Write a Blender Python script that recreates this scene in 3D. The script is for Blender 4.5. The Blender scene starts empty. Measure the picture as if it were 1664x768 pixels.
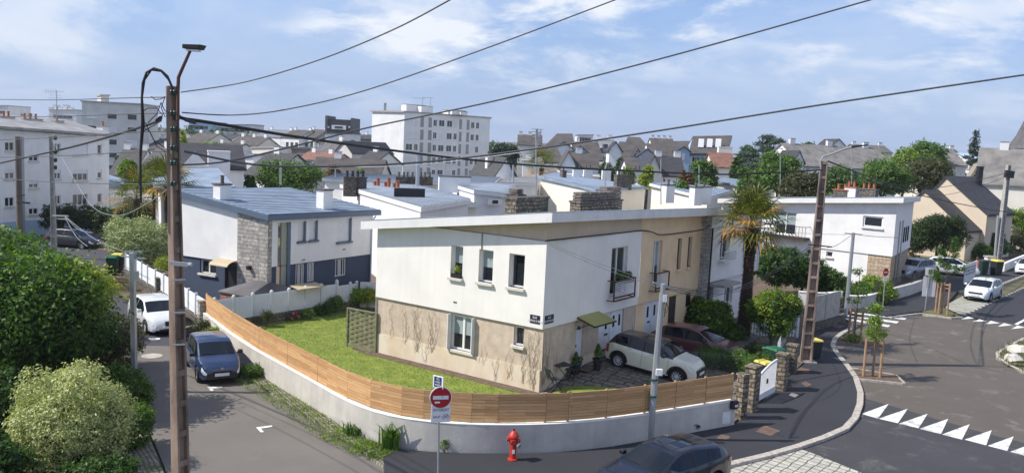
import bpy,math,random
import numpy as np
from mathutils import Vector,Matrix
R=math.radians
random.seed(7);rng=np.random.default_rng(7)
scn=bpy.context.scene
COL=scn.collection
# ------------------------------------------------------------------ camera
F_PX,PITCH,ROLL,CAMZ=1390.4,0.10652,0.04681,9.381
_f=Vector((0,math.cos(PITCH),-math.sin(PITCH)));_r=Vector((1,0,0));_u=_r.cross(_f)
RT=_r*math.cos(ROLL)+_u*math.sin(ROLL);UP=_r*-math.sin(ROLL)+_u*math.cos(ROLL)
cd=bpy.data.cameras.new('camera');cam=bpy.data.objects.new('camera',cd);COL.objects.link(cam)
cd.sensor_width=36;cd.lens=F_PX/1664*36;cd.clip_end=5000;cd.clip_start=.3
M4=Matrix((RT,UP,-_f)).transposed().to_4x4();M4.translation=Vector((0,0,CAMZ));cam.matrix_world=M4
scn.camera=cam
# ------------------------------------------------------------------ light
SUN_EL,SUN_AZ=R(47),R(262)     # azimuth measured clockwise from +Y (the view direction): the sun stands to the left
w=bpy.data.worlds.new("World");scn.world=w;w.use_nodes=True
nt=w.node_tree;nt.nodes.clear()
def nn(nt,t,**k):
    n=nt.nodes.new(t)
    for a,b in k.items():setattr(n,a,b)
    return n
out=nn(nt,'ShaderNodeOutputWorld');bg=nn(nt,'ShaderNodeBackground');sky=nn(nt,'ShaderNodeTexSky',sky_type='NISHITA',sun_disc=False)
sky.sun_elevation=SUN_EL;sky.sun_rotation=SUN_AZ;sky.air_density=1.2;sky.dust_density=.4;sky.ozone_density=3.0
tc=nn(nt,'ShaderNodeTexCoord')
# clouds: noise over the direction, projected on a plane overhead
sep=nn(nt,'ShaderNodeSeparateXYZ');nt.links.new(tc.outputs['Generated'],sep.inputs[0])
zz=nn(nt,'ShaderNodeMath',operation='ADD');nt.links.new(sep.outputs[2],zz.inputs[0]);zz.inputs[1].default_value=.22
dx=nn(nt,'ShaderNodeMath',operation='DIVIDE');nt.links.new(sep.outputs[0],dx.inputs[0]);nt.links.new(zz.outputs[0],dx.inputs[1])
dy=nn(nt,'ShaderNodeMath',operation='DIVIDE');nt.links.new(sep.outputs[1],dy.inputs[0]);nt.links.new(zz.outputs[0],dy.inputs[1])
cmb=nn(nt,'ShaderNodeCombineXYZ');nt.links.new(dx.outputs[0],cmb.inputs[0]);nt.links.new(dy.outputs[0],cmb.inputs[1])
def wnoise(scale,detail,rough,dist,lo,hi,off=(0,0,0),vec=None):
    mp=nn(nt,'ShaderNodeMapping');mp.inputs['Location'].default_value=off;nt.links.new(vec or cmb.outputs[0],mp.inputs[0])
    n=nn(nt,'ShaderNodeTexNoise');n.inputs['Scale'].default_value=scale;n.inputs['Detail'].default_value=detail
    n.inputs['Roughness'].default_value=rough;n.inputs['Distortion'].default_value=dist;nt.links.new(mp.outputs[0],n.inputs[0])
    r=nn(nt,'ShaderNodeMapRange');r.interpolation_type='SMOOTHSTEP';r.inputs[1].default_value=lo;r.inputs[2].default_value=hi
    nt.links.new(n.outputs[0],r.inputs[0]);return r.outputs[0]
c1=wnoise(1.7,10,.62,.25,.46,.62,(3.1,1.7,0))
c2=wnoise(.7,4,.5,.1,.38,.60,(1.2,5.3,0))
veil=wnoise(.9,7,.6,.5,.34,.74,(8,2.6,0))
mul=nn(nt,'ShaderNodeMath',operation='MULTIPLY');nt.links.new(c1,mul.inputs[0]);nt.links.new(c2,mul.inputs[1])
m2=nn(nt,'ShaderNodeMath',operation='MULTIPLY_ADD');nt.links.new(veil,m2.inputs[0]);m2.inputs[1].default_value=.45;nt.links.new(mul.outputs[0],m2.inputs[2])
# a few small cumulus heaps low over the horizon
st=nn(nt,'ShaderNodeVectorMath',operation='MULTIPLY');nt.links.new(tc.outputs['Generated'],st.inputs[0]);st.inputs[1].default_value=(1,1,2.4)
c3=wnoise(5.0,10,.6,.15,.53,.66,(.75,3.3,1.4),st.outputs[0])
bnd=nn(nt,'ShaderNodeMapRange');bnd.interpolation_type='SMOOTHSTEP';nt.links.new(sep.outputs[2],bnd.inputs[0]);bnd.inputs[1].default_value=.02;bnd.inputs[2].default_value=.08
fd=nn(nt,'ShaderNodeMapRange');fd.interpolation_type='SMOOTHSTEP';nt.links.new(sep.outputs[2],fd.inputs[0]);fd.inputs[1].default_value=.0;fd.inputs[2].default_value=.16;fd.inputs[3].default_value=.15
m2b=nn(nt,'ShaderNodeMath',operation='MULTIPLY');nt.links.new(m2.outputs[0],m2b.inputs[0]);nt.links.new(fd.outputs[0],m2b.inputs[1])
m3=nn(nt,'ShaderNodeMath',operation='MULTIPLY');nt.links.new(c3,m3.inputs[0]);nt.links.new(bnd.outputs[0],m3.inputs[1])
m4=nn(nt,'ShaderNodeMath',operation='MULTIPLY_ADD',use_clamp=True);nt.links.new(m3.outputs[0],m4.inputs[0]);m4.inputs[1].default_value=.5;nt.links.new(m2b.outputs[0],m4.inputs[2])
mx=nn(nt,'ShaderNodeMix',data_type='RGBA');nt.links.new(m4.outputs[0],mx.inputs[0]);mx.inputs[7].default_value=(6.7,7.1,7.8,1)
tn=nn(nt,'ShaderNodeMix',data_type='RGBA',blend_type='MULTIPLY');tn.inputs[0].default_value=1;nt.links.new(sky.outputs[0],tn.inputs[6]);tn.inputs[7].default_value=(.62,.80,1.18,1)
hz=nn(nt,'ShaderNodeMapRange');hz.interpolation_type='SMOOTHSTEP';nt.links.new(sep.outputs[2],hz.inputs[0]);hz.inputs[1].default_value=-.02;hz.inputs[2].default_value=.30;hz.inputs[3].default_value=.95;hz.inputs[4].default_value=.0
hm=nn(nt,'ShaderNodeMix',data_type='RGBA');nt.links.new(hz.outputs[0],hm.inputs[0]);nt.links.new(tn.outputs[2],hm.inputs[6]);hm.inputs[7].default_value=(3.3,4.25,6.3,1);nt.links.new(hm.outputs[2],mx.inputs[6])
nt.links.new(mx.outputs[2],bg.inputs[0]);bg.inputs[1].default_value=.108;nt.links.new(bg.outputs[0],out.inputs[0])
sl=bpy.data.lights.new('sun','SUN');sl.energy=4.6;sl.angle=R(.5);sl.color=(1,.94,.84)
so=bpy.data.objects.new('sun',sl);COL.objects.link(so)
sd=Vector((math.sin(SUN_AZ)*math.cos(SUN_EL),math.cos(SUN_AZ)*math.cos(SUN_EL),math.sin(SUN_EL)))
so.rotation_euler=sd.to_track_quat('Z','Y').to_euler();so.location=(0,0,60)
scn.view_settings.view_transform='Standard';scn.view_settings.look='None';scn.view_settings.gamma=1;scn.view_settings.exposure=0.28
scn.view_settings.use_curve_mapping=False
# ------------------------------------------------------------------ pixel <-> place (photo pixels, 1664 x 768)
def ray(x,y):return _f*F_PX+RT*(x-832)-UP*(y-384)
def G(x,y,z=0.):
    d=ray(x,y);t=(z-CAMZ)/d.z;return Vector((d.x*t,d.y*t,z))
def P(x,y,Y):
    d=ray(x,y);t=Y/d.y;return Vector((d.x*t,Y,CAMZ+d.z*t))
def zat(x,y,xy):                    # height over ground point xy seen at pixel row y
    return P(x,y,xy[1]).z
def V2(v):return Vector((v[0],v[1]))
# ------------------------------------------------------------------ tags
WO={}
def tag(o,label=None,cat=None,group=None,kind=None):
    for k,v in(('label',label),('category',cat),('group',group),('kind',kind)):
        if v:o[k]=v
    return o
def thing(name,label,cat,loc=(0,0,0),rz=0,group=None):
    o=bpy.data.objects.new(name,None);COL.objects.link(o);o.location=loc;o.rotation_euler=(0,0,rz);o.empty_display_size=.2
    WO[o.name]=Vector(loc);return tag(o,label,cat,group)
def copy_tree(o,parent=None):
    c=o.copy();COL.objects.link(c);c.parent=parent
    for ch in list(o.children):copy_tree(ch,c)
    return c
# ------------------------------------------------------------------ mesh builder
class MB:
    def __init__(s):s.v=[];s.f=[];s.sm=False
    def add(s,vs,fs):
        b=len(s.v);s.v+=[tuple(x)for x in vs];s.f+=[tuple(i+b for i in q)for q in fs];return s
    def hexa(s,p):                   # 8 points: bottom 0-3 ccw, top 4-7
        return s.add(p,[(3,2,1,0),(4,5,6,7),(0,1,5,4),(1,2,6,5),(2,3,7,6),(3,0,4,7)])
    def box(s,x0,x1,y0,y1,z0,z1):
        return s.hexa([(x0,y0,z0),(x1,y0,z0),(x1,y1,z0),(x0,y1,z0),(x0,y0,z1),(x1,y0,z1),(x1,y1,z1),(x0,y1,z1)])
    def prism(s,poly,z0,z1):       # poly ccw list of xy; z0/z1 number or list
        n=len(poly);a=z0 if hasattr(z0,'__len__')else[z0]*n;b=z1 if hasattr(z1,'__len__')else[z1]*n
        vs=[(p[0],p[1],a[i])for i,p in enumerate(poly)]+[(p[0],p[1],b[i])for i,p in enumerate(poly)]
        return s.add(vs,[tuple(range(n-1,-1,-1)),tuple(range(n,2*n))]+[(i,(i+1)%n,n+(i+1)%n,n+i)for i in range(n)])
    def tube(s,pts,r,n=8,cap=True):
        pts=[Vector(p)for p in pts];m=len(pts);rs=r if hasattr(r,'__len__')else[r]*m;b=len(s.v);ref=None
        for i,p in enumerate(pts):
            t=(pts[min(i+1,m-1)]-pts[max(i-1,0)]);t=t.normalized()if t.length>1e-9 else Vector((0,0,1))
            if ref is None:ref=Vector((1,0,0))if abs(t.x)<.8 else Vector((0,1,0))
            a=(ref-t*ref.dot(t)).normalized();ref=a;c=t.cross(a)
            for k in range(n):
                an=2*math.pi*k/n;q=p+(a*math.cos(an)+c*math.sin(an))*rs[i];s.v.append(tuple(q))
        for i in range(m-1):
            for k in range(n):s.f.append((b+i*n+k,b+i*n+(k+1)%n,b+(i+1)*n+(k+1)%n,b+(i+1)*n+k))
        if cap:s.f.append(tuple(b+k for k in range(n-1,-1,-1)));s.f.append(tuple(b+(m-1)*n+k for k in range(n)))
        return s
    def lathe(s,prof,n=16,c=(0,0,0)):   # prof: (r,z)
        return s.tube([(c[0],c[1],c[2]+z)if True else 0 for r,z in prof],[max(r,1e-4)for r,z in prof],n)
    def bar(s,a,b,w,h,up=(0,0,1)):
        a=Vector(a);b=Vector(b);t=(b-a).normalized();up=Vector(up)
        if abs(t.dot(up))>.99:up=Vector((1,0,0))
        x=t.cross(up).normalized();y=x.cross(t)
        q=[(-w/2,-h/2),(w/2,-h/2),(w/2,h/2),(-w/2,h/2)]
        return s.add([a+x*i+y*j for i,j in q]+[b+x*i+y*j for i,j in q],[(0,1,2,3),(7,6,5,4),(0,4,5,1),(1,5,6,2),(2,6,7,3),(3,7,4,0)])
    def build(s,name,mat,parent=None,origin=None,smooth=None,bevel=0):
        me=bpy.data.meshes.new(name)
        if parent is not None:o0=WO.get(parent.name,Vector())
        else:o0=Vector(origin)if origin is not None else Vector()
        va=np.array(s.v,dtype=float).reshape(-1,3)-np.array(o0)
        me.from_pydata([tuple(x)for x in va],[],s.f);me.validate()
        ob=bpy.data.objects.new(name,me);COL.objects.link(ob)
        if parent is not None:ob.parent=parent
        else:ob.location=o0
        WO[ob.name]=o0
        if isinstance(mat,str):mat=M[mat]
        me.materials.append(mat);uvs(me,o0)
        if smooth if smooth is not None else s.sm:
            me.polygons.foreach_set('use_smooth',[True]*len(me.polygons));me.set_sharp_from_angle(angle=R(38))
        if bevel:
            b=ob.modifiers.new('b','BEVEL');b.width=bevel;b.segments=2;b.limit_method='ANGLE';b.angle_limit=R(40)
        return ob
def uvs(me,o0):                      # box projection in metres
    if not len(me.polygons):return
    uv=me.uv_layers.new(name='UVMap');n=len(me.loops)
    co=np.empty(len(me.vertices)*3);me.vertices.foreach_get('co',co);co=co.reshape(-1,3)+np.array(o0)
    li=np.empty(n,dtype=int);me.loops.foreach_get('vertex_index',li)
    nr=np.empty(len(me.polygons)*3);me.polygons.foreach_get('normal',nr);nr=nr.reshape(-1,3)
    lt=np.empty(len(me.polygons),dtype=int);me.polygons.foreach_get('loop_total',lt)
    N=np.repeat(nr,lt,axis=0);C=co[li];h=np.hypot(N[:,0],N[:,1])+1e-9
    flat=np.abs(N[:,2])>.75
    U=np.where(flat,C[:,0],(-N[:,1]*C[:,0]+N[:,0]*C[:,1])/h);W=np.where(flat,C[:,1],C[:,2])
    uv.data.foreach_set('uv',np.stack([U,W],1).astype(np.float32).ravel())
# ------------------------------------------------------------------ materials
M={}
def mat(name,col,rough=.8,var=.12,scale=1.5,bump=0,bscale=20,metal=0,spec=.5,coat=0,col2=None,thr=None,detail=6,vec='pos',stretch=None,streak=0):
    m=bpy.data.materials.new(name);m.use_nodes=True;t=m.node_tree;b=t.nodes['Principled BSDF']
    b.inputs['Roughness'].default_value=rough;b.inputs['Metallic'].default_value=metal;b.inputs['Specular IOR Level'].default_value=spec
    b.inputs['Coat Weight'].default_value=coat;b.inputs['Coat Roughness'].default_value=.03
    g=nn(t,'ShaderNodeNewGeometry');src=g.outputs['Position']
    if vec=='uv':src=nn(t,'ShaderNodeTexCoord').outputs['UV']
    if vec=='obj':src=nn(t,'ShaderNodeTexCoord').outputs['Object']
    if stretch:
        mp=nn(t,'ShaderNodeMapping');mp.inputs['Scale'].default_value=stretch;t.links.new(src,mp.inputs[0]);src2=mp.outputs[0]
    else:src2=src
    n=nn(t,'ShaderNodeTexNoise');n.inputs['Scale'].default_value=scale;n.inputs['Detail'].default_value=detail;n.inputs['Roughness'].default_value=.6;t.links.new(src2,n.inputs[0])
    c2=col2 or tuple(c*(1-var*2)for c in col)
    rmp=nn(t,'ShaderNodeMapRange');lo,hi=thr or(.3,.7);rmp.inputs[1].default_value=lo;rmp.inputs[2].default_value=hi;t.links.new(n.outputs[0],rmp.inputs[0])
    mx=nn(t,'ShaderNodeMix',data_type='RGBA');t.links.new(rmp.outputs[0],mx.inputs[0])
    mx.inputs[6].default_value=(*c2,1);mx.inputs[7].default_value=(*[min(1,c*(1+(var if not col2 else 0)))for c in col],1)
    res=mx.outputs[2]
    if streak:                        # rain streaks / grime running down
        mp=nn(t,'ShaderNodeMapping');mp.inputs['Scale'].default_value=(3.5,3.5,.22);t.links.new(g.outputs['Position'],mp.inputs[0])
        n3=nn(t,'ShaderNodeTexNoise');n3.inputs['Scale'].default_value=1.3;n3.inputs['Detail'].default_value=5;t.links.new(mp.outputs[0],n3.inputs[0])
        r3=nn(t,'ShaderNodeMapRange');r3.inputs[1].default_value=.45;r3.inputs[2].default_value=.8;r3.inputs[4].default_value=streak;t.links.new(n3.outputs[0],r3.inputs[0])
        m3=nn(t,'ShaderNodeMix',data_type='RGBA');t.links.new(r3.outputs[0],m3.inputs[0]);t.links.new(res,m3.inputs[6]);m3.inputs[7].default_value=(*[c*.55 for c in col],1);res=m3.outputs[2]
    t.links.new(res,b.inputs['Base Color'])
    if bump:
        n2=nn(t,'ShaderNodeTexNoise');n2.inputs['Scale'].default_value=bscale;n2.inputs['Detail'].default_value=4;t.links.new(src2,n2.inputs[0])
        bp=nn(t,'ShaderNodeBump');bp.inputs['Strength'].default_value=bump;bp.inputs['Distance'].default_value=.02;t.links.new(n2.outputs[0],bp.inputs['Height']);t.links.new(bp.outputs[0],b.inputs['Normal'])
    M[name]=m;return m
def brick(name,c1,c2,mortar,bw=.4,bh=.2,ms=.012,bump=.6,rough=.9,off=.5,vec='uv',noise=.35,squash=1,rot=0,moss=None):
    m=bpy.data.materials.new(name);m.use_nodes=True;t=m.node_tree;b=t.nodes['Principled BSDF'];b.inputs['Roughness'].default_value=rough
    g=nn(t,'ShaderNodeNewGeometry');s0=nn(t,'ShaderNodeTexCoord').outputs['UV']if vec=='uv' else g.outputs['Position']
    mp=nn(t,'ShaderNodeMapping');mp.inputs['Rotation'].default_value=(0,0,rot);t.links.new(s0,mp.inputs[0])
    nd=nn(t,'ShaderNodeTexNoise');nd.inputs['Scale'].default_value=2.2;t.links.new(mp.outputs[0],nd.inputs[0])
    ad=nn(t,'ShaderNodeVectorMath',operation='MULTIPLY_ADD');t.links.new(nd.outputs['Color'],ad.inputs[0]);ad.inputs[1].default_value=(.16,.13,0);t.links.new(mp.outputs[0],ad.inputs[2])
    k=nn(t,'ShaderNodeTexBrick');t.links.new(ad.outputs[0],k.inputs[0]);k.offset=off;k.squash=squash
    k.inputs['Color1'].default_value=(*c1,1);k.inputs['Color2'].default_value=(*c2,1);k.inputs['Mortar'].default_value=(*mortar,1)
    k.inputs['Scale'].default_value=1;k.inputs['Mortar Size'].default_value=ms;k.inputs['Mortar Smooth'].default_value=.3;k.inputs['Bias'].default_value=0
    k.inputs['Brick Width'].default_value=bw;k.inputs['Row Height'].default_value=bh
    n=nn(t,'ShaderNodeTexNoise');n.inputs['Scale'].default_value=6;n.inputs['Detail'].default_value=6;t.links.new(g.outputs['Position'],n.inputs[0])
    r=nn(t,'ShaderNodeMapRange');r.inputs[1].default_value=.3;r.inputs[2].default_value=.7;r.inputs[3].default_value=1-noise;r.inputs[4].default_value=1+noise*.5;t.links.new(n.outputs[0],r.inputs[0])
    mu=nn(t,'ShaderNodeMix',data_type='RGBA',blend_type='MULTIPLY');mu.inputs[0].default_value=1;t.links.new(k.outputs[0],mu.inputs[6]);t.links.new(r.outputs[0],mu.inputs[7])
    res=mu.outputs[2]
    if moss:
        n4=nn(t,'ShaderNodeTexNoise');n4.inputs['Scale'].default_value=1.1;n4.inputs['Detail'].default_value=8;t.links.new(g.outputs['Position'],n4.inputs[0])
        r4=nn(t,'ShaderNodeMapRange');r4.inputs[1].default_value=moss[1];r4.inputs[2].default_value=moss[1]+.12;t.links.new(n4.outputs[0],r4.inputs[0])
        m5=nn(t,'ShaderNodeMix',data_type='RGBA');t.links.new(r4.outputs[0],m5.inputs[0]);t.links.new(res,m5.inputs[6]);m5.inputs[7].default_value=(*moss[0],1);res=m5.outputs[2]
    t.links.new(res,b.inputs['Base Color'])
    bp=nn(t,'ShaderNodeBump');bp.inputs['Strength'].default_value=bump;bp.inputs['Distance'].default_value=.03;bp.invert=True
    t.links.new(k.outputs['Fac'],bp.inputs['Height']);t.links.new(bp.outputs[0],b.inputs['Normal'])
    M[name]=m;return m
def leafmat(name,ca,cb,sc=1.2,trans=.35):
    m=bpy.data.materials.new(name);m.use_nodes=True;t=m.node_tree;t.nodes.clear()
    o=nn(t,'ShaderNodeOutputMaterial');g=nn(t,'ShaderNodeNewGeometry')
    n=nn(t,'ShaderNodeTexNoise');n.inputs['Scale'].default_value=sc;n.inputs['Detail'].default_value=3;t.links.new(g.outputs['Position'],n.inputs[0])
    ml=nn(t,'ShaderNodeMath',operation='MULTIPLY_ADD');t.links.new(g.outputs['Random Per Island'],ml.inputs[0]);ml.inputs[1].default_value=.5;t.links.new(n.outputs[0],ml.inputs[2])
    r=nn(t,'ShaderNodeMapRange');r.inputs[1].default_value=.42;r.inputs[2].default_value=1.05;t.links.new(ml.outputs[0],r.inputs[0])
    mx=nn(t,'ShaderNodeMix',data_type='RGBA');t.links.new(r.outputs[0],mx.inputs[0]);mx.inputs[6].default_value=(*ca,1);mx.inputs[7].default_value=(*cb,1)
    d=nn(t,'ShaderNodeBsdfPrincipled');d.inputs['Roughness'].default_value=.5;d.inputs['Specular IOR Level'].default_value=.35;t.links.new(mx.outputs[2],d.inputs['Base Color'])
    tr=nn(t,'ShaderNodeBsdfTranslucent');mb=nn(t,'ShaderNodeMix',data_type='RGBA',blend_type='MULTIPLY');mb.inputs[0].default_value=1;t.links.new(mx.outputs[2],mb.inputs[6]);mb.inputs[7].default_value=(1.3,1.5,.6,1)
    t.links.new(mb.outputs[2],tr.inputs[0])
    ms=nn(t,'ShaderNodeMixShader');ms.inputs[0].default_value=trans;t.links.new(d.outputs[0],ms.inputs[1]);t.links.new(tr.outputs[0],ms.inputs[2]);t.links.new(ms.outputs[0],o.inputs[0])
    M[name]=m;return m
def plain(name,col,rough=.5,metal=0,coat=0,spec=.5):return mat(name,col,rough,.04,3,metal=metal,coat=coat,spec=spec,vec='obj')
# walls
mat('white_render',(.85,.82,.77),.9,.04,.7,.25,60,streak=.11)
mat('white_cool',(.81,.80,.785),.9,.05,.7,.2,60,streak=.10)
mat('white_far',(.80,.80,.79),.9,.05,.4,streak=.18)
mat('beige_render',(.60,.49,.385),.95,.10,3,.7,45,streak=.25)
mat('beige_smooth',(.72,.64,.52),.9,.08,1.2,.2,40,col2=(.60,.46,.30),thr=(.25,.62),stretch=(1,1,.6))
mat('sand_band',(.64,.52,.39),.9,.06,1,.3,40,streak=.18)
mat('peach_render',(.84,.63,.40),.9,.06,1,.2,50,streak=.12)
mat('cream_far',(.78,.74,.66),.9,.06,.4,streak=.12)
mat('beige_far',(.66,.56,.43),.9,.05,.4,.1,20,streak=.08)
mat('brown_far',(.27,.235,.20),.95,.12,.5)
mat('grey_far',(.66,.65,.62),.9,.08,.4,streak=.15)
mat('blue_wall',(.055,.075,.125),.85,.07,1,.2,50)
mat('lightblue_wall',(.36,.50,.64),.85,.06,.6)
mat('lavender_roof',(.17,.18,.21),.7,.08,.5)
mat('slate',(.045,.045,.052),.7,.22,1.2,.3,9,stretch=(1,1,3))
mat('slate_pale',(.20,.19,.18),.85,.2,.8,.3,6);mat('slate_grey',(.12,.115,.118),.8,.22,.8,.3,7)
mat('slate_brown',(.088,.078,.073),.85,.22,.6,.3,5)
mat('red_tile',(.22,.11,.08),.85,.2,1.5,.3,8)
mat('zinc',(.25,.315,.40),.6,.16,.9,.05,8)
mat('zinc_seam',(.12,.155,.21),.6,.1,2)
mat('zinc_pale',(.29,.335,.39),.5,.2,.7)
mat('blue_fascia',(.10,.145,.21),.5,.06,2)
mat('white_fascia',(.76,.755,.74),.6,.05,1.3,streak=.12)
mat('bitumen',(.33,.32,.31),.6,.2,.8)
brick('stone_grey',(.34,.32,.29),(.52,.49,.45),(.28,.26,.24),.42,.2,.02,.9,squash=1.3)
brick('stone_tan',(.42,.32,.22),(.52,.41,.29),(.33,.27,.20),.55,.28,.02,.8)
brick('stone_pier',(.20,.16,.115),(.36,.29,.21),(.10,.09,.07),.30,.17,.03,1,noise=.65,moss=((.10,.095,.07),.56))
brick('stone_dark',(.12,.105,.09),(.21,.185,.155),(.06,.055,.05),.3,.15,.02,.9,noise=.5)
brick('brick_red',(.30,.11,.07),(.36,.15,.09),(.3,.25,.2),.22,.07,.01)
mat('concrete',(.42,.40,.37),.9,.13,3,.3,30,streak=.2)
mat('concrete_brown',(.30,.215,.165),.95,.3,2.2,.4,30,stretch=(1,1,.35))
mat('concrete_rust',(.31,.235,.195),.95,.35,2.2,.4,25,stretch=(1,1,.35))
mat('concrete_wall',(.57,.54,.49),.92,.10,1.1,.35,22,streak=.28)
mat('coping',(.80,.78,.74),.9,.06,2)
mat('granite_kerb',(.46,.42,.37),.85,.2,6,.2,30)
# ground
mat('earth',(.10,.095,.05),.95,.3,.6,.5,10)
def asphalt(name,col,sp,stain,sthr,rough=.85):
    mat(name,col,rough,.12,.45,.35,120,col2=tuple(c*.82 for c in col));m=M[name];t=m.node_tree;b=t.nodes['Principled BSDF']
    base=b.inputs['Base Color'].links[0].from_socket;g=nn(t,'ShaderNodeNewGeometry')
    n=nn(t,'ShaderNodeTexNoise');n.inputs['Scale'].default_value=90;n.inputs['Detail'].default_value=2;t.links.new(g.outputs['Position'],n.inputs[0])
    r=nn(t,'ShaderNodeMapRange');r.inputs[1].default_value=.35;r.inputs[2].default_value=.7;r.inputs[3].default_value=1-sp;r.inputs[4].default_value=1+sp;t.links.new(n.outputs[0],r.inputs[0])
    mu=nn(t,'ShaderNodeMix',data_type='RGBA',blend_type='MULTIPLY');mu.inputs[0].default_value=1;t.links.new(base,mu.inputs[6]);t.links.new(r.outputs[0],mu.inputs[7])
    n2=nn(t,'ShaderNodeTexNoise');n2.inputs['Scale'].default_value=.8;n2.inputs['Detail'].default_value=10;n2.inputs['Roughness'].default_value=.72;n2.inputs['Distortion'].default_value=.6;t.links.new(g.outputs['Position'],n2.inputs[0])
    r2=nn(t,'ShaderNodeMapRange');r2.inputs[1].default_value=sthr;r2.inputs[2].default_value=sthr+.13;r2.inputs[4].default_value=.8;t.links.new(n2.outputs[0],r2.inputs[0])
    m2=nn(t,'ShaderNodeMix',data_type='RGBA');t.links.new(r2.outputs[0],m2.inputs[0]);t.links.new(mu.outputs[2],m2.inputs[6]);m2.inputs[7].default_value=(*stain,1)
    t.links.new(m2.outputs[2],b.inputs['Base Color'])
asphalt('asphalt_old',(.172,.157,.138),.28,(.25,.23,.20),.60)
asphalt('asphalt_new',(.033,.034,.042),.22,(.055,.055,.06),.62)
asphalt('asphalt_dark',(.052,.052,.058),.25,(.12,.115,.11),.55)
asphalt('asphalt_brown',(.118,.102,.085),.22,(.24,.20,.17),.56)
asphalt('asphalt_far',(.06,.06,.075),.2,(.11,.11,.12),.6)
mat('paint',(.70,.70,.68),.7,.05,3,col2=(.30,.29,.29),thr=(.33,.50),detail=12)
mat('lawn',(.225,.27,.04),.95,.1,1.6,.8,60,col2=(.11,.16,.02),thr=(.28,.68),detail=9)
mat('soil',(.14,.10,.07),.95,.25,5,.8,25)
mat('verge',(.17,.15,.07),.95,.1,1.6,.8,30,col2=(.07,.09,.02),detail=9)
mat('gravel',(.33,.28,.22),.95,.25,14,.8,40)
brick('cobble',(.24,.215,.185),(.36,.325,.28),(.10,.10,.05),.16,.13,.022,.8,rough=.9,vec='pos',rot=R(57),moss=((.08,.10,.02),.56))
brick('paving_crazy',(.15,.125,.10),(.235,.20,.165),(.045,.05,.025),.5,.34,.03,.9,vec='pos',rot=R(30),noise=.5,moss=((.06,.07,.025),.60),squash=1.4)
brick('grid_paving',(.42,.40,.36),(.50,.48,.43),(.10,.11,.05),.30,.30,.022,.5,vec='pos',rot=R(38),off=0,noise=.25)
brick('grid_paving_far',(.36,.36,.31),(.45,.44,.39),(.10,.12,.05),3.0,.28,.03,.5,vec='pos',rot=R(55),off=0,noise=.3,moss=((.13,.15,.04),.60))
# wood, metal, plastics
def planks(name,col,row,dark=.35):
    mat(name,col,.8,.1,2.5,.2,40,col2=tuple(c*.72 for c in col),stretch=(1,1,9),detail=8);t=M[name].node_tree;b=t.nodes['Principled BSDF'];base=b.inputs['Base Color'].links[0].from_socket
    tcn=nn(t,'ShaderNodeTexCoord');k=nn(t,'ShaderNodeTexBrick');t.links.new(tcn.outputs['UV'],k.inputs[0]);k.offset=.37
    k.inputs['Scale'].default_value=1;k.inputs['Brick Width'].default_value=2.1;k.inputs['Row Height'].default_value=row;k.inputs['Mortar Size'].default_value=.005;k.inputs['Mortar Smooth'].default_value=.2
    k.inputs['Color1'].default_value=(1,1,1,1);k.inputs['Color2'].default_value=(.68,.63,.56,1);k.inputs['Mortar'].default_value=(.6,.52,.45,1)
    mu=nn(t,'ShaderNodeMix',data_type='RGBA',blend_type='MULTIPLY');mu.inputs[0].default_value=1;t.links.new(base,mu.inputs[6]);t.links.new(k.outputs[0],mu.inputs[7]);t.links.new(mu.outputs[2],b.inputs['Base Color'])
planks('fence_wood',(.76,.46,.22),.094)
mat('post_wood',(.45,.30,.17),.85,.15,4,.2,30)
mat('stake_wood',(.40,.25,.14),.85,.15,4,.2,30)
mat('trellis_wood',(.21,.21,.12),.9,.2,5)
mat('dark_timber',(.05,.035,.03),.8,.2,4)
mat('pole_wood',(.16,.13,.11),.9,.2,2,.3,20,stretch=(1,1,.3))
plain('galv',(.42,.45,.48),.45,.6);plain('galv_dull',(.36,.38,.39),.6,.3);plain('iron',(.03,.03,.035),.5,.3);plain('rail_brown',(.075,.028,.028),.5)
plain('cable',(.018,.018,.02),.6);plain('cable_grey',(.09,.09,.095),.6);plain('insulator',(.02,.06,.05),.2);plain('brown_arm',(.13,.06,.045),.7)
plain('pvc',(.72,.74,.76),.45);plain('pvc_grey',(.56,.59,.62),.5);plain('frame_white',(.80,.80,.79),.4);plain('frame_grey',(.30,.31,.33),.5)
plain('shutter_pale',(.70,.71,.73),.6);plain('glass_block',(.36,.36,.30),.4);plain('door_white',(.74,.76,.80),.45);plain('awning',(.34,.33,.10),.5);mat('stone_cowl',(.20,.175,.15),.95,.3,6,.5,20);mat('stem',(.32,.255,.195),.9,.2,8);plain('awning_cream',(.46,.38,.24),.6)
mat('sill',(.66,.62,.55),.9,.1,5)
plain('curtain',(.50,.52,.50),.8);plain('blind_pale',(.30,.36,.36),.7)
plain('glass',(.018,.022,.028),.06,0,0,.8);plain('glass_far',(.045,.05,.06),.25);plain('glass_car',(.006,.010,.015),.05,0,0,.42)
plain('solar',(.008,.009,.016),.2);plain('terracotta',(.36,.12,.06),.85);plain('pot_black',(.02,.02,.024),.5);plain('furniture',(.035,.038,.045),.6)
plain('hydrant_red',(.48,.035,.022),.45);plain('sign_red',(.42,.012,.02),.35);plain('sign_white',(.80,.80,.80),.4);plain('sign_blue',(.018,.035,.15),.4);plain('sign_black',(.02,.02,.02),.5);plain('plate_navy',(.018,.02,.04),.35)
plain('bin_green',(.012,.045,.028),.5);plain('bin_lid_green',(.015,.12,.06),.5);plain('bin_yellow',(.70,.58,.12),.5);plain('bin_dark',(.02,.03,.03),.5)
plain('rubber',(.018,.018,.018),.8);plain('alloy',(.62,.63,.65),.35,.15);plain('trim_black',(.02,.02,.022),.6);plain('chrome',(.6,.6,.62),.15,1)
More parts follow.
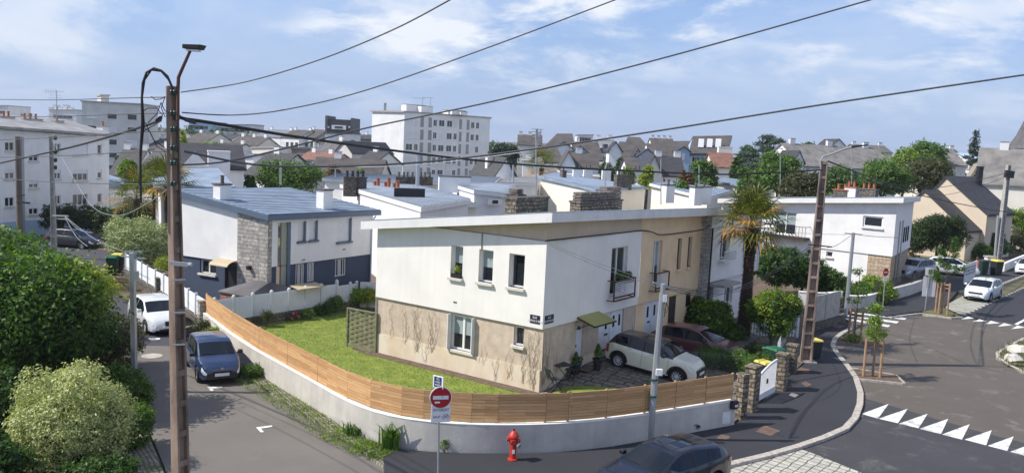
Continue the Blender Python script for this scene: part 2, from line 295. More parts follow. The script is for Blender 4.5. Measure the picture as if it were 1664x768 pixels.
plain('lamp_glass',(.70,.74,.78),.15,0,.6);plain('tail_red',(.35,.01,.015),.2,0,1);plain('plate_white',(.75,.76,.78),.4)
for n_,c_ in dict(car_blue=(.005,.024,.085),car_white=(.72,.75,.77),car_cream=(.70,.68,.55),car_red=(.105,.022,.026),car_navy=(.003,.0045,.012),car_silver=(.30,.32,.36),car_black=(.012,.013,.016)).items():
    plain(n_,c_,.38,0,.85)
mat('bark',(.12,.095,.07),.95,.3,5,.8,20,stretch=(1,1,.3));mat('palm_fibre',(.085,.055,.035),.95,.4,14,1,30);mat('rust_cover',(.16,.10,.075),.8,.25,6)
leafmat('leaf_dark',(.016,.045,.010),(.075,.15,.028));leafmat('leaf_mid',(.028,.07,.012),(.14,.24,.038));leafmat('leaf_bright',(.06,.13,.012),(.26,.36,.035))
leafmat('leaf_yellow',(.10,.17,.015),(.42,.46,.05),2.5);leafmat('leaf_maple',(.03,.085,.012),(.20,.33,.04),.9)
leafmat('leaf_varieg',(.17,.22,.07),(.64,.64,.32),3.0,.25);leafmat('leaf_pale',(.20,.25,.10),(.48,.53,.28),2.0,.2);leafmat('leaf_olive',(.035,.045,.015),(.12,.12,.045));leafmat('leaf_hedge',(.012,.03,.007),(.05,.085,.018))
leafmat('leaf_cedar',(.02,.04,.025),(.07,.115,.07),.8,.1);leafmat('leaf_pine',(.008,.022,.010),(.03,.06,.025),.8,.1);leafmat('leaf_red',(.10,.045,.015),(.24,.14,.05));leafmat('palm_green',(.035,.065,.014),(.19,.20,.04),3)
leafmat('palm_dry',(.30,.15,.03),(.62,.34,.06),3);leafmat('flower_pink',(.45,.05,.16),(.75,.22,.4));leafmat('grass_blade',(.07,.13,.015),(.27,.34,.055),2)
# ================================================================== large structure
def ccw(poly):
    a=sum(poly[i][0]*poly[(i+1)%len(poly)][1]-poly[(i+1)%len(poly)][0]*poly[i][1]for i in range(len(poly)))
    return list(poly)if a>0 else list(poly)[::-1]
def slab(name,poly,z,m,t=.05,kind='structure',**k):
    o=MB().prism(ccw([V2(p)for p in poly]),z-t,z).build(name,m)
    return tag(o,kind=kind,**k)
ZR=-.10                              # carriageway level; pavements and gardens lie at 0
def px(*a,z=0.):return[V2(G(x,y,z))for x,y in a]
# --- ground sheet to the horizon
mb=MB();n=40;vs=[];fs=[]
xs=np.linspace(-1800,1800,n+1);ys=np.linspace(-300,2600,n+1)
def hill(x,y):
    d=math.hypot(x,y);k=min(1,max(0,(d-500)/900));return-.18+14*k*k*(3-2*k)*(.75+.25*math.sin(x*.004+1)+.12*math.sin(x*.011))
for j in range(n+1):
    for i in range(n+1):vs.append((xs[i],ys[j],hill(xs[i],ys[j])))
for j in range(n):
    for i in range(n):a=j*(n+1)+i;fs.append((a,a+1,a+n+2,a+n+1))
tag(mb.add(vs,fs).build('ground','earth'),kind='structure')
# --- left street
ls_left=[(-1,8),(-9.1,22.6),(-12.2,28),(-14.6,32.6),(-18.6,39.5),(-22.5,47.5),(-27.2,55),(-31.8,60.5),(-60,78)]
ls_right=[(-70,88),(-40,72.5),(-33,69.5),(-28.4,62.5),(-26.6,58.5),(-24.9,52.8),(-22.2,48.4),(-19,43.7),(-14.9,38.4),(-10.5,33.0),(-3.0,23.4),(6,11)]
slab('left_street',ls_left+ls_right,ZR,'asphalt_old')
# farther, newer stretch of it
slab('street_resurfacing',[(-16.6,36.6),(-18.6,39.5),(-22.5,47.5),(-27.2,55),(-31.8,60.5),(-60,78),(-70,88),(-40,72.5),(-33,69.5),(-28.4,62.5),(-26.6,58.5),(-24.9,52.8),(-22.2,48.4),(-19,43.7),(-13.7,37.0)],ZR+.004,'asphalt_far',.004)
wb=[(329,537),(365,568),(400,595),(454,628),(508,660),(562,695),(603,714),(625,722.5),(652,729),(698,733),(749,735.5),(824,736.4),(860,736),(906,734),(950,730),(995,724.5),(1049,715),(1090,708.5),(1131,701),(1193,689.4)]
WB=px(*wb)
# cobbled verge between the left street and the wall
slab('cobbled_verge',[(-19,43.7),(-14.9,38.4),(-10.5,33.0),(-3.0,23.4),(-1.6,21.6),(-2.1,22.6)]+px((622,733),(600,716))+WB[5::-1]+[(-15.2,39.8)],-.02,'cobble',.14)
slab('upper_verge',px((225,505),(205,485),(178,462),(176,452),(190,437),(203,428),(260,470),(328,541),(300,545)),-.015,'verge',.14)
tag(MB().prism(ccw([V2(p)for p in[(-9.1,22.4),(-12.2,27.8),(-14.6,32.4),(-15.6,32.4),(-13.2,27.4),(-10.1,22),(-3,9),(-1.2,8.2)]]),-.2,-.03).build('left_verge','cobble'),kind='structure')
slab('hillside_garden',[(-10.1,22),(-13.2,27.4),(-15.6,32.4),(-19.6,39.9),(-23.5,48),(-28,55.4),(-33,61),(-75,70),(-75,5),(-3,5)],-.02,'earth',.2)
# --- pavement round the corner
cb=[(1190,748),(1240,736),(1290,722),(1335,707),(1368,693),(1384,676),(1392,655),(1393,636),(1386,612),(1372,592),(1356,573),(1349,560),(1353,549),(1364,540),(1378,532),(1386,527)]
CB=px(*cb)
walk=[Vector((-3.2,22.9)),Vector((1,22.6)),Vector((4.4,24.0))]+CB+px((1368,524),(1330,530))+[Vector((17.3,48.6)),Vector((14.2,42)),Vector((12.6,38)),Vector((10.6,33.4)),Vector((9,30.6))]+WB[::-1][:14]+px((622,733))
slab('pavement',walk,0,'asphalt_new',.2)
# --- the right-hand street: brownish raised table, dark approaches
st=[(-1.6,21.6),(1,22.4),(4.4,23.8)]+[tuple(p)for p in CB]+[(20.5,51.5),(24.0,53.8),(26.2,53.0),(40,52),(60,60),(60,10),(6,8)]
slab('right_street',st,ZR,'asphalt_brown')
slab('street_approach',px((1397,655),(1395,668),(1440,683),(1560,716),(1664,742),(1750,765),(1750,900),(1300,1100),(700,950),(700,790),(1000,775),(1190,753),(1290,727),(1368,698),(1390,672),z=ZR),ZR+.004,'asphalt_dark',.004)
slab('table_ramp',px((1398,645),(1480,668),(1600,703),(1700,728),(1700,752),(1560,717),(1440,684),(1397,670),z=ZR),ZR+.008,'asphalt_dark',.004)
slab('parking_bay',px((1188,757),(1240,744),(1300,729),(1320,736),(1393,765),(1420,777),(1300,815),(1150,800),z=ZR),ZR+.012,'grid_paving',.004)
a,b_=V2(G(1619,492,ZR)),V2(G(1664,470.6,ZR));dr=(b_-a).normalized()
far=a+dr*120;la=V2(G(1562,513,ZR));side=Vector((dr.y,-dr.x))
slab('far_street',[la,la+dr*150,la+dr*150+side*8,la+side*8],ZR+.004,'asphalt_new',.004)
pl0,pl1=V2(G(1554,470,ZR)),V2(G(1627,459,ZR))
slab('parking_strip',[la+dr*.3,la+dr*12.2,V2(G(1585,470,ZR)),V2(G(1532,498,ZR))],ZR+.010,'grid_paving_far',.004)
slab('far_pavement',px((1368,517),(1385,503),(1440,512),(1495,506),(1533,499),(1556,473),(1627,459),(1664,445))+[V2(G(1664,445))+dr*70,V2(G(1664,420))+dr*70]+px((1640,418),(1480,450),(1370,470),(1290,495),(1330,524)),0,'asphalt_new',.2)
# kerbs
def kerb(pts,wd=.2,name='kerb',z0=-.2,z1=.012,m='granite_kerb',seg=1.0):
    L=MB();pts=[V2(p)for p in pts];nrm=[]
    for i in range(len(pts)):
        t=(pts[min(i+1,len(pts)-1)]-pts[max(i-1,0)]).normalized();nrm.append(Vector((t.y,-t.x)))
    for i in range(len(pts)-1):
        a,b=pts[i],pts[i+1];k=max(1,round((b-a).length/seg))
        for j in range(k):
            u0,u1=j/k+.008,(j+1)/k-.008;p0=a.lerp(b,u0);p1=a.lerp(b,u1);n0=nrm[i].lerp(nrm[i+1],u0);n1=nrm[i].lerp(nrm[i+1],u1)
            L.prism(ccw([p0,p1,p1+n1*wd,p0+n0*wd]),z0,z1+random.uniform(-.003,.003))
    return tag(L.build(name,m),kind='structure')
CBs=[Vector((1,22.4)),Vector((4.4,23.9))]+CB
kerb(CBs,.24)
rb=px((1700,530),(1664,547),(1634,562),(1618,572),(1618,579),(1637,592),(1664,604),(1720,622))
kerb(rb[::-1],.18);slab('roadside_bed',rb+[(28,34),(40,40)],-.0,'verge',.15)
kerb([la+dr*.2,la+dr*90],.15,z1=-.085);kerb(px((1445,514),(1495,508),(1546,515),(1562,514)),.15);kerb(px((1556,473),(1627,460),(1664,446))+[V2(G(1664,446))+dr*60],.16)
b1=px((1354,561),(1361,549),(1384,540),(1408,556),(1416,568));slab('planting_bed',b1,-.03,'soil',.1);kerb([b1[0],b1[4]],.12)
b2=px((1377,596),(1456,608),(1468,621),(1388,613));slab('planting_bed',b2,-.03,'soil',.1);kerb([b2[0],b2[1],b2[2]],-.1,z1=-.01);kerb([b2[3],b2[2]],.1,z1=-.01)
b3=px((1497,505),(1530,497),(1552,510),(1546,513),(1520,511));slab('planting_bed',b3,-.01,'verge',.1)
# --- painted markings
mk=MB()
def mark(poly,z=ZR+.016):mk.prism(ccw([V2(G(x,y,z))for x,y in poly]),z-.002,z)
O6=lambda q:[(1400+x/6,640+y/6)for x,y in q]
for q in[((0,190),(160,235),(265,92)),((165,237),(355,280),(450,140)),((365,285),(555,330),(645,188)),((565,335),(775,385),(845,238)),((785,390),(980,440),(1055,290)),((1005,440),(1215,495),(1270,348)),((1230,500),(1420,550),(1485,408)),((1450,558),(1640,610),(1700,468))]:mark(O6(q))
O4=lambda q:[(1220+x/3.748,400+y/3.748)for x,y in q]
for q in[((1280,443),(1322,427),(1362,438)),((1350,458),(1392,443),(1436,455)),((1430,473),(1462,452),(1516,467)),((1505,488),(1542,466),(1592,479)),((1585,504),(1625,481),(1672,493))]:mark(O4(q))
mark(O4([(1605,472),(1672,438),(1680,446),(1625,478)]))
for x0,y0,x1,y1 in[(1374,501,1412,505.5),(1374,505,1474,516),(1374,510.5,1461,522),(1374,516,1447,528)]:mark([(x0,y0),(x1,y1),(x1-4,y1+3),(x0,y0+2.6)])
for q in[((416,693.5),(442,690),(443,692.5),(424,695.5),(429,701),(424,702)),((336,628),(361,627),(362,629.5),(345,630.5),(348,634),(343,634.5)),((240,549),(260,548.5),(260,551),(246,552))]:mark(q)
tag(mk.build('road_markings','paint'),kind='structure')
cv=MB()
def quadpx(mbb,q,z,t=.01):mbb.prism(ccw([V2(G(x,y,z))for x,y in q]),z-t,z)
i_=0
for q,z,lab in[(((1228,700),(1242,690),(1268,699),(1253,707)),.006,'largest rusty rectangular cover in the pavement below the gate'),(((1302,622),(1309,619),(1319,624),(1311,628)),.006,'small rusty cover in the pavement nearest the kerb bend'),(((1291,600),(1297,595),(1317,600),(1313,605)),.006,'rusty cover in the pavement at the foot of the concrete pole'),(((1282,641),(1287,637.5),(1298,641),(1292,645)),.006,'small grey cover in the pavement by the stone pillar'),(((1164,711),(1172,705),(1187,708),(1183,714)),.006,'rusty cover in the pavement close to the dark parked hatchback'),(((1388,672),(1393,669),(1405,673),(1400,678)),ZR+.016,'dark drain cover beside the first white road triangle'),(((1350,529),(1356,526),(1372,529),(1364,533)),.006,'brownish cover in the pavement near the grey panel fence')]:
    m_=MB();quadpx(m_,q,z);m_.build('manhole_cover','rust_cover' if 'grey' not in lab or 'panel' in lab else 'granite_kerb');tag(COL.objects[-1],lab,'manhole cover','covers set in the pavement')
m_=MB();c=G(247,578,ZR);m_.prism([(c.x+.42*math.cos(k*R(18)),c.y+.42*math.sin(k*R(18)))for k in range(20)],ZR+.004,ZR+.012);tag(m_.build('manhole_cover','granite_kerb'),'round grey cover in the left street beyond the blue car','manhole cover','covers set in the pavement')

# ------------------------------------------------------------------ building helpers
class Face:
    def __init__(s,A,B):            # outward normal is on the right of A->B
        s.A=V2(A);s.B=V2(B);s.t=(s.B-s.A).normalized();s.L=(s.B-s.A).length;s.n=Vector((s.t.y,-s.t.x))
    def p(s,a,z,d=0):q=s.A+s.t*a+s.n*d;return Vector((q.x,q.y,z))
    def inv(s,x,y,d=0):            # pixel -> (along, z) on the plane pushed out by d
        r=ray(x,y);O=s.A+s.n*d;k=(O.dot(s.n))/(r.x*s.n.x+r.y*s.n.y);q=Vector((r.x*k,r.y*k));return(q-O).dot(s.t),CAMZ+r.z*k
    def rect(s,x0,y0,x1,y1):
        a=s.inv(x0,y0);b=s.inv(x1,y1);return(min(a[0],b[0]),max(a[0],b[0]),min(a[1],b[1]),max(a[1],b[1]))
    def box(s,mb,a0,a1,z0,z1,d0,d1):return mb.hexa([s.p(a0,z0,d0),s.p(a0,z0,d1),s.p(a1,z0,d1),s.p(a1,z0,d0),s.p(a0,z1,d0),s.p(a0,z1,d1),s.p(a1,z1,d1),s.p(a1,z1,d0)])if False else mb.hexa([s.p(a0,z0,d1),s.p(a1,z0,d1),s.p(a1,z0,d0),s.p(a0,z0,d0),s.p(a0,z1,d1),s.p(a1,z1,d1),s.p(a1,z1,d0),s.p(a0,z1,d0)])
def wallface(mb,F,a0,a1,z0,z1,ops=(),depth=.2,ztop=None,d=0):
    """wall skin with real openings; ztop(a) bends the top edge"""
    z1=max([z1]+[o[3]+.04 for o in ops])if ztop else z1
    A=sorted({a0,a1,*[o[0]for o in ops],*[o[1]for o in ops]});Z=sorted({z0,z1,*[o[2]for o in ops],*[o[3]for o in ops]})
    A=[a for a in A if a0-1e-6<=a<=a1+1e-6];Z=[z for z in Z if z0-1e-6<=z<=z1+1e-6]
    for i in range(len(A)-1):
        for j in range(len(Z)-1):
            am,zm=(A[i]+A[i+1])/2,(Z[j]+Z[j+1])/2
            if any(o[0]<am<o[1]and o[2]<zm<o[3]for o in ops):continue
            top=j==len(Z)-2 and ztop
            mb.add([F.p(A[i],Z[j],d),F.p(A[i+1],Z[j],d),F.p(A[i+1],ztop(A[i+1])if top else Z[j+1],d),F.p(A[i],ztop(A[i])if top else Z[j+1],d)],[(0,1,2,3)])
    for o in ops:
        x0,x1,y0,y1=o[:4];g=[F.p(x0,y0,d),F.p(x1,y0,d),F.p(x1,y1,d),F.p(x0,y1,d)];h=[F.p(x0,y0,d-depth),F.p(x1,y0,d-depth),F.p(x1,y1,d-depth),F.p(x0,y1,d-depth)]
        mb.add(g+h,[(0,4,5,1),(1,5,6,2),(2,6,7,3),(3,7,4,0)])
def window(par,F,o,depth=.2,leaves=2,fm='frame_white',gm='glass',sill=None,blind=0,fw=.06,d=0,lab=None,bars=0,rebate=True,curtain=False):
    x0,x1,z0,z1=o[:4];f=MB();D=d-depth
    for q in((x0,x1,z0,z0+fw),(x0,x1,z1-fw,z1),(x0,x0+fw,z0+fw,z1-fw),(x1-fw,x1,z0+fw,z1-fw)):F.box(f,*q,D-.02,D+.06)
    for k in range(1,leaves):xm=x0+(x1-x0)*k/leaves;F.box(f,xm-fw*.6,xm+fw*.6,z0+fw,z1-fw,D-.02,D+.05)
    for k in range(bars):zm=z0+(z1-z0)*(k+1)/(bars+1);F.box(f,x0+fw,x1-fw,zm-.015,zm+.015,D,D+.04)
    w_=f.build('window',fm,par)
    if lab:w_['label']=lab
    g=MB();F.box(g,x0+fw*.5,x1-fw*.5,z0+fw*.5,z1-fw*.5,D-.03,D);g.build('pane',gm,w_)
    if curtain:
        g=MB();F.box(g,x0+fw,x1-fw,z0+(z1-z0)*.45,z1-fw,D+.001,D+.004);g.build('curtain','blind_pale',w_)
    if blind:
        g=MB();F.box(g,x0+.01,x1-.01,z1-(z1-z0)*blind,z1,D+.03,D+.08);g.build('roller_shutter','shutter_pale' if blind<2 else 'shutter_pale',w_)
    if sill:
        g=MB();F.box(g,x0-.07,x1+.07,z0-.11,z0,D,d+.12);g.build('sill',sill,w_,bevel=.01)
    return w_
def seams(mb,P0,P1,P2,P3,n,h=.02,wd=.05):
    """standing seams from edge P0P1 to edge P3P2"""
    for k in range(n+1):
        u=k/n;a=Vector(P0).lerp(Vector(P1),u);b=Vector(P3).lerp(Vector(P2),u);mb.bar(a+Vector((0,0,h/2)),b+Vector((0,0,h/2)),wd,h)
def stack(par,x,y,z0,z1,wx,wy,rz=0,m='white_render',capm='concrete',pots=0,potm='terracotta',name='chimney',cap=.08,axis=0):
    t=MB();c,s=math.cos(rz),math.sin(rz)
    def q(dx,dy):return(x+dx*c-dy*s,y+dx*s+dy*c)
    t.prism([q(-wx/2,-wy/2),q(wx/2,-wy/2),q(wx/2,wy/2),q(-wx/2,wy/2)],z0,z1);o=t.build(name,m,par)
    k=MB();e=.05;k.prism([q(-wx/2-e,-wy/2-e),q(wx/2+e,-wy/2-e),q(wx/2+e,wy/2+e),q(-wx/2-e,wy/2+e)],z1,z1+cap);k.build('chimney_cap',capm,o)
    for i in range(pots):
        u=(i+.5)/pots-.5;pq=q(u*wx*.9,0);pm=MB();pm.lathe([(.10,0),(.115,.05),(.09,.1),(.10,.38),(.12,.40),(.12,.43),(.08,.43)],10,(pq[0],pq[1],z1+cap));pm.build('chimney_pot',potm,o,smooth=True)
    return o
# ------------------------------------------------------------------ MAIN HOUSE (corner C, u = along the left wall, v = along the right wall)
C=Vector((1.314,31.832));yaw=.6229;U=Vector((-math.cos(yaw),math.sin(yaw)));Vv=Vector((math.sin(yaw),math.cos(yaw)))
def loc(a,b):return C+U*a+Vv*b          # a along the left wall, b along the right wall
def roofz(a,b):return 6.98-.121*(a+.5)-.0222*(b+.5)
H1,H2,H3,H4,WL=7.69,14.30,15.0,23.0,8.82
FL=Face(loc(WL,0),loc(0,0));FR=Face(loc(0,0),loc(0,H4))
def dz(b,t):k=min(1,max(0,b/4.0));k=k*k*(3-2*k);return .55*k*max(0,1-max(t,0)/6.4)
house=thing('corner_house','white and beige two storey corner house with thick white flat eaves','house',(C.x,C.y,0))
up=[FL.rect(733.5,399,751,447),FL.rect(779,405.5,800,455.5),FL.rect(828,412.5,851,462)]
lo=[FL.rect(731.5,508,767,571),FL.rect(833.5,529,848.5,559)]
lo[0]=(lo[0][0],lo[0][1],.95,2.40);lo[1]=(lo[1][0],lo[1][1],1.66,2.42)
for i in range(3):up[i]=(up[i][0],up[i][1],3.92,5.22)
balR=FR.rect(995,402,1017,465);balR=(balR[0],balR[1],3.15,5.25)
ZU,ZP,ZB=2.5,5.846,.872
w1=MB()                              # white insulated upper wall, 9 cm proud of the beige wall below
wallface(w1,FL,0,FL.L,ZU,ZP,up,.26);wallface(w1,FR,0,H1,ZU,ZP,[balR],.24)
w1.add([FL.p(0,ZU),FL.p(FL.L,ZU),FL.p(FL.L,ZU,-.09),FL.p(0,ZU,-.09)],[(0,3,2,1)]);w1.add([FR.p(0,ZU),FR.p(H1,ZU),FR.p(H1,ZU,-.09),FR.p(0,ZU,-.09)],[(0,3,2,1)])
w1.build('upper_wall','white_render',house)
# end wall at the left, back walls, and the skin behind
w1=MB();FE=Face(loc(WL,H1),loc(WL,0));wallface(w1,FE,0,FE.L,0,5,ztop=lambda a:roofz(WL,H1-a)-.35);w1.build('end_wall','white_render',house)
w1=MB();FLa=Face(loc(WL,.04),loc(.04,.04));FRa=Face(loc(.04,.04),loc(.04,H1))
pt=lambda a:max(ZP,roofz(FLa.L-a,0)-.36)
wallface(w1,FLa,0,FLa.L,ZP-.02,ZP,ztop=pt,d=0)
wallface(w1,FRa,0,FRa.L,ZP-.02,ZP,ztop=lambda a:roofz(0,a)-.36)
w1.build('frieze','sand_band',house)
w1=MB();w1.prism(ccw([loc(-.01,-.01),loc(WL,-.01),loc(WL,.05),loc(.05,.05),loc(.05,H1),loc(-.01,H1)]),ZP,ZP+.03);w1.build('ledge','concrete_brown',house)
door1=(2.62,3.22,dz(2.9,0),2.36);gar1=(4.45,6.62,dz(5.5,0)-.02,2.44)
w1=MB();wallface(w1,FL,0,FL.L-.0,ZB,ZU,[o for o in lo],.2,d=-.09);wallface(w1,FR,.09,H1,ZB,ZU,[(o[0],o[1],max(o[2],ZB),o[3])for o in(door1,gar1)],.12,d=-.09);w1.build('ground_floor_wall','beige_render',house)
w1=MB();wallface(w1,FL,-.02,FL.L-.05,-.1,ZB,(),d=-.05);wallface(w1,FR,.05,H1,-.1,ZB,[(o[0],o[1],-.1,ZB)for o in(door1,gar1)],.1,d=-.05)
w1.prism(ccw([loc(.05,.05),loc(WL,.05),loc(WL,.12),loc(.12,.12),loc(.12,H1),loc(.05,H1)]),ZB-.01,ZB);w1.build('plinth','beige_smooth',house)
for i,o in enumerate(up):window(house,FL,o,.24,1,sill='sill',curtain=i<2,lab=['upper window with a small planter on its sill',None,'upper window standing open, nearest the corner'][i])
wd=window(house,FL,lo[0],.14,2,sill='sill',d=-.09,curtain=True,fw=.08)
for s_ in(0,1):
    x=lo[0][0]-.02 if s_==0 else lo[0][1]+.02;g=MB()
    g.hexa([FL.p(x-.02,lo[0][2],-.09),FL.p(x+.02,lo[0][2],-.09),FL.p(x+.02,lo[0][2],.12),FL.p(x-.02,lo[0][2],.12),FL.p(x-.02,lo[0][3],-.09),FL.p(x+.02,lo[0][3],-.09),FL.p(x+.02,lo[0][3],.12),FL.p(x-.02,lo[0][3],.12)]);g.build('shutter','shutter_pale',wd)
window(house,FL,lo[1],.14,1,sill='sill',d=-.09)
wb_=window(house,FR,balR,.2,2,fw=.07,lab='tall window behind the maroon railing')
def railing(par,F,o,m,d=.34,z0=None,z1=None,fill=True):
    z0=o[2]-.12 if z0 is None else z0;z1=o[2]+.72 if z1 is None else z1;a0,a1=o[0]-.22,o[1]+.22;t=MB()
    for zz_ in(z0,z1,z0+.14):F.box(t,a0,a1,zz_-.025,zz_+.025,d-.03,d+.02)
    for aa in(a0,a1):F.box(t,aa-.025,aa+.025,z0,z1,0 if False else d-.03,d+.02);F.box(t,aa-.02,aa+.02,z0-.02,z0+.02,0,d);F.box(t,aa-.02,aa+.02,z1-.02,z1+.02,0,d)
    r_=t.build('railing',m,par)
    if fill:
        t=MB();n_=9
        for k in range(n_):zz_=z0+.2+(z1-z0-.25)*k/(n_-1);F.box(t,a0+.06,a1-.06,zz_-.018,zz_+.018,d-.05,d-.035)
        t.build('slat_panel','shutter_pale',r_)
    return r_
railing(house,FR,balR,'rail_brown')
# doors
g=MB();FR.box(g,door1[0],door1[1],door1[2],door1[3],-.22,-.17);dd=g.build('door','door_white',house);dd['label']='white front door with a fan light'
g=MB();cc=(door1[0]+door1[1])/2
for k in range(5):a=R(20+35*k);g.bar(FR.p(cc+.05*math.cos(a),2.02+.05*math.sin(a),-.165),FR.p(cc+.17*math.cos(a),2.02+.19*math.sin(a),-.165),.06,.02)
g.build('fanlight','glass',dd)
g=MB();FR.box(g,door1[0]+.06,door1[0]+.1,1.35,1.45,-.17,-.1);g.build('handle','trim_black',dd)
def garage(par,F,o,d=-.17,slits=2,slot=True):
    g=MB();F.box(g,o[0],(o[0]+o[1])/2-.01,o[2],o[3],d-.05,d);F.box(g,(o[0]+o[1])/2+.01,o[1],o[2],o[3],d-.05,d);F.box(g,(o[0]+o[1])/2-.04,(o[0]+o[1])/2+.04,o[2],o[3],d,d+.03)
    q=g.build('garage_door','door_white',par);n_=[(.30,.36),(.60,.66),(.84,.90)]if slits==3 else[(.22,.28),(.62,.68)]
    for a,b in n_:
        g=MB();x0=o[0]+(o[1]-o[0])*a;F.box(g,x0,x0+.16,o[3]-.72,o[3]-.22,d,d+.012);g.build('slit_window','glass',q)
    g=MB();F.box(g,o[0]+(o[1]-o[0])*.28,o[0]+(o[1]-o[0])*.42,o[3]-1.0,o[3]-.92,d,d+.015);g.build('letter_slot','trim_black',q)
    return q
garage(house,FR,gar1,slits=3)
# sloping yellow-green canopy over the front door
g=MB();a0,a1=2.5,4.2;g.add([FR.p(a0,2.62,0),FR.p(a1,2.62,0),FR.p(a1,2.36,.85),FR.p(a0,2.36,.85),FR.p(a0,2.66,0),FR.p(a1,2.66,0),FR.p(a1,2.40,.85),FR.p(a0,2.40,.85)],[(0,1,2,3),(7,6,5,4),(0,4,5,1),(1,5,6,2),(2,6,7,3),(3,7,4,0)])
cn=g.build('canopy','awning',house);g=MB()
for aa in(a0,a1):g.bar(FR.p(aa,2.60,0),FR.p(aa,2.34,.85),.04,.05);g.bar(FR.p(aa,2.15,0),FR.p(aa,2.42,.6),.03,.03)
g.bar(FR.p(a0,2.36,.85),FR.p(a1,2.36,.85),.05,.06);g.build('canopy_frame','trim_black',cn)
# small vent, cable stub and pipe stubs on the left wall
g=MB();FL.box(g,*FL.rect(737,489,742,492),0,.02);g.build('air_vent','stone_dark',house)
g=MB();g.tube([FL.p(FL.L-3.05,5.84,.03),FL.p(FL.L-3.05,5.2,.03)],.018,6);g.build('conduit','cable_grey',house)
# street name plates (rendered words kept as small raised lettering)
def text(par,s,F,a,z,h,d,m,name='lettering',align='CENTER',sx=1):
    cu=bpy.data.curves.new('t','FONT');cu.body=s;cu.size=h;cu.align_x=align;cu.align_y='CENTER';cu.extrude=.002
    to=bpy.data.objects.new('t',cu);COL.objects.link(to);bpy.context.view_layer.update()
    me=bpy.data.meshes.new_from_object(to.evaluated_get(bpy.context.evaluated_depsgraph_get()));bpy.data.objects.remove(to)
    b=MB();Pz=F.p(0,z,d);T3=Vector((F.t.x,F.t.y,0))
    for v in me.vertices:q=F.p(a+v.co.x*sx,z+v.co.y,d+v.co.z);b.v.append(tuple(q))
    b.f=[tuple(p.vertices)for p in me.polygons];bpy.data.meshes.remove(me);return b.build(name,m,par)
def nameplate(F,r,l1,l2,lab):
    g=MB();F.box(g,r[0],r[1],r[2],r[3],.001,.02);o=g.build('street_name_plate','plate_navy',origin=F.p(r[0],r[2]));tag(o,lab,'street sign','street name plates')
    c_=(r[0]+r[1])/2;h=(r[3]-r[2]);e=MB()
    text(o,l1,F,c_,r[2]+h*.70,h*.36,.022,'sign_white');text(o,l2,F,c_,r[2]+h*.30,h*.34,.022,'sign_white',sx=.82)
r1=FL.rect(861.5,518.5,876.8,530);r2=FR.rect(883.5,522,894.5,529);r1=(r1[0],r1[1],2.68,3.00);r2=(.12,.72,2.68,3.00)
nameplate(FL,r1,'RUE','CHARLES LE BRAS','dark blue street name plate on the sunlit white wall')
nameplate(FR,r2,'RUE','DE KERVENANEC','dark blue street name plate on the shaded white wall')
# roof slab of the whole row: house 1 + 2 share it
def roofslab(par,a0,a1,b0,b1,name='roof',thick=.35,m='white_fascia',cov='zinc_pale',n=14):
    pl=[(a0,b0),(a1,b0),(a1,b1),(a0,b1)];q=[loc(*p)for p in pl];zt=[roofz(*p)for p in pl]
    area=sum(q[i].x*q[(i+1)%4].y-q[(i+1)%4].x*q[i].y for i in range(4))
    if area<0:q=q[::-1];zt=zt[::-1]
    t=MB().prism(q,[z-thick for z in zt],zt);o=t.build(name,m,par)
    e=.05;pl=[(a0+e,b0+e),(a1-e,b0+e),(a1-e,b1-e),(a0+e,b1-e)]
    t=MB();t.prism(ccw([loc(*p)for p in pl]),[roofz(*p)+.002 for p in(pl if area>0 else pl[::-1])],[roofz(*p)+.03 for p in(pl if area>0 else pl[::-1])])
    cv_=t.build('roof_covering',cov,o)
    P_=[Vector((*loc(*p),roofz(*p)+.03))for p in pl];t=MB();seams(t,P_[0],P_[3],P_[2],P_[1],n);t.build('seam','zinc_pale',cv_);return o
roofslab(house,-.5,9.35,-.5,H1-.01,n=12)
# ---- second house
h2=thing('terraced_house','peach rendered house joined to the right of the white corner house','house',(*loc(0,H1),0))
b2r=(8.95,9.85,3.12,5.28);sl1=FR.rect(1101,396,1112,434);sl2=FR.rect(1117,393.5,1128,431);sl1=(11.55,12.0,3.75,5.25);sl2=(12.75,13.2,3.75,5.25)
w1=MB();wallface(w1,FR,H1+.02,H2,ZU,ZP,[b2r,sl1,sl2],.24);w1.add([FR.p(H1,ZU),FR.p(H2,ZU),FR.p(H2,ZU,-.09),FR.p(H1,ZU,-.09)],[(0,3,2,1)]);w1.build('upper_wall','peach_render',h2)
w1=MB();wallface(w1,FRa,H1-.03,H2,ZP-.02,ZP,ztop=lambda a:roofz(0,a)-.36);w1.build('frieze','peach_render',h2)
g2=(8.62,10.35,.50,2.42);d2=(11.15,11.95,.45,2.42)
w1=MB();wallface(w1,FR,H1+.02,H2,-.1,ZU,[g2,d2],.12,d=-.09);w1.build('ground_floor_wall','peach_render',h2)
window(h2,FR,b2r,.2,2,curtain=True,lab='tall window behind the brown railing');railing(h2,FR,b2r,'rail_brown');window(h2,FR,sl1,.2,1,fm='dark_timber',sill='peach_render');window(h2,FR,sl2,.2,1,fm='dark_timber',sill='peach_render')
garage(h2,FR,g2);g=MB();FR.box(g,d2[0],d2[1],d2[2],d2[3],-.16,-.10);g.build('door','dark_timber',h2)
g=MB();FR.box(g,13.1,13.6,1.7,2.38,-.1,-.07);g.build('window','glass',h2)
roofslab(h2,-.5,9.35,H1+.01,15.0,n=12)
pr=MB();FR.box(pr,H2,H3,-.1,ZP+.45,-.6,.22);pr.build('stone_pier','stone_grey',h2)
g=MB();g.tube([FR.p(H3+.1,5.6,.25),FR.p(H3+.08,3,.25),FR.p(H3+.08,.3,.25)],.05,8);g.build('drainpipe','cable',h2)
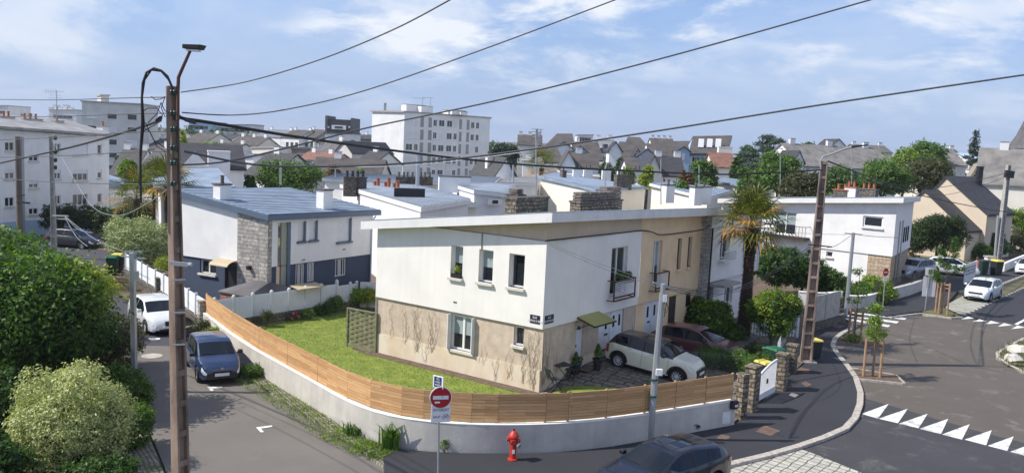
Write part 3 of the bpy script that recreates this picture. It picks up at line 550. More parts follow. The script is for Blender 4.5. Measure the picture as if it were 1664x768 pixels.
# ---- third house
h3=thing('terraced_house','white terraced house behind the palm, last of the row','house',(*loc(0,H3),0))
w3=(17.2,18.5,3.75,5.1);lw=(16.2,17.35,.3,2.3);lw2=(19.0,20.2,1.0,2.2)
w1=MB();wallface(w1,FR,H3+.01,H4,2.62,6.1,[w3],.22,d=-.12);w1.add([FR.p(H3,2.62,-.12),FR.p(H4,2.62,-.12),FR.p(H4,2.62,-.4),FR.p(H3,2.62,-.4)],[(0,3,2,1)])
FE3=Face(loc(0,H4),loc(8.8,H4));wallface(w1,FE3,-.0,8.8,2.62,6.0,ztop=lambda a:roofz(a,H4)-.3,d=.0);w1.build('upper_wall','white_cool',h3)
w1=MB();wallface(w1,FR,H3+.01,H4-.3,-.1,2.62,[lw,lw2],.2,d=-.4);FE4=Face(loc(.4,H4-.3),loc(8.8,H4-.3));wallface(w1,FE4,0,8.4,-.1,2.62);w1.build('ground_floor_wall','white_cool',h3)
window(h3,FR,w3,.2,2,d=-.12,sill='white_cool');window(h3,FR,lw,.2,1,d=-.4,fm='frame_grey');window(h3,FR,lw2,.2,2,d=-.4)
g=MB();FR.box(g,16.0,18.3,2.42,2.56,-.39,.75);g.build('canopy','concrete',h3)
g=MB();FR.box(g,17.0,18.7,3.62,3.70,-.12,.25);FR.box(g,17.0,18.7,4.2,4.25,.2,.25)
for k in range(12):FR.box(g,17.0+k*.15,17.02+k*.15,3.7,4.2,.21,.24)
g.build('railing','frame_white',h3)
pl=[(-.35,H3+.01),(9.2,H3+.01),(9.2,H4+.3),(-.35,H4+.3)];q=[loc(*p)for p in pl];zt=[roofz(*p)-.05 for p in pl]
ar=sum(q[i].x*q[(i+1)%4].y-q[(i+1)%4].x*q[i].y for i in range(4));q,zt=(q,zt)if ar>0 else(q[::-1],zt[::-1])
MB().prism(q,[z-.3 for z in zt],zt).build('roof','white_fascia',h3)
# chimneys on the row's roof
def onroof(x,y):                      # pixel of the chimney foot -> roof point
    r=ray(x,y);k=30.
    for _ in range(40):
        p=Vector((r.x*k,r.y*k,CAMZ+r.z*k))/1;a_,b_=(V2(p)-C).dot(U),(V2(p)-C).dot(Vv);k*=1
        f0=p.z-roofz(a_,b_);k2=k*1.0005;p2=Vector((r.x*k2,r.y*k2,CAMZ+r.z*k2));f1=p2.z-roofz((V2(p2)-C).dot(U),(V2(p2)-C).dot(Vv));k-=f0*(k2-k)/(f1-f0)
    return V2(Vector((r.x*k,r.y*k)))
def chim_main(x0,x1,ytop,a_,label,pots,m='stone_pier',hp=.30,wy=.6):
    """chimney on the row's roof seen between pixel columns x0..x1, standing a_ metres back from the street front"""
    f_=Face(loc(a_,-2),loc(a_,24));b0,b1=f_.inv(x0,ytop)[0]-2,f_.inv(x1,ytop)[0]-2;bm=(b0+b1)/2;p=loc(a_,bm);z0=roofz(a_,bm);par=house if bm<H1 else h2
    wx=b1-b0-.12;zt=zat((x0+x1)/2,ytop,p);rz=math.atan2(Vv.y,Vv.x);print('chimney',label,round(wx,2),round(zt-z0,2),round(bm,1))
    o=stack(par,p.x,p.y,z0-.3,max(zt-hp,z0+.15),wx,wy,rz,m,'stone_dark',0,cap=.09);o['label']=label;zc=max(zt-hp,z0+.15)+.09;c_,s_=math.cos(rz),math.sin(rz)
    for i in range(pots):
        u=((i+.5)/pots-.5)*wx*.95;cx,cy=p.x+u*c_,p.y+u*s_;g=MB();e=wx*.47/pots;n=3
        for k in range(n):h=(hp-.09)/n;ee=e*(1-.10*(k==n-1)-.06*(k==0));g.prism([(cx+i_*ee*c_-j_*.24*s_,cy+i_*ee*s_+j_*.24*c_)for i_,j_ in((-1,-1),(1,-1),(1,1),(-1,1))],zc+k*h+.012,zc+(k+1)*h-.012);g.prism([(cx+i_*ee*.8*c_-j_*.18*s_,cy+i_*ee*.8*s_+j_*.18*c_)for i_,j_ in((-1,-1),(1,-1),(1,1),(-1,1))],zc+k*h-.013,zc+k*h+.013)
        if pots:g.build('chimney_pot','stone_cowl',o,bevel=.015)
    return o
chim_main(935,998,311,4.2,'wide chimney with a row of rounded cowls',4,hp=.52)
chim_main(978,1006,303,6.0,'taller chimney with stacked cowls',2,hp=.8)
o=chim_main(829,884,318,4.4,'stone chimney beside the mast',0,hp=.12)
o=chim_main(832,846,306,5.0,'small cowl beside the mast',1,hp=.35)
# ------------------------------------------------------------------ BLUE AND WHITE HOUSE
BC=Vector((-12.55,43.70));dL,dR=R(152.2),R(59.5)
bu=Vector((math.cos(dL),math.sin(dL)));bv=Vector((math.cos(dR),math.sin(dR)))
BL,BR=9.4,8.3
bh=thing('blue_based_house','white house with dark blue ground floor and blue metal roof','house',(BC.x,BC.y,0))
BL-=Face(BC+bu*BL,BC).inv(287,370)[0];FBL=Face(BC+bu*BL,BC);FBR=Face(BC,BC+bv*BR)
cz=FBR.inv(439,356)[1];czr=FBR.inv(586,349)[1];czl=FBL.inv(292,317)[1];al=FBL.L-FBL.inv(292,317)[0]
sL=(czl-cz)/al;sR=(czr-cz)/(FBR.inv(586,349)[0])
def broof(a,b):return cz+a*sL+b*sR
print('blue house roof',cz,sL,sR)
rp=2.55                               # width of the stone pier on the left wall
A0=FBL.L-FBL.inv(387,428)[0]
t=MB();FBL.box(t,FBL.L-A0,FBL.L,0,1,0,.08)
t=MB();wallface(t,FBL,FBL.L-A0,FBL.L+.08,-.1,4,ztop=lambda a:broof(FBL.L-a,0),d=.08);t.add([FBL.p(FBL.L-A0,-.1,.08),FBL.p(FBL.L-A0,-.1,0),FBL.p(FBL.L-A0,broof(A0,0),0),FBL.p(FBL.L-A0,broof(A0,0),.08)],[(0,3,2,1),])
t.add([FBR.p(0,-.1,.0),FBR.p(.30,-.1,0.0),FBR.p(.3,broof(0,.3),0.0),FBR.p(0,broof(0,0),.0)],[(0,1,2,3)]);t.build('stone_pier','stone_grey',bh)
bw=[FBR.rect(484,361,496,391),FBR.rect(503,359,515,389),FBR.rect(548,356,570,391)]
bw[1]=(bw[1][0],bw[1][1],bw[0][2],bw[0][3]);slit=FBR.rect(452,362,466,441);slit=(slit[0],slit[1],1.1,slit[3])
bwg=[FBR.rect(482,430,496,462),FBR.rect(501,428,512,455),FBR.rect(546,422,564,447)]
bwg[1]=(bwg[1][0],bwg[1][1],bwg[0][2]+.1,bwg[0][3])
t=MB();wallface(t,FBR,.3,FBR.L,2.5,4,bw+[(slit[0],slit[1],2.5,slit[3])],.2,ztop=lambda a:broof(0,a));wallface(t,FBL,0,FBL.L-A0,2.5,4,ztop=lambda a:broof(FBL.L-a,0))
t.add([FBR.p(.3,2.5),FBR.p(FBR.L,2.5),FBR.p(FBR.L,2.5,-.1),FBR.p(.3,2.5,-.1)],[(0,3,2,1)]);t.add([FBL.p(0,2.5),FBL.p(FBL.L,2.5),FBL.p(FBL.L,2.5,-.1),FBL.p(0,2.5,-.1)],[(0,3,2,1)])
FBB=Face(BC+bv*BR,BC+bv*BR+bu*BL);wallface(t,FBB,0,BL,-.1,4,ztop=lambda a:broof(a,BR));t.build('upper_wall','white_cool',bh)
wl=FBL.rect(323,421,349,447);dl=(FBL.L-A0-1.05,FBL.L-A0-.08,-.1,2.3)
t=MB();wallface(t,FBR,.3,FBR.L,-.1,2.5,bwg+[(slit[0],slit[1],slit[2],2.5)],.15,d=-.08);t.build('ground_floor_wall','blue_wall',bh);t=MB();wallface(t,FBL,0,FBL.L-A0,-.1,2.5,[wl,dl],.2,d=-.08);t.build('side_ground_wall','blue_wall',bh)
for k,o in enumerate(bw):
    q=window(bh,FBR,o,.16,1,fm='frame_grey',sill='blue_fascia',blind=1.0)
    g=MB();FBR.box(g,o[1]-.09,o[1]+.03,o[2]-.04,o[3]+.04,-.02,.03);g.build('trim','blue_fascia',q)
for k,o in enumerate(bwg):
    q=window(bh,FBR,o,.14,2,d=-.08,fw=.05);g=MB()
    for j in range(5):x=o[0]+(o[1]-o[0])*(j+.5)/5;FBR.box(g,x-.018,x+.018,o[2],o[3],-.12,-.09)
    g.build('window_bars','frame_white',q)
window(bh,FBL,wl,.16,2,d=-.08,sill='sill');g=MB();FBL.box(g,*dl,-.26,-.2);g.build('door','iron',bh)
g=MB();FBR.box(g,slit[0]+.3,slit[1],slit[2],slit[3],-.15,-.05);g.build('glass_brick_panel','glass_block',bh)
g=MB();FBR.box(g,slit[1],slit[1]+.22,slit[2],slit[3],-.05,.03);g.build('trim','blue_fascia',bh)
# curved cream canopy over the side door
g=MB();x0,x1=FBL.L-A0-1.35,FBL.L-A0-.02;pts=[]
for k in range(9):
    a=R(90*k/8);pts.append((.75*math.sin(a),2.36+.28*math.cos(a)))
for k in range(8):
    (d0,z0),(d1,z1)=pts[k],pts[k+1];g.add([FBL.p(x0,z0,d0),FBL.p(x1,z0,d0),FBL.p(x1,z1,d1),FBL.p(x0,z1,d1)],[(0,3,2,1)])
g.build('canopy','awning_cream',bh,smooth=True)
g=MB();p0=FBL.L-A0+.95
FBL.box(g,p0-.08,p0+.08,2.28,2.5,.08,.3);g.build('wall_lamp','iron',bh)
for x,y in((493,422),(559,405)):
    a,z=FBR.inv(x,y);g=MB();FBR.box(g,a-.12,a+.12,z-.05,z+.05,0,.02);g.build('air_vent','frame_grey',bh)
g=MB();g.tube([FBR.p(FBR.L-.1,4.8,.3),FBR.p(FBR.L-.15,4.5,.07),FBR.p(FBR.L-.15,.2,.07)],.045,8);g.build('drainpipe','pvc_grey',bh)
def bl(a,b):return BC+bu*a+bv*b
def hroof(par,fn,zf,pl,m_f,m_c,th,n,seamdir=0,sm='zinc_seam'):
    q=[fn(*p)for p in pl];ar=sum(q[i].x*q[(i+1)%4].y-q[(i+1)%4].x*q[i].y for i in range(4));pp=pl if ar>0 else pl[::-1];q=[fn(*p)for p in pp]
    o=MB().prism(q,[zf(*p)-.02 for p in pp],[zf(*p)+th for p in pp]).build('roof',m_f,par)
    c_=Vector((0,0));e=.96;mid=(sum(p[0]for p in pl)/4,sum(p[1]for p in pl)/4);ip=[((p[0]-mid[0])*.985+mid[0],(p[1]-mid[1])*.985+mid[1])for p in pp]
    cv_=MB().prism([fn(*p)for p in ip],[zf(*p)+th+.002 for p in ip],[zf(*p)+th+.03 for p in ip]).build('roof_covering',m_c,o)
    P_=[Vector((*fn(*p),zf(*p)+th+.03))for p in ip];t=MB()
    if seamdir:seams(t,P_[0],P_[1],P_[2],P_[3],n)
    else:seams(t,P_[0],P_[3],P_[2],P_[1],n)
    t.build('seam',sm,cv_);return o
hroof(bh,bl,broof,[(-.25,-.25),(BL+.2,-.25),(BL+.2,BR+.45),(-.25,BR+.45)],'blue_fascia','zinc',.27,17,1)
def pxroof(x,y,fn,zf,U_,V_,O_,th=.3):
    r=ray(x,y);k=40/1390.
    for _ in range(5):
        def f(k):p=r*k;d=Vector((p.x,p.y))-O_;det=U_.x*V_.y-U_.y*V_.x;a=(d.x*V_.y-d.y*V_.x)/det;b=(U_.x*d.y-U_.y*d.x)/det;return CAMZ+p.z-zf(a,b)-th,a,b
        f0=f(k)[0];f1=f(k*1.001)[0];k-=f0*(k*.001)/(f1-f0)
    return Vector((r.x*k,r.y*k)),CAMZ+r.z*k
for x,y,wx,wy,h,lab in((361,323,.75,.55,.75,'small white chimney near the left eave'),(527,338,.75,.55,1.0,'tall white chimney near the front edge')):
    p,z=pxroof(x,y,bl,broof,bu,bv,BC);o=stack(bh,p.x,p.y,z-.3,z+h,wx,wy,dR,'white_cool','stone_dark',1 if x<400 else 0,'stone_dark');o['label']=lab
# ------------------------------------------------------------------ RIGHT WHITE HOUSE with stone base
RC=Vector((28.04,62.63));ru=Vector((math.cos(R(137.5)),math.sin(R(137.5))));rv=Vector((math.cos(R(58)),math.sin(R(58))));RL,RR=14.2,9.0
rh=thing('stone_cornered_house','white flat roofed house with tan stone base behind the grey car','house',(RC.x,RC.y,0))
FWL=Face(RC+ru*RL,RC);FWR=Face(RC,RC+rv*RR)
cz2=FWL.inv(1459,329)[1];zl2=FWL.inv(1275,329);sl_=(zl2[1]-cz2)/(FWL.L-zl2[0]);print('right house',cz2,zl2,sl_)
def rroof(a,b):return cz2+a*sl_-b*.02
wr1=FWL.rect(1403,350,1434,371);bal2=FWL.rect(1262,343,1292,382);sm1=FWL.rect(1342,408,1352,418);sm2=(sm1[0]-1.6,sm1[0]-1.0,sm1[2],sm1[3]);sA=FWL.inv(1410,415)[0]
t=MB();wallface(t,FWL,0,FWL.L,2.5,5,[wr1,bal2],.18,ztop=lambda a:rroof(FWL.L-a,0));wallface(t,FWR,0,RR,2.5,5,ztop=lambda a:rroof(0,a));t.add([FWL.p(0,2.5),FWL.p(FWL.L,2.5),FWL.p(FWL.L,2.5,-.1),FWL.p(0,2.5,-.1)],[(0,3,2,1)]);t.add([FWR.p(0,2.5),FWR.p(RR,2.5),FWR.p(RR,2.5,-.1),FWR.p(0,2.5,-.1)],[(0,3,2,1)])
t.build('upper_wall','white_cool',rh)
t=MB();wallface(t,FWL,0,sA,-.1,2.5,[sm1,sm2],.15,d=-.08);t.build('ground_floor_wall','white_cool',rh)
t=MB();wallface(t,FWL,sA,FWL.L-.08,-.1,2.5,d=-.08);wallface(t,FWR,.08,RR,-.1,2.5,d=-.08);t.build('stone_base','stone_tan',rh)
window(rh,FWL,wr1,.15,1,sill='white_fascia',fw=.12,lab='wide low window with a thick white frame');window(rh,FWL,bal2,.12,2,lab='balcony window',curtain=True);window(rh,FWL,sm1,.12,1,d=-.08,sill='white_fascia');window(rh,FWL,sm2,.12,1,d=-.08)
g=MB();FWL.box(g,bal2[0]-.5,bal2[1]+1.2,bal2[2]-.28,bal2[2]-.08,0,.9);bk=g.build('balcony','dark_timber',rh);g=MB()
for k in range(14):x=bal2[0]-.5+(bal2[1]-bal2[0]+1.7)*k/13;FWL.box(g,x-.012,x+.012,bal2[2]-.08,bal2[2]+.75,.86,.885)
FWL.box(g,bal2[0]-.5,bal2[1]+1.2,bal2[2]+.75,bal2[2]+.79,.85,.89);FWL.box(g,bal2[1]+1.17,bal2[1]+1.2,bal2[2]+.75,bal2[2]+.79,0,.85);g.build('railing','iron',bk)
g=MB()
for x in(2.2,3.6):FWR.box(g,x,x+.35,.2,5.0,0,.05)
g.build('cladding_strip','frame_grey',rh)
for k in range(3):g=MB();FWR.box(g,4.6+k*1.1,5.2+k*1.1,3.2,4.4,-.01,.03);g.build('window','glass',rh)
def rl(a,b):return RC+ru*a+rv*b
hroof(rh,rl,rroof,[(-.5,-.6),(RL+.2,-.6),(RL+.2,RR),(-.5,RR)],'white_fascia','zinc_pale',.34,16,0,'zinc_pale')
for x,y,wx,n_,m_,hh in((1368,309,1.2,2,'stone_dark',.1),(1412,308,1.3,3,'stone_dark',.1),(1384,305,.9,2,'white_cool',.1)):
    a,z=FWL.inv(x,y,-3.5);p=FWL.p(a,0,-3.5);zr=rroof(FWL.L-a,3.5)+.3;o=stack(rh,p.x,p.y,zr-.2,max(z,zr+.1),wx,.6,R(137),m_,'stone_dark' if n_!=2 else 'terracotta',n_);o['label']='white chimney with terracotta cap'
# ------------------------------------------------------------------ GARDENS
def offs(pts,d):
    o=[]
    for i in range(len(pts)):
        t=(pts[min(i+1,len(pts)-1)]-pts[max(i-1,0)]).normalized();o.append(pts[i]+Vector((t.y,-t.x))*d)
    return o
def resample(pts,st=.4):
    o=[pts[0]]
    for i in range(len(pts)-1):
        k=max(1,int((pts[i+1]-pts[i]).length/st))
        for j in range(1,k+1):o.append(pts[i].lerp(pts[i+1],j/k))
    return o
def smooth_path(p,n=2):
    for _ in range(n):p=[p[0]]+[(p[i-1]+p[i]*2+p[i+1])/4 for i in range(1,len(p)-1)]+[p[-1]]
    return p
WBs=smooth_path(resample(WB,.5),6)
gd=WB[:19]+[Vector((8.2,29.6)),Vector((9.4,31.5)),Vector((11.5,35)),Vector((13,39)),Vector((15.2,44)),Vector((18.5,50)),Vector((21,56)),Vector((24,62)),Vector((10,70)),Vector((-40,72)),Vector((-28.4,62.2)),Vector((-24.9,52.6)),Vector((-22.0,48.2)),Vector((-18.8,43.5))]
gd[:19]=offs(WBs,-.15)
slab('garden_soil',gd,-.01,'soil',.15)
slab('lawn',[p for p in offs(WBs,-.16)if p.x<4.6]+[loc(1.5,-.0)if False else V2(G(985,646)),loc(.6,-.35),loc(WL+1.0,-.35),V2(G(600,497)),V2(G(442,525)),V2(G(405,533)),V2(G(340,534))],.02,'lawn',.03)
slab('house_border',[loc(-.3,-.5),loc(9.3,-.5),loc(9.3,0.2),loc(-.3,.2)],.035,'soil',.03)
mb=MB();nb,ntt=26,10;v_=[];f_=[]
for j in range(ntt+1):
    for i in range(nb+1):
        b=-.3+(16.0)*i/nb;tm=5.5+1.2*min(1,max(0,(b+1.6)/3.4))-(.25 if b>6 else 0)-max(0,b-8)*.08;tt=tm*j/ntt;p=loc(-tt,b);v_.append((p.x,p.y,dz(b,tt)+.035))
for j in range(ntt):
    for i in range(nb):a=j*(nb+1)+i;f_.append((a,a+1,a+nb+2,a+nb+1))
tag(mb.add(v_,f_).build('driveway','paving_crazy'),kind='structure')
m_=MB();q=[loc(-.4,.3),loc(-2.2,.2),loc(-3.9,1.0),loc(-3.2,2.3),loc(-1.6,1.9),loc(-.5,1.2)];q=ccw(q)
m_.add([(p.x,p.y,dz((p-C).dot(Vv),-(p-C).dot(U))+.055)for p in q],[tuple(range(6))]);tag(m_.build('lawn_patch','lawn'),kind='structure')
# rendered wall with coping and slatted fence panels
def offs(pts,d):
    o=[]
    for i in range(len(pts)):
        t=(pts[min(i+1,len(pts)-1)]-pts[max(i-1,0)]).normalized();o.append(pts[i]+Vector((t.y,-t.x))*d)
    return o
# wall runs left -> right, camera side is on the right of travel: offset +d is outward
def ribbon(mb,pts,d0,d1,z0,z1):
    a=offs(pts,d0);b=offs(pts,d1);n=len(pts);vs=[]
    for i in range(n):vs+=[(a[i].x,a[i].y,z0),(b[i].x,b[i].y,z0),(b[i].x,b[i].y,z1),(a[i].x,a[i].y,z1)]
    fs=[]
    for i in range(n-1):
        for k in range(4):fs.append((4*i+k,4*(i+1)+k,4*(i+1)+(k+1)%4,4*i+(k+1)%4))
    fs+=[(0,1,2,3),(4*n-1,4*n-2,4*n-3,4*n-4)];return mb.add(vs,fs)
gw=thing('garden_wall','long curved grey rendered wall carrying the slatted timber fence','wall',(*WB[9],0))
g=MB();ribbon(g,WBs,0,-.22,-.25,.86);g.build('rendered_wall','concrete_wall',gw,smooth=True)
g=MB();ribbon(g,WBs,.01,-.23,.861,.885);g.build('coping','coping',gw)
g=MB();a=WB[-1];tt=(WB[-1]-WB[-2]).normalized();nn_=Vector((tt.y,-tt.x));F0=Face(WB[-2],WB[-1]);FbW=F0.L
F0.box(g,FbW-.62,FbW-.24,.10,.52,.005,.02);g.build('meter_hatch','coping',gw)
lb=thing('letter_box','black letter box fixed on the wall end beside the gate','letter box',F0.p(FbW-.14,.6,.1))
g=MB();F0.box(g,FbW-.30,FbW-.02,.62,.86,.004,.16);F0.box(g,FbW-.30,FbW-.02,.86,.90,.004,.19);g.build('box','pot_black',lb,bevel=.01);g=MB();F0.box(g,FbW-.20,FbW-.06,.70,.78,.16,.165);g.build('name_label','plate_white',lb)
# fence
cum=[0];
for i in range(len(WBs)-1):cum.append(cum[-1]+(WBs[i+1]-WBs[i]).length)
def along(s):
    for i in range(len(cum)-1):
        if s<=cum[i+1]:return WBs[i].lerp(WBs[i+1],(s-cum[i])/(cum[i+1]-cum[i]))
    return WBs[-1]
def s_at(xp):                          # arc length seen at pixel column x
    best=min(range(400),key=lambda k:abs(proj(along(cum[-1]*k/399),.9)[0]-xp));return cum[-1]*best/399
def proj(p,z):
    d=Vector((p[0],p[1],z-CAMZ));return 832+F_PX*d.dot(RT)/d.dot(_f),384-F_PX*d.dot(UP)/d.dot(_f)
fn=thing('timber_fence','new horizontal board timber fence curving along the top of the wall','fence',(*WB[9],.9))
jx=[330,372,416,462,510,559,596,648,687,767,808,887,926,990,1050,1101,1150,1196]
js=[s_at(x)for x in jx];js[-1]=cum[-1]-.05;js[0]=.05
for i in range(len(js)-1):
    a,b=along(js[i]),along(js[i+1]);F_=Face(a,b);st=.03 if i>=5 else 0;h=.85
    g=MB()
    for k in range(9):
        z0=.895+st+k*.098;F_.box(g,.012,F_.L-.012,z0,z0+.093,-.145,-.123+random.uniform(-.002,.002))
    q=g.build('board_panel','fence_wood',fn)
    g=MB();F_.box(g,-.035,.035,.886,1.80+st,-.21,-.147);g.build('post','post_wood',fn)
g=MB();F_.box(g,F_.L-.05,F_.L+.02,.886,1.82,-.21,-.147);g.build('post','post_wood',fn)
# stone pillars, gates
def pillar(x,y,w_,d_,h,rz,lab,top=0,m='stone_pier',name='stone_pillar'):
    p=G(x,y);c_,s_=math.cos(rz),math.sin(rz);g=MB();Q=lambda e:[(p.x+i*c_*(w_/2+e)-j*s_*(d_/2+e),p.y+i*s_*(w_/2+e)+j*c_*(d_/2+e))for i,j in((-1,-1),(1,-1),(1,1),(-1,1))]
    r_=thing(name,lab,'pillar',(p.x,p.y,0),group='rough stone pillars')
    g.prism(Q(0),-.1,h);g.build('shaft',m,r_,bevel=.03)
    g=MB();g.prism(Q(.03),h+.001,h+.09);g.build('cap','stone_dark' if top else m,r_,bevel=.02);return r_
pillar(1203,678,.30,.34,1.55,R(30),'low narrow stone pillar closing the end of the rendered wall')
pillar(1219,666,.52,.42,1.62,R(50),'stone pillar on the near side of the white gate')
pillar(1268,632,.52,.42,1.42,R(58),'stone pillar on the far side of the white gate')
pillar(1285,604,.42,.42,1.18,R(58),'stone pillar nearest the tall concrete pole')
pillar(328,536,.32,.34,1.35,R(130),'grey stone pillar between the white fence and the timber fence',m='stone_grey')
pillar(260,485,.45,.45,1.1,R(120),'broad stone pillar in the white street fence behind the white car',m='stone_dark')
ga,gb=V2(G(1230,655)),V2(G(1259,638));Fg=Face(ga,gb)
gt=thing('garden_gate','white slatted gate with arched top between two stone pillars','gate',(ga.x,ga.y,0));g=MB();ns=15
for k in range(ns):
    x=.06+(Fg.L-.12)*k/(ns-1);z=1.02+.30*math.sin(math.pi*.5*(k/(ns-1)));Fg.box(g,x-.024,x+.024,.25,z,-.02,.01)
Fg.box(g,0,Fg.L,.06,.30,-.03,0);g.build('leaf','pvc',gt);g=MB()
for k in range(10):
    x0,x1=Fg.L*k/10,Fg.L*(k+1)/10;z0,z1=1.04+.30*math.sin(math.pi*.5*k/10),1.04+.30*math.sin(math.pi*.5*(k+1)/10)
    g.hexa([Fg.p(x0,z0,.02),Fg.p(x1,z1,.02),Fg.p(x1,z1,-.04),Fg.p(x0,z0,-.04),Fg.p(x0,z0+.06,.02),Fg.p(x1,z1+.06,.02),Fg.p(x1,z1+.06,-.04),Fg.p(x0,z0+.06,-.04)])
g.build('top_rail','pvc',gt);g=MB();Fg.box(g,Fg.L*.42,Fg.L*.48,.62,.80,.01,.05);g.build('handle','trim_black',gt)
# open leaf of the second gate and low picket fence
p=G(1262,588);q_=G(1276,562);F2g=Face(V2(p),V2(q_));gt2=thing('garden_gate','white gate leaf standing open behind the stone pillars','gate',(p.x,p.y,0));g=MB()
for k in range(12):x=.04+k*(F2g.L-.08)/11;F2g.box(g,x-.03,x+.03,.08,.95+.3*k/11,-.02,.01)
F2g.box(g,0,F2g.L,.35,.42,-.04,-.02);g.build('leaf','pvc',gt2)
p=V2(G(1216,546));q_=V2(G(1296,548));F2p=Face(p,q_);pf=thing('picket_fence','white picket fence behind the bright green bush','fence',(p.x,p.y,0));g=MB()
for k in range(int(F2p.L/.16)):F2p.box(g,k*.16,k*.16+.09,.05,.95,-.02,.0)
F2p.box(g,0,F2p.L,.25,.33,-.04,-.021);F2p.box(g,0,F2p.L,.7,.78,-.04,-.021);g.build('pickets','pvc',pf);g=MB();F2p.box(g,F2p.L-.1,F2p.L+.02,0,1.2,-.08,.04);g.build('post','pvc',pf)
# ---- white street fence on stone base, left
wf=thing('street_fence','white louvred fence on a low stone wall along the left street','fence',(*G(328,536).xy,0))
fp=px((200,448),(240,474),(276,507),(325,538));fp=[V2(G(201,450)),V2(G(236,474)),V2(G(262,490)),V2(G(290,510)),V2(G(326,536))]
g=MB();ribbon(g,fp,.0,-.3,-.2,.5);g.build('stone_base','stone_dark',wf)
for i in range(len(fp)-1):
    F_=Face(fp[i],fp[i+1]);n_=max(1,round(F_.L/1.4))
    for j in range(n_):
        a,b=F_.L*j/n_,F_.L*(j+1)/n_;g=MB()
        for k in range(8):z0=.54+k*.115;g.hexa([F_.p(a+.05,z0,-.12),F_.p(b-.05,z0,-.12),F_.p(b-.05,z0,-.14),F_.p(a+.05,z0,-.14),F_.p(a+.05,z0+.11,-.16),F_.p(b-.05,z0+.11,-.16),F_.p(b-.05,z0+.11,-.18),F_.p(a+.05,z0+.11,-.18)])
        g.build('louvre_panel','pvc',wf);g=MB();F_.box(g,a-.06,a+.06,.45,1.56,-.2,-.08);g.build('post','pvc',wf)
# ---- grey-white louvred fence across the garden, stepped
gf=thing('garden_fence','pale grey louvred fence on a dark stone wall closing the lawn','fence',(*G(442,525).xy,0))
ga_,gb_=V2(G(352,536)),V2(G(603,497));gm=V2(G(442,525))
px_posts=[351,382,413,443.5,471.7,498.8,523.8,548.8,570.6,581]
dirg=(V2(G(561,505))-gm).normalized();FG=Face(gm-dirg*5.2,gm+dirg*8.5)
g=MB();FG.box(g,0,FG.L,-.1,.48,-.25,0);g.build('stone_base','stone_dark',gf)
pa=[FG.inv(x,500)[0]for x in px_posts];zt=[FG.inv(x,y)[1]for x,y in zip(px_posts,[487,484,479,474.6,470,465,461,456,459,457])];print('fence z',[round(z,2)for z in zt])
for i in range(len(pa)-1):
    a,b=pa[i],pa[i+1];zt_=1.53 if i<7 else 1.42;g=MB()
    for k in range(8):z0=zt_-1.06+k*.131;g.hexa([FG.p(a+.05,z0,-.08),FG.p(b-.05,z0,-.08),FG.p(b-.05,z0,-.10),FG.p(a+.05,z0,-.10),FG.p(a+.05,z0+.13,-.13),FG.p(b-.05,z0+.13,-.13),FG.p(b-.05,z0+.13,-.15),FG.p(a+.05,z0+.13,-.15)])
    g.build('louvre_panel','pvc_grey',gf)
for i,a in enumerate(pa):
    zt_=(1.53 if i<7 else 1.64)if i<8 else 1.42
    g=MB();FG.box(g,a-.07,a+.07,.5,zt_+.05,-.19,-.05);g.lathe([(.001,.15),(.06,.12),(.09,.07),(.09,0)][::-1],10,FG.p(a,zt_,-.12));g.build('post','pvc_grey',gf)
F3=Face(FG.p(pa[-1],0).xy,V2(G(640,503)));g=MB();F3.box(g,.1,F3.L,.1,1.5,-.1,-.06);g.build('solid_panel','pvc_grey',gf)
for a in(.06,1.5):g=MB();F3.box(g,a-.04,a+.04,.1,1.55,-.06,.0);g.build('post','iron',gf)
# woven trellis screen beside the house
ta,tb=V2(G(564,563)),V2(G(610,573));FT=Face(ta,tb);ts=thing('screen_panel','weathered green woven timber screen at the left corner of the house','screen',(ta.x,ta.y,0));g=MB()
for k in range(14):
    z0=.22+k*.109;ph=k%2
    for j in range(6):
        a,b=FT.L*j/6,FT.L*(j+1)/6;d0=.025*(1 if(j+ph)%2 else-1);g.hexa([FT.p(a,z0,d0),FT.p(b,z0,-d0),FT.p(b,z0,-d0-.012),FT.p(a,z0,d0-.012),FT.p(a,z0+.095,d0),FT.p(b,z0+.095,-d0),FT.p(b,z0+.095,-d0-.012),FT.p(a,z0+.095,d0-.012)])
g.build('weave','trellis_wood',ts);g=MB();FT.box(g,-.04,.04,0,1.80,-.05,.05);FT.box(g,FT.L-.04,FT.L+.04,0,1.80,-.05,.05);FT.box(g,.04,FT.L-.04,1.74,1.80,-.04,.04);FT.box(g,.04,FT.L-.04,0,.2,-.03,.03);g.build('frame','trellis_wood',ts)
# brown/grey garden shed roof behind the fence, blue house garden
sh=thing('garden_shed','low garden shed with shallow grey felt roof behind the louvred fence','shed',(*G(420,492).xy,0))
q=[P(356,476,43.0),P(408,484,40.6),P(478,470,43.4),P(432,455,47)]
a=[V2(p)for p in(P(354,480,42.4),P(402,485,41.2),P(484,473,43.9),P(448,461,44.0))];a=ccw(a);cxy=sum(a,Vector((0,0)))/4;E=1.36
g=MB();g.prism([p.lerp(cxy,.06)for p in a],-.1,E-.01);g.build('wall','brick_red',sh)
g=MB();vs=[(p.x,p.y,E)for p in a]+[(p.x,p.y,E+.06)for p in a]+[(cxy.x-.4,cxy.y+.2,E+.55),(cxy.x+.5,cxy.y-.1,E+.55)]
g.add(vs,[(3,2,1,0),(0,1,5,4),(1,2,6,5),(2,3,7,6),(3,0,4,7),(4,5,8),(5,6,9,8),(6,7,9),(7,4,8,9)]);g.build('roof','slate_grey',sh)
g=MB();a=px((470,463),(486,470),(530,464),(512,458),z=1.6);g.prism(ccw(a),1.55,1.6);tag(g.build('sun_awning','awning_cream',origin=(*a[0],1.55)),'small cream awning between the shed and the blue house','awning')
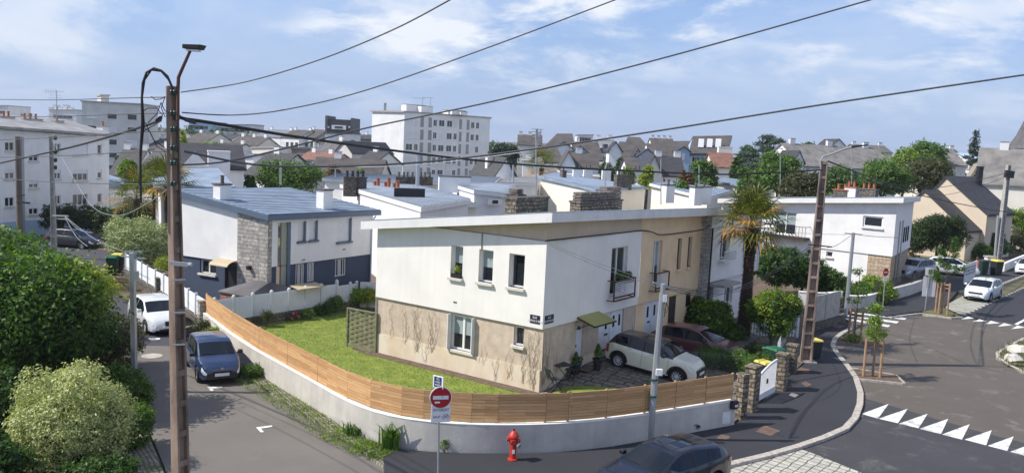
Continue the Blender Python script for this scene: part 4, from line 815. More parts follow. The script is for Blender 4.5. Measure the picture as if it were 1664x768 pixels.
# ---- grey panel wall curving at the far bend, right walls
def simplewall(name,lab,cat,pts,h,w_,m,cop='coping',z0=-.2,outd=1):
    p=[V2(G(x,y))for x,y in pts];p=smooth_path(resample(p,.7),2);r_=thing(name,lab,cat,(p[0].x,p[0].y,0));g=MB();ribbon(g,p,0,-w_*outd,z0,h);g.build('wall_body',m,r_)
    if cop:g=MB();ribbon(g,p,.03*outd,-(w_+.03)*outd,h+.001,h+.06);g.build('coping',cop,r_)
    return r_,p
r_,p=simplewall('panel_wall','curved wall of tall grey concrete panels at the inner bend of the pavement','wall',[(1318,538),(1340,533),(1356,528),(1374,521)],.45,.2,'stone_dark',None)
for i in range(0,len(p)-2,2):
    F_=Face(p[i],p[min(i+2,len(p)-1)]);g=MB();F_.box(g,.03,F_.L-.03,.46,1.9,-.14,-.08);g.build('panel','concrete',r_);g=MB();F_.box(g,-.06,.06,.46,2.0,-.17,-.05);g.build('post','concrete',r_)
simplewall('low_wall','low white wall with coping in front of the stone cornered house','wall',[(1375,500),(1405,503),(1418,497),(1440,490),(1480,479),(1518,464)],.75,.22,'concrete_wall')
simplewall('low_wall','low white wall running up the far pavement past the bins','wall',[(1632,441),(1650,433),(1668,425)],.7,.2,'white_far')
simplewall('low_wall','pale low wall under the hedge at the far bend','wall',[(1296,497),(1330,502),(1368,497)],.9,.25,'white_far')
pp=[V2(G(x,y))for x,y in((1398,478),(1440,470),(1490,458))]
rl_=thing('railing_fence','black iron railing on the white wall before the grey car','fence',(*pp[0],.8));g=MB()
pr_=[V2(G(x,y))for x,y in((1420,497),(1440,490.5),(1480,479.5),(1506,469))]
for i in range(3):
    F_=Face(pr_[i],pr_[i+1])
    for k in range(int(F_.L/.14)):F_.box(g,k*.14,k*.14+.025,.82,1.5,-.12,-.1)
    F_.box(g,0,F_.L,1.48,1.52,-.13,-.09)
g.build('bars','iron',rl_)
# ================================================================== BACKGROUND BUILDINGS
def bface(x0,x1,Y0,Y1,yt0,yt1=None):
    """front face between pixel columns x0,x1 at depths Y0,Y1 with its top edge at pixel rows yt0,yt1"""
    a=P(x0,yt0,Y0);b=P(x1,yt1 if yt1 is not None else yt0,Y1);F_=Face(V2(a),V2(b));return F_,a.z,b.z
def grid_windows(par,F_,zs,xs,w_,h,fm='frame_white',gm='glass_far',shut=()):
    """windows sunk in slightly: frame + pane"""
    for i,z in enumerate(zs):
        for j,x in enumerate(xs):
            if x+w_>F_.L-.2:continue
            g=MB();F_.box(g,x-.08,x+w_+.08,z-.08,z,.0,.14);F_.box(g,x-.06,x,z,z+h,0,.05);F_.box(g,x+w_,x+w_+.06,z,z+h,0,.05);F_.box(g,x,x+w_,z+h,z+h+.05,0,.05);q=g.build('window',fm,par)
            g=MB();F_.box(g,x,x+w_,z,z+h,.0,.02);g.build('pane',gm if(i*7+j*3)%5 else 'shutter_pale',q)
def block(name,lab,x0,x1,Y0,Y1,yt,yt1=None,D=10,m='white_far',roof='flat',rm='slate',rh=2.5,z0=-.2,cat='building',chim=0,wins=None,over=.25,group=None,chm='white_far',pots=0):
    rh*=.78 if Y0>140 else 1;F_,za,zb=bface(x0,x1,Y0,Y1,yt,yt1);r_=thing(name,lab,cat,(F_.A.x,F_.A.y,0),group=group)
    q=[F_.p(0,0).xy,F_.p(F_.L,0).xy,F_.p(F_.L,0,-D).xy,F_.p(0,0,-D).xy];L=F_.L;zm=(za+zb)/2
    if roof in('flat','mono'):
        zt=[za,zb,zb,za]if roof=='flat' else[za,zb,zb+rh,za+rh]
        MB().prism(q,z0,[z for z in zt]).build('wall',m,r_)
        e=over;qq=[F_.p(-e,0,e).xy,F_.p(L+e,0,e).xy,F_.p(L+e,0,-D-e).xy,F_.p(-e,0,-D-e).xy];MB().prism(qq,[z+.003 for z in zt],[z+.3 for z in zt]).build('roof',rm,r_)
        zr=lambda a,d:(za+(zb-za)*a/L)+(rh*d/D if roof=='mono' else 0)+.3
    elif roof=='gable':              # ridge parallel to the face
        g=MB();g.prism(q,z0,zm);g.add([F_.p(0,zm,0),F_.p(0,zm,-D),F_.p(0,zm+rh,-D/2),F_.p(L,zm,0),F_.p(L,zm,-D),F_.p(L,zm+rh,-D/2)],[(0,1,2),(3,5,4)]);g.build('wall',m,r_)
        g=MB();e=over;k=rh/(D/2)*e
        for s0,s1 in((e,-D/2),(-D-e,-D/2)):
            P0,P1=F_.p(-e,zm-k,s0),F_.p(L+e,zm-k,s0);P2,P3=F_.p(L+e,zm+rh,s1),F_.p(-e,zm+rh,s1);u=Vector((0,0,.18));g.hexa([P0,P1,P2,P3,P0+u,P1+u,P2+u,P3+u]if s0>0 else[P1,P0,P3,P2,P1+u,P0+u,P3+u,P2+u])
        g.build('roof',rm,r_);zr=lambda a,d:zm+rh*(1-abs(d-D/2)/(D/2))
    elif roof=='gend':               # gable end faces us
        g=MB();g.prism(q,z0,zm);g.add([F_.p(0,zm,0),F_.p(L,zm,0),F_.p(L/2,zm+rh,0),F_.p(0,zm,-D),F_.p(L,zm,-D),F_.p(L/2,zm+rh,-D)],[(0,1,2),(3,5,4)]);g.build('wall',m,r_)
        g=MB();e=over
        for s,t_ in((-e,L/2),(L+e,L/2)):
            k=rh/(L/2)*e;P0,P1=F_.p(s,zm-k,e),F_.p(t_,zm+rh,e);P2,P3=F_.p(t_,zm+rh,-D-e),F_.p(s,zm-k,-D-e);u=Vector((0,0,.18));g.hexa([P0,P1,P2,P3,P0+u,P1+u,P2+u,P3+u]if s<0 else[P1,P0,P3,P2,P1+u,P0+u,P3+u,P2+u])
        g.build('roof',rm,r_);zr=lambda a,d:zm+rh*(1-abs(a-L/2)/(L/2))
    elif roof=='hip':
        g=MB();g.prism(q,z0,zm);g.build('wall',m,r_);e=over;ins=min(L,D)*.45
        b=[F_.p(-e,zm,e),F_.p(L+e,zm,e),F_.p(L+e,zm,-D-e),F_.p(-e,zm,-D-e)]
        rr=[F_.p(ins,zm+rh,-D/2),F_.p(L-ins,zm+rh,-D/2)];MB().add(b+rr,[(3,2,1,0),(0,1,5,4),(1,2,5),(2,3,4,5),(3,0,4)]).build('roof',rm,r_);zr=lambda a,d:zm+rh*.7
    if wins:
        nr,nc,ww,hh,st,zf=wins;cols=[L*(j+.5)/nc-ww/2 for j in range(nc)];grid_windows(r_,F_,[zm-zf-st*i for i in range(nr)],cols,ww,hh)
    ang=math.atan2(F_.t.y,F_.t.x)
    for k in range(chim):
        a=L*(.1+.8*k/max(1,chim-1))if chim>1 else L*.3;d=D*.5 if roof!='flat' else D*.4;c_=F_.p(a,0,-d);z=zr(a,d);stack(r_,c_.x,c_.y,z-.8,z+.95,.95,.5,ang,chm,'brown_far',pots)
    return r_,F_
# ---- long white apartment block at the far left
F_,za,zb=bface(-60,177,66,79.5,206,223);Dp=11;ab=thing('apartment_block','long white four storey apartment block with low grey roof, nearest on the left','building',(F_.B.x,F_.B.y,0))
rects=[]
O3=lambda x:x/3.2;OY=lambda y:140+y/3.2
for(xa,xb_),rows in(((25,75),[(290,337),(435,482),(578,624)]),((150,200),[(357,390),(498,528),(635,665)]),((282,316),[(297,350),(435,482),(568,612)]),((378,456),[(300,358),(436,490),(562,616)]),((507,529),[(303,352),(433,478),(558,603)]),((-90,-40),[(285,330),(430,478),(575,620)])):
    for ya,yb in rows:rects.append((F_.rect(O3(xa),OY(ya),O3(xb_),OY(yb)),xb_-xa))
t=MB();wallface(t,F_,0,F_.L,-.2,7.4,[r[0]for r in rects],.15,ztop=lambda a:za+(zb-za)*a/F_.L)
FE_=Face(F_.B,F_.B-F_.n*Dp);wallface(t,FE_,0,Dp,-.2,zb);wallface(t,Face(F_.A-F_.n*Dp,F_.A),0,Dp,-.2,za);wallface(t,Face(F_.B-F_.n*Dp,F_.A-F_.n*Dp),0,F_.L,-.2,min(za,zb));t.build('wall','white_cool',ab)
t=MB();F_.box(t,0,F_.L,-.15,1.2,.002,.05);t.build('blue_plinth','lightblue_wall',ab)
for i,(r,w_)in enumerate(rects):window(ab,F_,r,.12,3 if w_>60 else 2 if w_>30 else 1,sill='sill',blind=1.0 if i==9 else(0,.35,0)[i%3])
g=MB();F_.box(g,F_.L-9.3,F_.L-9.1,0,zb-.2,.0,.12);g.build('drainpipe','galv_dull',ab)
g=MB();zr0=za+.05;zr1=zb+.05;e=.5
for s0,s1 in((e,-Dp/2),(-Dp-e,-Dp/2)):
    P0,P1,P2,P3=F_.p(-.3,zr0,s0),F_.p(F_.L+.4,zr1,s0),F_.p(F_.L+.4,zr1+1.15,s1),F_.p(-.3,zr0+1.15,s1);u=Vector((0,0,.22));g.hexa([P0,P1,P2,P3,P0+u,P1+u,P2+u,P3+u]if s0>0 else[P1,P0,P3,P2,P1+u,P0+u,P3+u,P2+u])
g.add([F_.p(F_.L,zr1,0),FE_.p(Dp,zr1),F_.p(F_.L,zr1+1.15,-Dp/2)],[(0,1,2)]);g.build('roof','bitumen',ab)
for xpx,ytop,ww,pots in((6,190,1.5,3),(49,194,1.9,3),(92,197,.9,1),(167,206,.8,1)):
    a,z=F_.inv(xpx,ytop,-Dp*.35);c_=F_.p(a,0,-Dp*.35);stack(ab,c_.x,c_.y,z-3,z,ww,.8,math.atan2(F_.t.y,F_.t.x),'grey_far' if xpx<100 else 'white_far','concrete',pots)
t=thing('rooftop_aerial','tall television aerial standing on the left apartment block roof','aerial',P(92,200,78));g=MB();p0=P(92,198,78);p1=P(92,147,78);g.tube([p0,p1],.035,6);g.build('mast','galv_dull',t);g=MB()
for y,l in((149,1.3),(155,.8),(159,.9)):a=P(92,y,78);g.tube([a+Vector((-l,.3,0)),a+Vector((l*.6,-.2,0))],.02,5)
for k in range(5):a=P(92,149,78)+Vector((-.25*k-.1,.06*k,0));g.tube([a+Vector((0,0,-.25)),a+Vector((0,0,.25))],.015,4)
g.build('antenna','galv_dull',t)
block('low_house','low white annexe with ribbed blue grey roof beside the left apartment block',178,236,80,84,305,308,9,'white_cool','mono','zinc',1.6,wins=(1,3,1.1,1.3,2,2.1))
block('flat_roof_house','pale flat roofed house with blue grey roof just behind the blue based house',262,372,60,62,312,309,9,'white_cool','mono','zinc',.9,over=.4)
# ---- middle left: towers and town
block('tower_block','large pale grey tower block rising behind the left apartment block',133,231,190,192,165.5,170.5,14,'grey_far','flat','concrete',wins=(6,3,1.9,1.15,2.85,3.4))
r_=COL.objects
block('roof_hut','small lift housing on top of the pale grey tower block',164,177,196,197,156,D=4,m='grey_far',roof='flat',rm='concrete',z0=13.5)
block('far_tower','distant white tower with stepped roof left of the grey tower block',80,124,430,430,179,D=20,m='white_far',roof='flat',rm='concrete',wins=(6,6,2.6,1.6,3.2,4))
for x,y in((85,175),(92,171),(99,174),(108,171),(115,175)):c_=P(x,y,434);stack(COL.objects['far_tower'],c_.x,c_.y,c_.z-4,c_.z,2.5,2.5,0,'white_far')
block('far_tower','distant white tower cut by the left edge of the photo',-14,13,430,430,172,D=20,m='white_far',roof='flat',rm='concrete',wins=(7,4,2.6,1.6,3.2,4))
block('long_office','long blue and white office building on the skyline right of the street pole',307,345,400,400,199,D=20,m='lightblue_wall',roof='flat',rm='concrete',wins=(5,5,7,1.4,2.8,3))
block('long_office','lower stretch of pale offices on the skyline behind the street pole',345,409,410,410,203,D=20,m='white_far',roof='flat',rm='lavender_roof',wins=(3,8,5,1.4,2.8,3))
T=[
 # name, label, x0,x1,Y0,Y1,yt,yt1,D,m,roof,rm,rh,chim,wins
 ('town_house','slate roofed house in the gap between grey tower and street pole, lower left',178,214,120,122,285,285,9,'white_far','gable','slate',3.6,2,(1,3,1,1.3,2,2.0)),
 ('town_house','slate roofed house just left of the street pole, with a white dormer',214,262,115,115,287,286,9,'white_far','gable','slate',3.8,1,None),
 ('town_house','cream house farther off between the grey tower and the street pole',232,262,190,190,243,243,10,'cream_far','gable','slate',3.0,2,(2,3,1.2,1.5,3,2.4)),
 ('town_house','brown roofed house immediately right of the street pole on the skyline',296,330,240,240,232,232,12,'cream_far','gable','slate_brown',3.6,2,None),
 ('town_house','small white house with slate roof below the long offices',330,372,200,200,247,247,10,'white_far','gable','slate',2.6,2,(1,4,1.2,1.3,3,2)),
 ('town_house','beige house with brown roof below the long offices',366,412,215,215,240,240,10,'cream_far','gable','slate_brown',3.5,3,(1,4,1.2,1.3,3,2)),
 ('flat_roof_house','long low white building with flat roof behind the white gabled house',300,412,125,128,255,253,12,'white_far','flat','zinc_pale',0,0,(1,10,1.1,1.0,3,1.8)),
 ('balcony_block','pale block with balconies at the left of the skyline row',416,456,290,290,223,222,12,'white_far','gable','lavender_roof',3.2,2,(2,5,3.6,1.8,3.4,3.6)),
 ('skyline_house','slate roofed building with dark end wall right of the balcony block',456,486,285,285,224,224,12,'white_far','gable','slate_brown',3.4,2,(3,4,1.3,1.6,3.2,3)),
 ('skyline_house','slate roofed building in the middle of the skyline row',486,511,285,285,224,224,12,'white_far','gable','slate_brown',3.6,2,(3,3,1.3,1.6,3.2,3)),
 ('skyline_house','narrow slate building joining the black topped tall house',511,529,283,283,226,226,12,'slate_grey','gable','slate',3.4,1,(1,2,1.3,1.6,3.2,3)),
 ('skyline_house','dark slate hung building right of the black topped tall house',572,606,280,280,226,226,12,'slate_grey','gable','slate',1.8,3,(3,4,1.3,1.6,3.2,4)),
 ('beige_block','cream flat roofed building with a brown stretch behind the dense tree',409,449,200,200,241,240,12,'cream_far','flat','concrete',0,0,(1,5,1.0,2.2,3.2,3.6)),
 ('beige_block','long blank brown walled building behind the dense tree',449,512,200,204,243,244,12,'brown_far','flat','slate_brown',0,0,None),
 ('town_house','white house with steep slate roof left of the grey gabled house',506,530,195,190,246,246,12,'white_far','gable','slate_grey',3.6,1,(2,3,1.1,2.0,3.4,3.2)),
 ('town_house','white fronted house with tall windows below the black topped tall house',524,545,180,180,248,249,9,'white_far','gable','slate_grey',3.3,1,(1,3,1.0,2.4,3.4,3.8)),
 ('gabled_house','grey rendered house showing its gable end over a brick base',545,572,165,165,247,248,12,'grey_far','gend','slate',2.6,1,(1,1,.8,.8,3,1.2)),
 ('brick_house','low orange brick house under the grey gable',549,576,155,155,262,262,8,'brick_red','flat','red_tile',0,0,(1,3,.7,1.1,3,2)),
 ('red_roof_house','red roofed house behind the dense tree, left one',478,507,165,165,262,263,8,'cream_far','gable','red_tile',2.2,1,None),
 ('red_roof_house','red roofed house with a slate lean-to right of the dense tree',505,534,160,160,266,267,8,'grey_far','gable','red_tile',2.4,1,None),
 ('slate_house','slate house with white gable beside the tall apartment block',577,606,150,150,267,267,8,'white_far','gable','slate',2.8,1,(1,2,.9,1.0,3,1.6)),
 ('long_roof_house','long dark slate roof in front of the tall apartment block',500,613,112,118,291,292,10,'cream_far','gable','slate_brown',2.6,1,None),
 ('garage','light blue grey metal garage left of the dense tree',420,450,140,140,263,262,8,'lightblue_wall','flat','zinc_pale',0,0,None),
 ('long_roof_house','dark roofed long house partly hidden by the dense tree',396,440,110,110,285,286,9,'white_far','gable','slate',2.8,1,None),
]
for q in T:block(q[0],q[1],q[2],q[3],q[4]+(q[3]-q[2])*q[4]/1390*.35,q[5]-(q[3]-q[2])*q[4]/1390*.35,q[6],q[7],q[8],q[9],q[10],q[11],q[12],chim=q[13],wins=q[14])
# white gabled house with dark roof and white blocky chimney
r_,F_=block('gabled_house','white house with dark roof and broad white chimney block, above the blue roof',299,396,78,80,273,275,9,'white_cool','gable','slate',2.0)
a,z=F_.inv(356,247,.3);c_=F_.p(a,0,.1);stack(r_,c_.x,c_.y,0,z,1.9,1.2,math.atan2(F_.t.y,F_.t.x),'white_cool','white_cool',0,cap=.1)
g=MB();g.add([F_.p(-.2,-.1,.25),F_.p(2.4,-.1,.25),F_.p(2.4,F_.inv(312,275)[1],.25),F_.p(.9,F_.inv(306,246)[1],.25),F_.p(-.2,F_.inv(300,270)[1],.25)],[(0,1,2,3,4)]);g.build('gable_wall','white_cool',r_)
# ---- black topped tall house
r_,F_=block('tall_house','tall house with black slate top storeys and white lower front on the skyline',528.5,572.5,262,262,217,218,14,'white_far','flat','slate',wins=(2,5,1.6,1.5,4.2,4.6))
g=MB();z1=P(550,194,262).z;z0=P(550,217,262).z+.3;F_.box(g,.3,F_.L-.3,z0,z1,-12,-.2);bt=g.build('slate_storeys','slate',r_)
g=MB();F_.box(g,-.1,.6,z0,z1+1.0,-12,.1);F_.box(g,F_.L-.6,F_.L+.1,z0,z1+.6,-12,.1);g.build('end_wall','slate_grey',bt)
rc=F_.rect(539,203,562,211);g=MB();F_.box(g,*rc,-.2,.15);wb2=g.build('dormer','white_far',bt);rc=F_.rect(544,205,557,209);g=MB();F_.box(g,*rc,.15,.2);g.build('window','glass_far',wb2)
for x in(532,544,566):rc=F_.rect(x,205,x+3,208);g=MB();F_.box(g,*rc,-.2,-.1);g.build('window','shutter_pale',bt)
# ---- big white apartment block
F_,za,zb=bface(657.5,796.5,187,203,181.5,194);zz_=(za+zb)/2;print('apt z',za,zb)
ap=thing('apartment_block','tall white seven storey apartment block standing alone at the centre of the skyline','building',(F_.A.x,F_.A.y,0))
pl=P(605,181.5,193);Dv=V2(pl)-F_.A;q=ccw([F_.A,F_.B,F_.B+Dv,F_.A+Dv]);MB().prism(q,-.2,zz_).build('wall','white_far',ap)
mid=F_.A+(F_.B-F_.A)/2+Dv/2;MB().prism([mid+(p-mid)*1.03 for p in q],zz_+.005,zz_+.35).build('roof','concrete',ap)
cx=[(995,1036),(1046,1070),None,None,(1162,1185),(1197,1232),(1247,1280),(1290,1311),None,None,(1397,1418),(1428,1448)]
tt=lambda x:400+x/3.84
for row in range(7):
    for ci,c_ in enumerate(cx):
        if not c_:continue
        a0=F_.inv(tt(c_[0]),240)[0];a1=F_.inv(tt(c_[1]),240)[0];z1=zz_-1.1-row*2.78;z0=z1-1.45
        if z0<0:continue
        g=MB();F_.box(g,a0-.1,a1+.1,z0-.12,z0,0,.15);F_.box(g,a0,a1,z0,z1,.0,.03)
        q_=g.build('window','frame_white',ap);n_=2 if a1-a0>2.2 else 1;closed=(ci in(0,1)and row not in(2,))or(ci*5+row*3)%7==0
        for k in range(n_+(0 if closed else 1))if not closed else range(1):
            m_=n_+1;b0=a0+.08+(a1-a0-.1)*k/m_;b1=a0+(a1-a0-.1)*(k+1)/m_
            if closed:b0,b1=a0+.06,a1-.06
            g=MB();F_.box(g,b0,b1,z0+.08,z1-.06,.03,.045);g.build('pane','shutter_pale' if closed else 'glass_far',q_)
mat('lattice',(.42,.40,.38),.9,.1,9,col2=(.2,.19,.19),thr=(.42,.55))
for c_ in((1083,1103),(1133,1153),(1325,1340),(1371,1387)):
    a0,a1=F_.inv(tt(c_[0]),240)[0],F_.inv(tt(c_[1]),240)[0]
    for row in range(6):z1=zz_-.7-row*2.78;g=MB();F_.box(g,a0,a1,z1-2.2,z1,-.0,.06);g.build('lattice_panel','lattice',ap)
for x,y,w_,h in((672,171,6.5,1.8),(690,173,4,2.2),(742,180,5,2.0),(731,180,3,1.2),(750,182,2.5,2)):
    c_=P(x,y,196);stack(ap,c_.x,c_.y,zz_+.3,c_.z,w_*.8,2,math.atan2(F_.t.y,F_.t.x),'white_far','stone_dark',0)
c_=P(626,168,197);stack(ap,c_.x,c_.y,zz_+.2,c_.z,.5,.5,0,'galv_dull','concrete')
for x,y in((687,160),(700,159)):c_=P(x,y,196);g=MB();g.tube([(c_.x,c_.y,zz_),c_],.06,5);g.tube([c_+Vector((-2,0,0)),c_+Vector((.5,0,0))],.05,5);g.build('aerial','galv_dull',ap)
# ---- white neighbouring houses with metal roofs behind the main house
def mono(name,lab,ppx,zs,base,th,fm,cm,n,sd,wm='white_cool',wins=None,group=None,zw=None,sm='zinc_seam'):
    """house under a single-pitch roof; ppx four roof corners in pixels (front-left, front-right, back-right, back-left), zs their heights"""
    q=[G(x,y,z)for(x,y),z in zip(ppx,zs)];r_=thing(name,lab,'house',(q[0].x,q[0].y,0),group=group);xy=[V2(p)for p in q];c_=sum(xy,Vector((0,0)))/4
    ins=[p+(c_-p).normalized()*.35 for p in xy];MB().prism(ins,-.2,[z-.02 for z in zs]).build('wall',wm,r_)
    o=MB().prism(xy,[z for z in zs],[z+th for z in zs]).build('roof',fm,r_)
    e=[p+(c_-p).normalized()*.12 for p in xy];cv_=MB().prism(e,[z+th+.002 for z in zs],[z+th+.03 for z in zs]).build('roof_covering',cm,o)
    P_=[Vector((*p,z+th+.03))for p,z in zip(e,zs)];t=MB();seams(t,*([P_[0],P_[1],P_[2],P_[3]]if sd else[P_[0],P_[3],P_[2],P_[1]]),n,.025,.05);t.build('seam',sm,cv_)
    return r_,q
r_,q1=mono('metal_roof_house','white house with ribbed pale metal roof and six terracotta pots behind the blue roof',[(552,305),(684,345),(765,331),(650,298)],[5.2,5.4,5.4,5.0],0,.3,'white_fascia','zinc_pale',16,0)
Fq=Face(V2(G(592,318,5.0)),V2(G(645,333,5.0)))
a0=V2(G(594,350,3.0));b0=V2(G(643,358,3.0));Fq=Face(a0,b0);zt=zat(615,306,Fq.p(Fq.L/2,0).xy);g=MB();Fq.box(g,0,Fq.L,0,zt,-1.6,0);cb_=g.build('chimney_block','white_cool',r_)
for k,x in enumerate((601,606,618,623.5,632,638)):
    a=Fq.inv(x,303)[0];c_=Fq.p(a,zt,-.5);g=MB();h_=(.45,.75,.5,.85,.45,.7)[k];g.lathe([(.15,0),(.16,.05),(.14,.1),(.14,h_),(.16,h_+.03),(.12,h_+.05)],10,c_);g.build('chimney_pot','terracotta',cb_,smooth=True)
g=MB();p=G(665,318,5.75);g.box(-1.0,1.0,-.25,.25,0,.55);g.v=[(v[0]*math.cos(.2)-v[1]*math.sin(.2)+p.x,v[0]*math.sin(.2)+v[1]*math.cos(.2)+p.y,v[2]+5.7)for v in g.v];g.build('solar_panel','solar',r_)
p=G(678,300,5.6);g=MB();g.tube([(p.x,p.y,5),(p.x,p.y,8.1)],.16,10);g.lathe([(.2,0),(.2,.1),(.05,.25)],10,(p.x,p.y,8.1));g.build('flue','galv',r_)
r_,q1=mono('metal_roof_house','wide low house with ribbed metal roof just behind the eaves of the corner house',[(684,337),(775,337),(806,318),(700,318)],[4.6,4.5,4.5,4.8],0,.3,'white_fascia','zinc_pale',9,0,'cream_far')
r_,q1=mono('metal_roof_house','white house with small shuttered window and metal roof right of the solar panel',[(770,315),(832,322),(838,303),(712,297)],[5.5,5.2,5.2,5.6],0,.25,'white_fascia','zinc_pale',12,0)
Fk=Face(V2(q1[0]),V2(q1[1]));rc=Fk.rect(793,323,816,333);g=MB();Fk.box(g,rc[0],rc[1],rc[2],rc[3],-.38,.02);q_=g.build('window','frame_white',r_)
g=MB();Fk.box(g,rc[0]+.9,rc[1]-.9,rc[2]+.1,rc[3]-.1,.02,.04);g.build('pane','glass',q_)
r_,q1=mono('metal_roof_house','house with broad blue grey roof beyond the terracotta pots',[(523,294),(640,302),(700,290),(545,286)],[5.3,5.3,5.4,5.4],0,.25,'zinc_pale','zinc',16,0)
for x,y,h in((566,296,1.0),(583,296,.9)):p=G(x+2,y+12,5.5);stack(r_,p.x,p.y,5.0,6.4,.9,.6,.3,'stone_dark','stone_dark',2,'iron')
r_,q1=mono('metal_roof_house','house under a long grey roof at the foot of the tall apartment block',[(625,297),(800,304),(815,292),(700,287)],[5.3,5.3,5.4,5.4],0,.25,'white_fascia','zinc_pale',16,0)
p=G(738,303,5.7);stack(r_,p.x,p.y,5.2,6.5,2.6,.8,.2,'white_cool','stone_dark',0);p=G(650,290,5.6)
for k in range(4):p=G(652+k*14,294,5.7);stack(r_,p.x,p.y,5.3,6.0,1.0,.6,.2,'stone_dark','stone_dark',2,'stone_dark')
r_,q1=mono('metal_roof_house','cream walled house with long sloping blue roof left of the cowled chimneys',[(874,289),(968,312),(1052,307),(900,283)],[5.9,5.2,5.2,5.9],0,.22,'zinc','zinc',20,1,'cream_far')
for x,y in((915,288),(1012,296)):p=G(x,y,6.0);stack(r_,p.x,p.y,5.2,6.7,1.8 if x>1000 else .5,.7,.4,'stone_dark','stone_dark',3 if x>1000 else 1,'stone_dark')
r_,q1=mono('metal_roof_house','cream walled house with three capped chimneys right of the cowled chimneys',[(1055,302),(1150,326),(1190,314),(1110,296)],[5.9,5.3,5.3,5.8],0,.25,'white_fascia','zinc',14,1,'cream_far')
for x,y,w_ in((1085,318,.9),(1130,322,.8),(1143,321,1.2)):p=G(x,y,5.6);stack(r_,p.x,p.y,5.0,6.5,w_,.7,.5,'white_far','stone_dark',1,'stone_dark')
r_,q1=mono('metal_roof_house','house with low blue grey roof partly hidden by the palm crown',[(1150,296),(1250,310),(1262,301),(1175,291)],[6.0,5.6,5.6,6.0],0,.22,'zinc','zinc',12,1,'cream_far')
r_,q1=mono('metal_roof_house','small flat white house behind the stone chimney and mast',[(800,300),(874,302),(880,292),(830,290)],[5.2,5.2,5.2,5.2],0,.25,'white_fascia','bitumen',8,0)
r_,q1=mono('metal_roof_house','row of low roofs with grey chimneys farther back at centre',[(905,283),(1050,292),(1062,284),(930,277)],[5.5,5.5,5.5,5.5],0,.25,'white_fascia','zinc_pale',18,0)
for x in(938,955,985,1010,1035):p=G(x,286,6);stack(r_,p.x,p.y,5.3,6.8,1.1,.7,.1,'white_far','stone_dark',2,'stone_dark')
block('gabled_house','white house with steep dark roof and tall chimney right of the apartment block',803,838,104,106,286,288,5,'white_far','gend','slate',2.2,chim=1,chm='cream_far')
# ---- quarter with steep slate roofs and pale blue gables
def steep(name,lab,xr0,yr0,xr1,yr1,xe0,ye0,xe1,ye1,Yf,D,wall='white_far',rm='slate_brown',chim=0,group='steep roofed houses with blue gables'):
    """big roof plane: ridge (xr0,yr0)-(xr1,yr1) behind, eave (xe0,ye0)-(xe1,ye1) at depth Yf"""
    e0,e1=P(xe0,ye0,Yf),P(xe1,ye1,Yf);r0,r1=P(xr0,yr0,Yf+D),P(xr1,yr1,Yf+D);b0,b1=Vector((r0.x,r0.y+D,e0.z)),Vector((r1.x,r1.y+D,e1.z))
    t=thing(name,lab,'house',(e0.x,e0.y,0),group=group);g=MB();zl=lambda v:Vector((v.x,v.y,-.2))
    g.add([zl(e0),zl(e1),zl(b1),zl(b0),e0,e1,b1,b0,r0-Vector((0,0,.1)),r1-Vector((0,0,.1))],[(0,1,5,4),(1,2,6,9,5),(2,3,7,6),(3,0,4,8,7)]);g.build('wall',wall,t)
    u=Vector((0,0,.25));g=MB();g.hexa([e0,e1,r1,r0,e0+u,e1+u,r1+u,r0+u]);g.hexa([r0,r1,b1,b0,r0+u,r1+u,b1+u,b0+u]);g.build('roof',rm,t)
    for k in range(chim):c_=r0.lerp(r1,(k+.5)/chim);stack(t,c_.x,c_.y,c_.z-1,c_.z+1.4,1.2,.7,0,'white_far','concrete')
    return t
def gablet(par,x0,x1,yw,yap,Y,dep,m='lightblue_wall',rm='slate',yb=None):
    a,b=P(x0,yw,Y),P(x1,yw,Y);ap_=P((x0+x1)/2,yap,Y);F_=Face(V2(a),V2(b));zb_=(a.z+b.z)/2;L=F_.L;z0=P((x0+x1)/2,yb,Y).z if yb else-.2
    g=MB();g.prism([F_.p(0,0).xy,F_.p(L,0).xy,F_.p(L,0,-dep).xy,F_.p(0,0,-dep).xy],z0,zb_);g.add([F_.p(0,zb_),F_.p(L,zb_),F_.p(L/2,ap_.z)],[(0,1,2)]);o=g.build('dormer' if yb else 'gable_wing',m,par)
    g=MB();u=Vector((0,0,.2))
    for s in(-.3,L+.3):P0,P1,P2,P3=F_.p(s,zb_-.2,.3),F_.p(L/2,ap_.z,.3),F_.p(L/2,ap_.z,-dep),F_.p(s,zb_-.2,-dep);g.hexa([P0,P1,P2,P3,P0+u,P1+u,P2+u,P3+u]if s<0 else[P1,P0,P3,P2,P1+u,P0+u,P3+u,P2+u])
    g.build('dormer_roof',rm,o);g=MB();F_.box(g,L*.4,L*.6,zb_-1.6,zb_-.3,0,.06);g.build('window','frame_white',o);return o
t=steep('slate_house','slate roofed house with pointed hip top, leftmost of the blue gable quarter',905,219,930,219,884,240,935,243,168,8);gablet(t,903,929,240,232,160,6,'white_far')
t=steep('slate_house','big slate roof rising behind the leftmost blue gable',928,232,972,233,935,262,981,263,160,8);gablet(t,928,957,249,238,156,5,yb=262)
t=steep('slate_house','dark slate roof in front at the left end of the quarter',880,239,903,238,874,266,917,266,150,6);gablet(t,866,884,262,246,146,5,'white_far')
t=steep('slate_house','slate roof with a white gable in the middle of the quarter',1006,232,1030,233,1000,264,1040,265,158,8);gablet(t,990,1010,246,231,154,5,'white_far')
t=steep('slate_house','tall pointed slate roof behind the second blue gable',1020,224,1040,225,1012,246,1062,250,172,8);gablet(t,1038,1066,254,243,152,5,yb=267)
t=steep('slate_house','big slate roof rising right of the second blue gable',1050,235,1094,236,1058,264,1103,264,160,8);gablet(t,1030,1042,258,242,155,4,'white_far',yb=266)
t=steep('slate_house','largest brown roof at the right end of the quarter, with skylights',1126,223,1190,222,1118,253,1180,252,170,10,'lightblue_wall');g=MB();
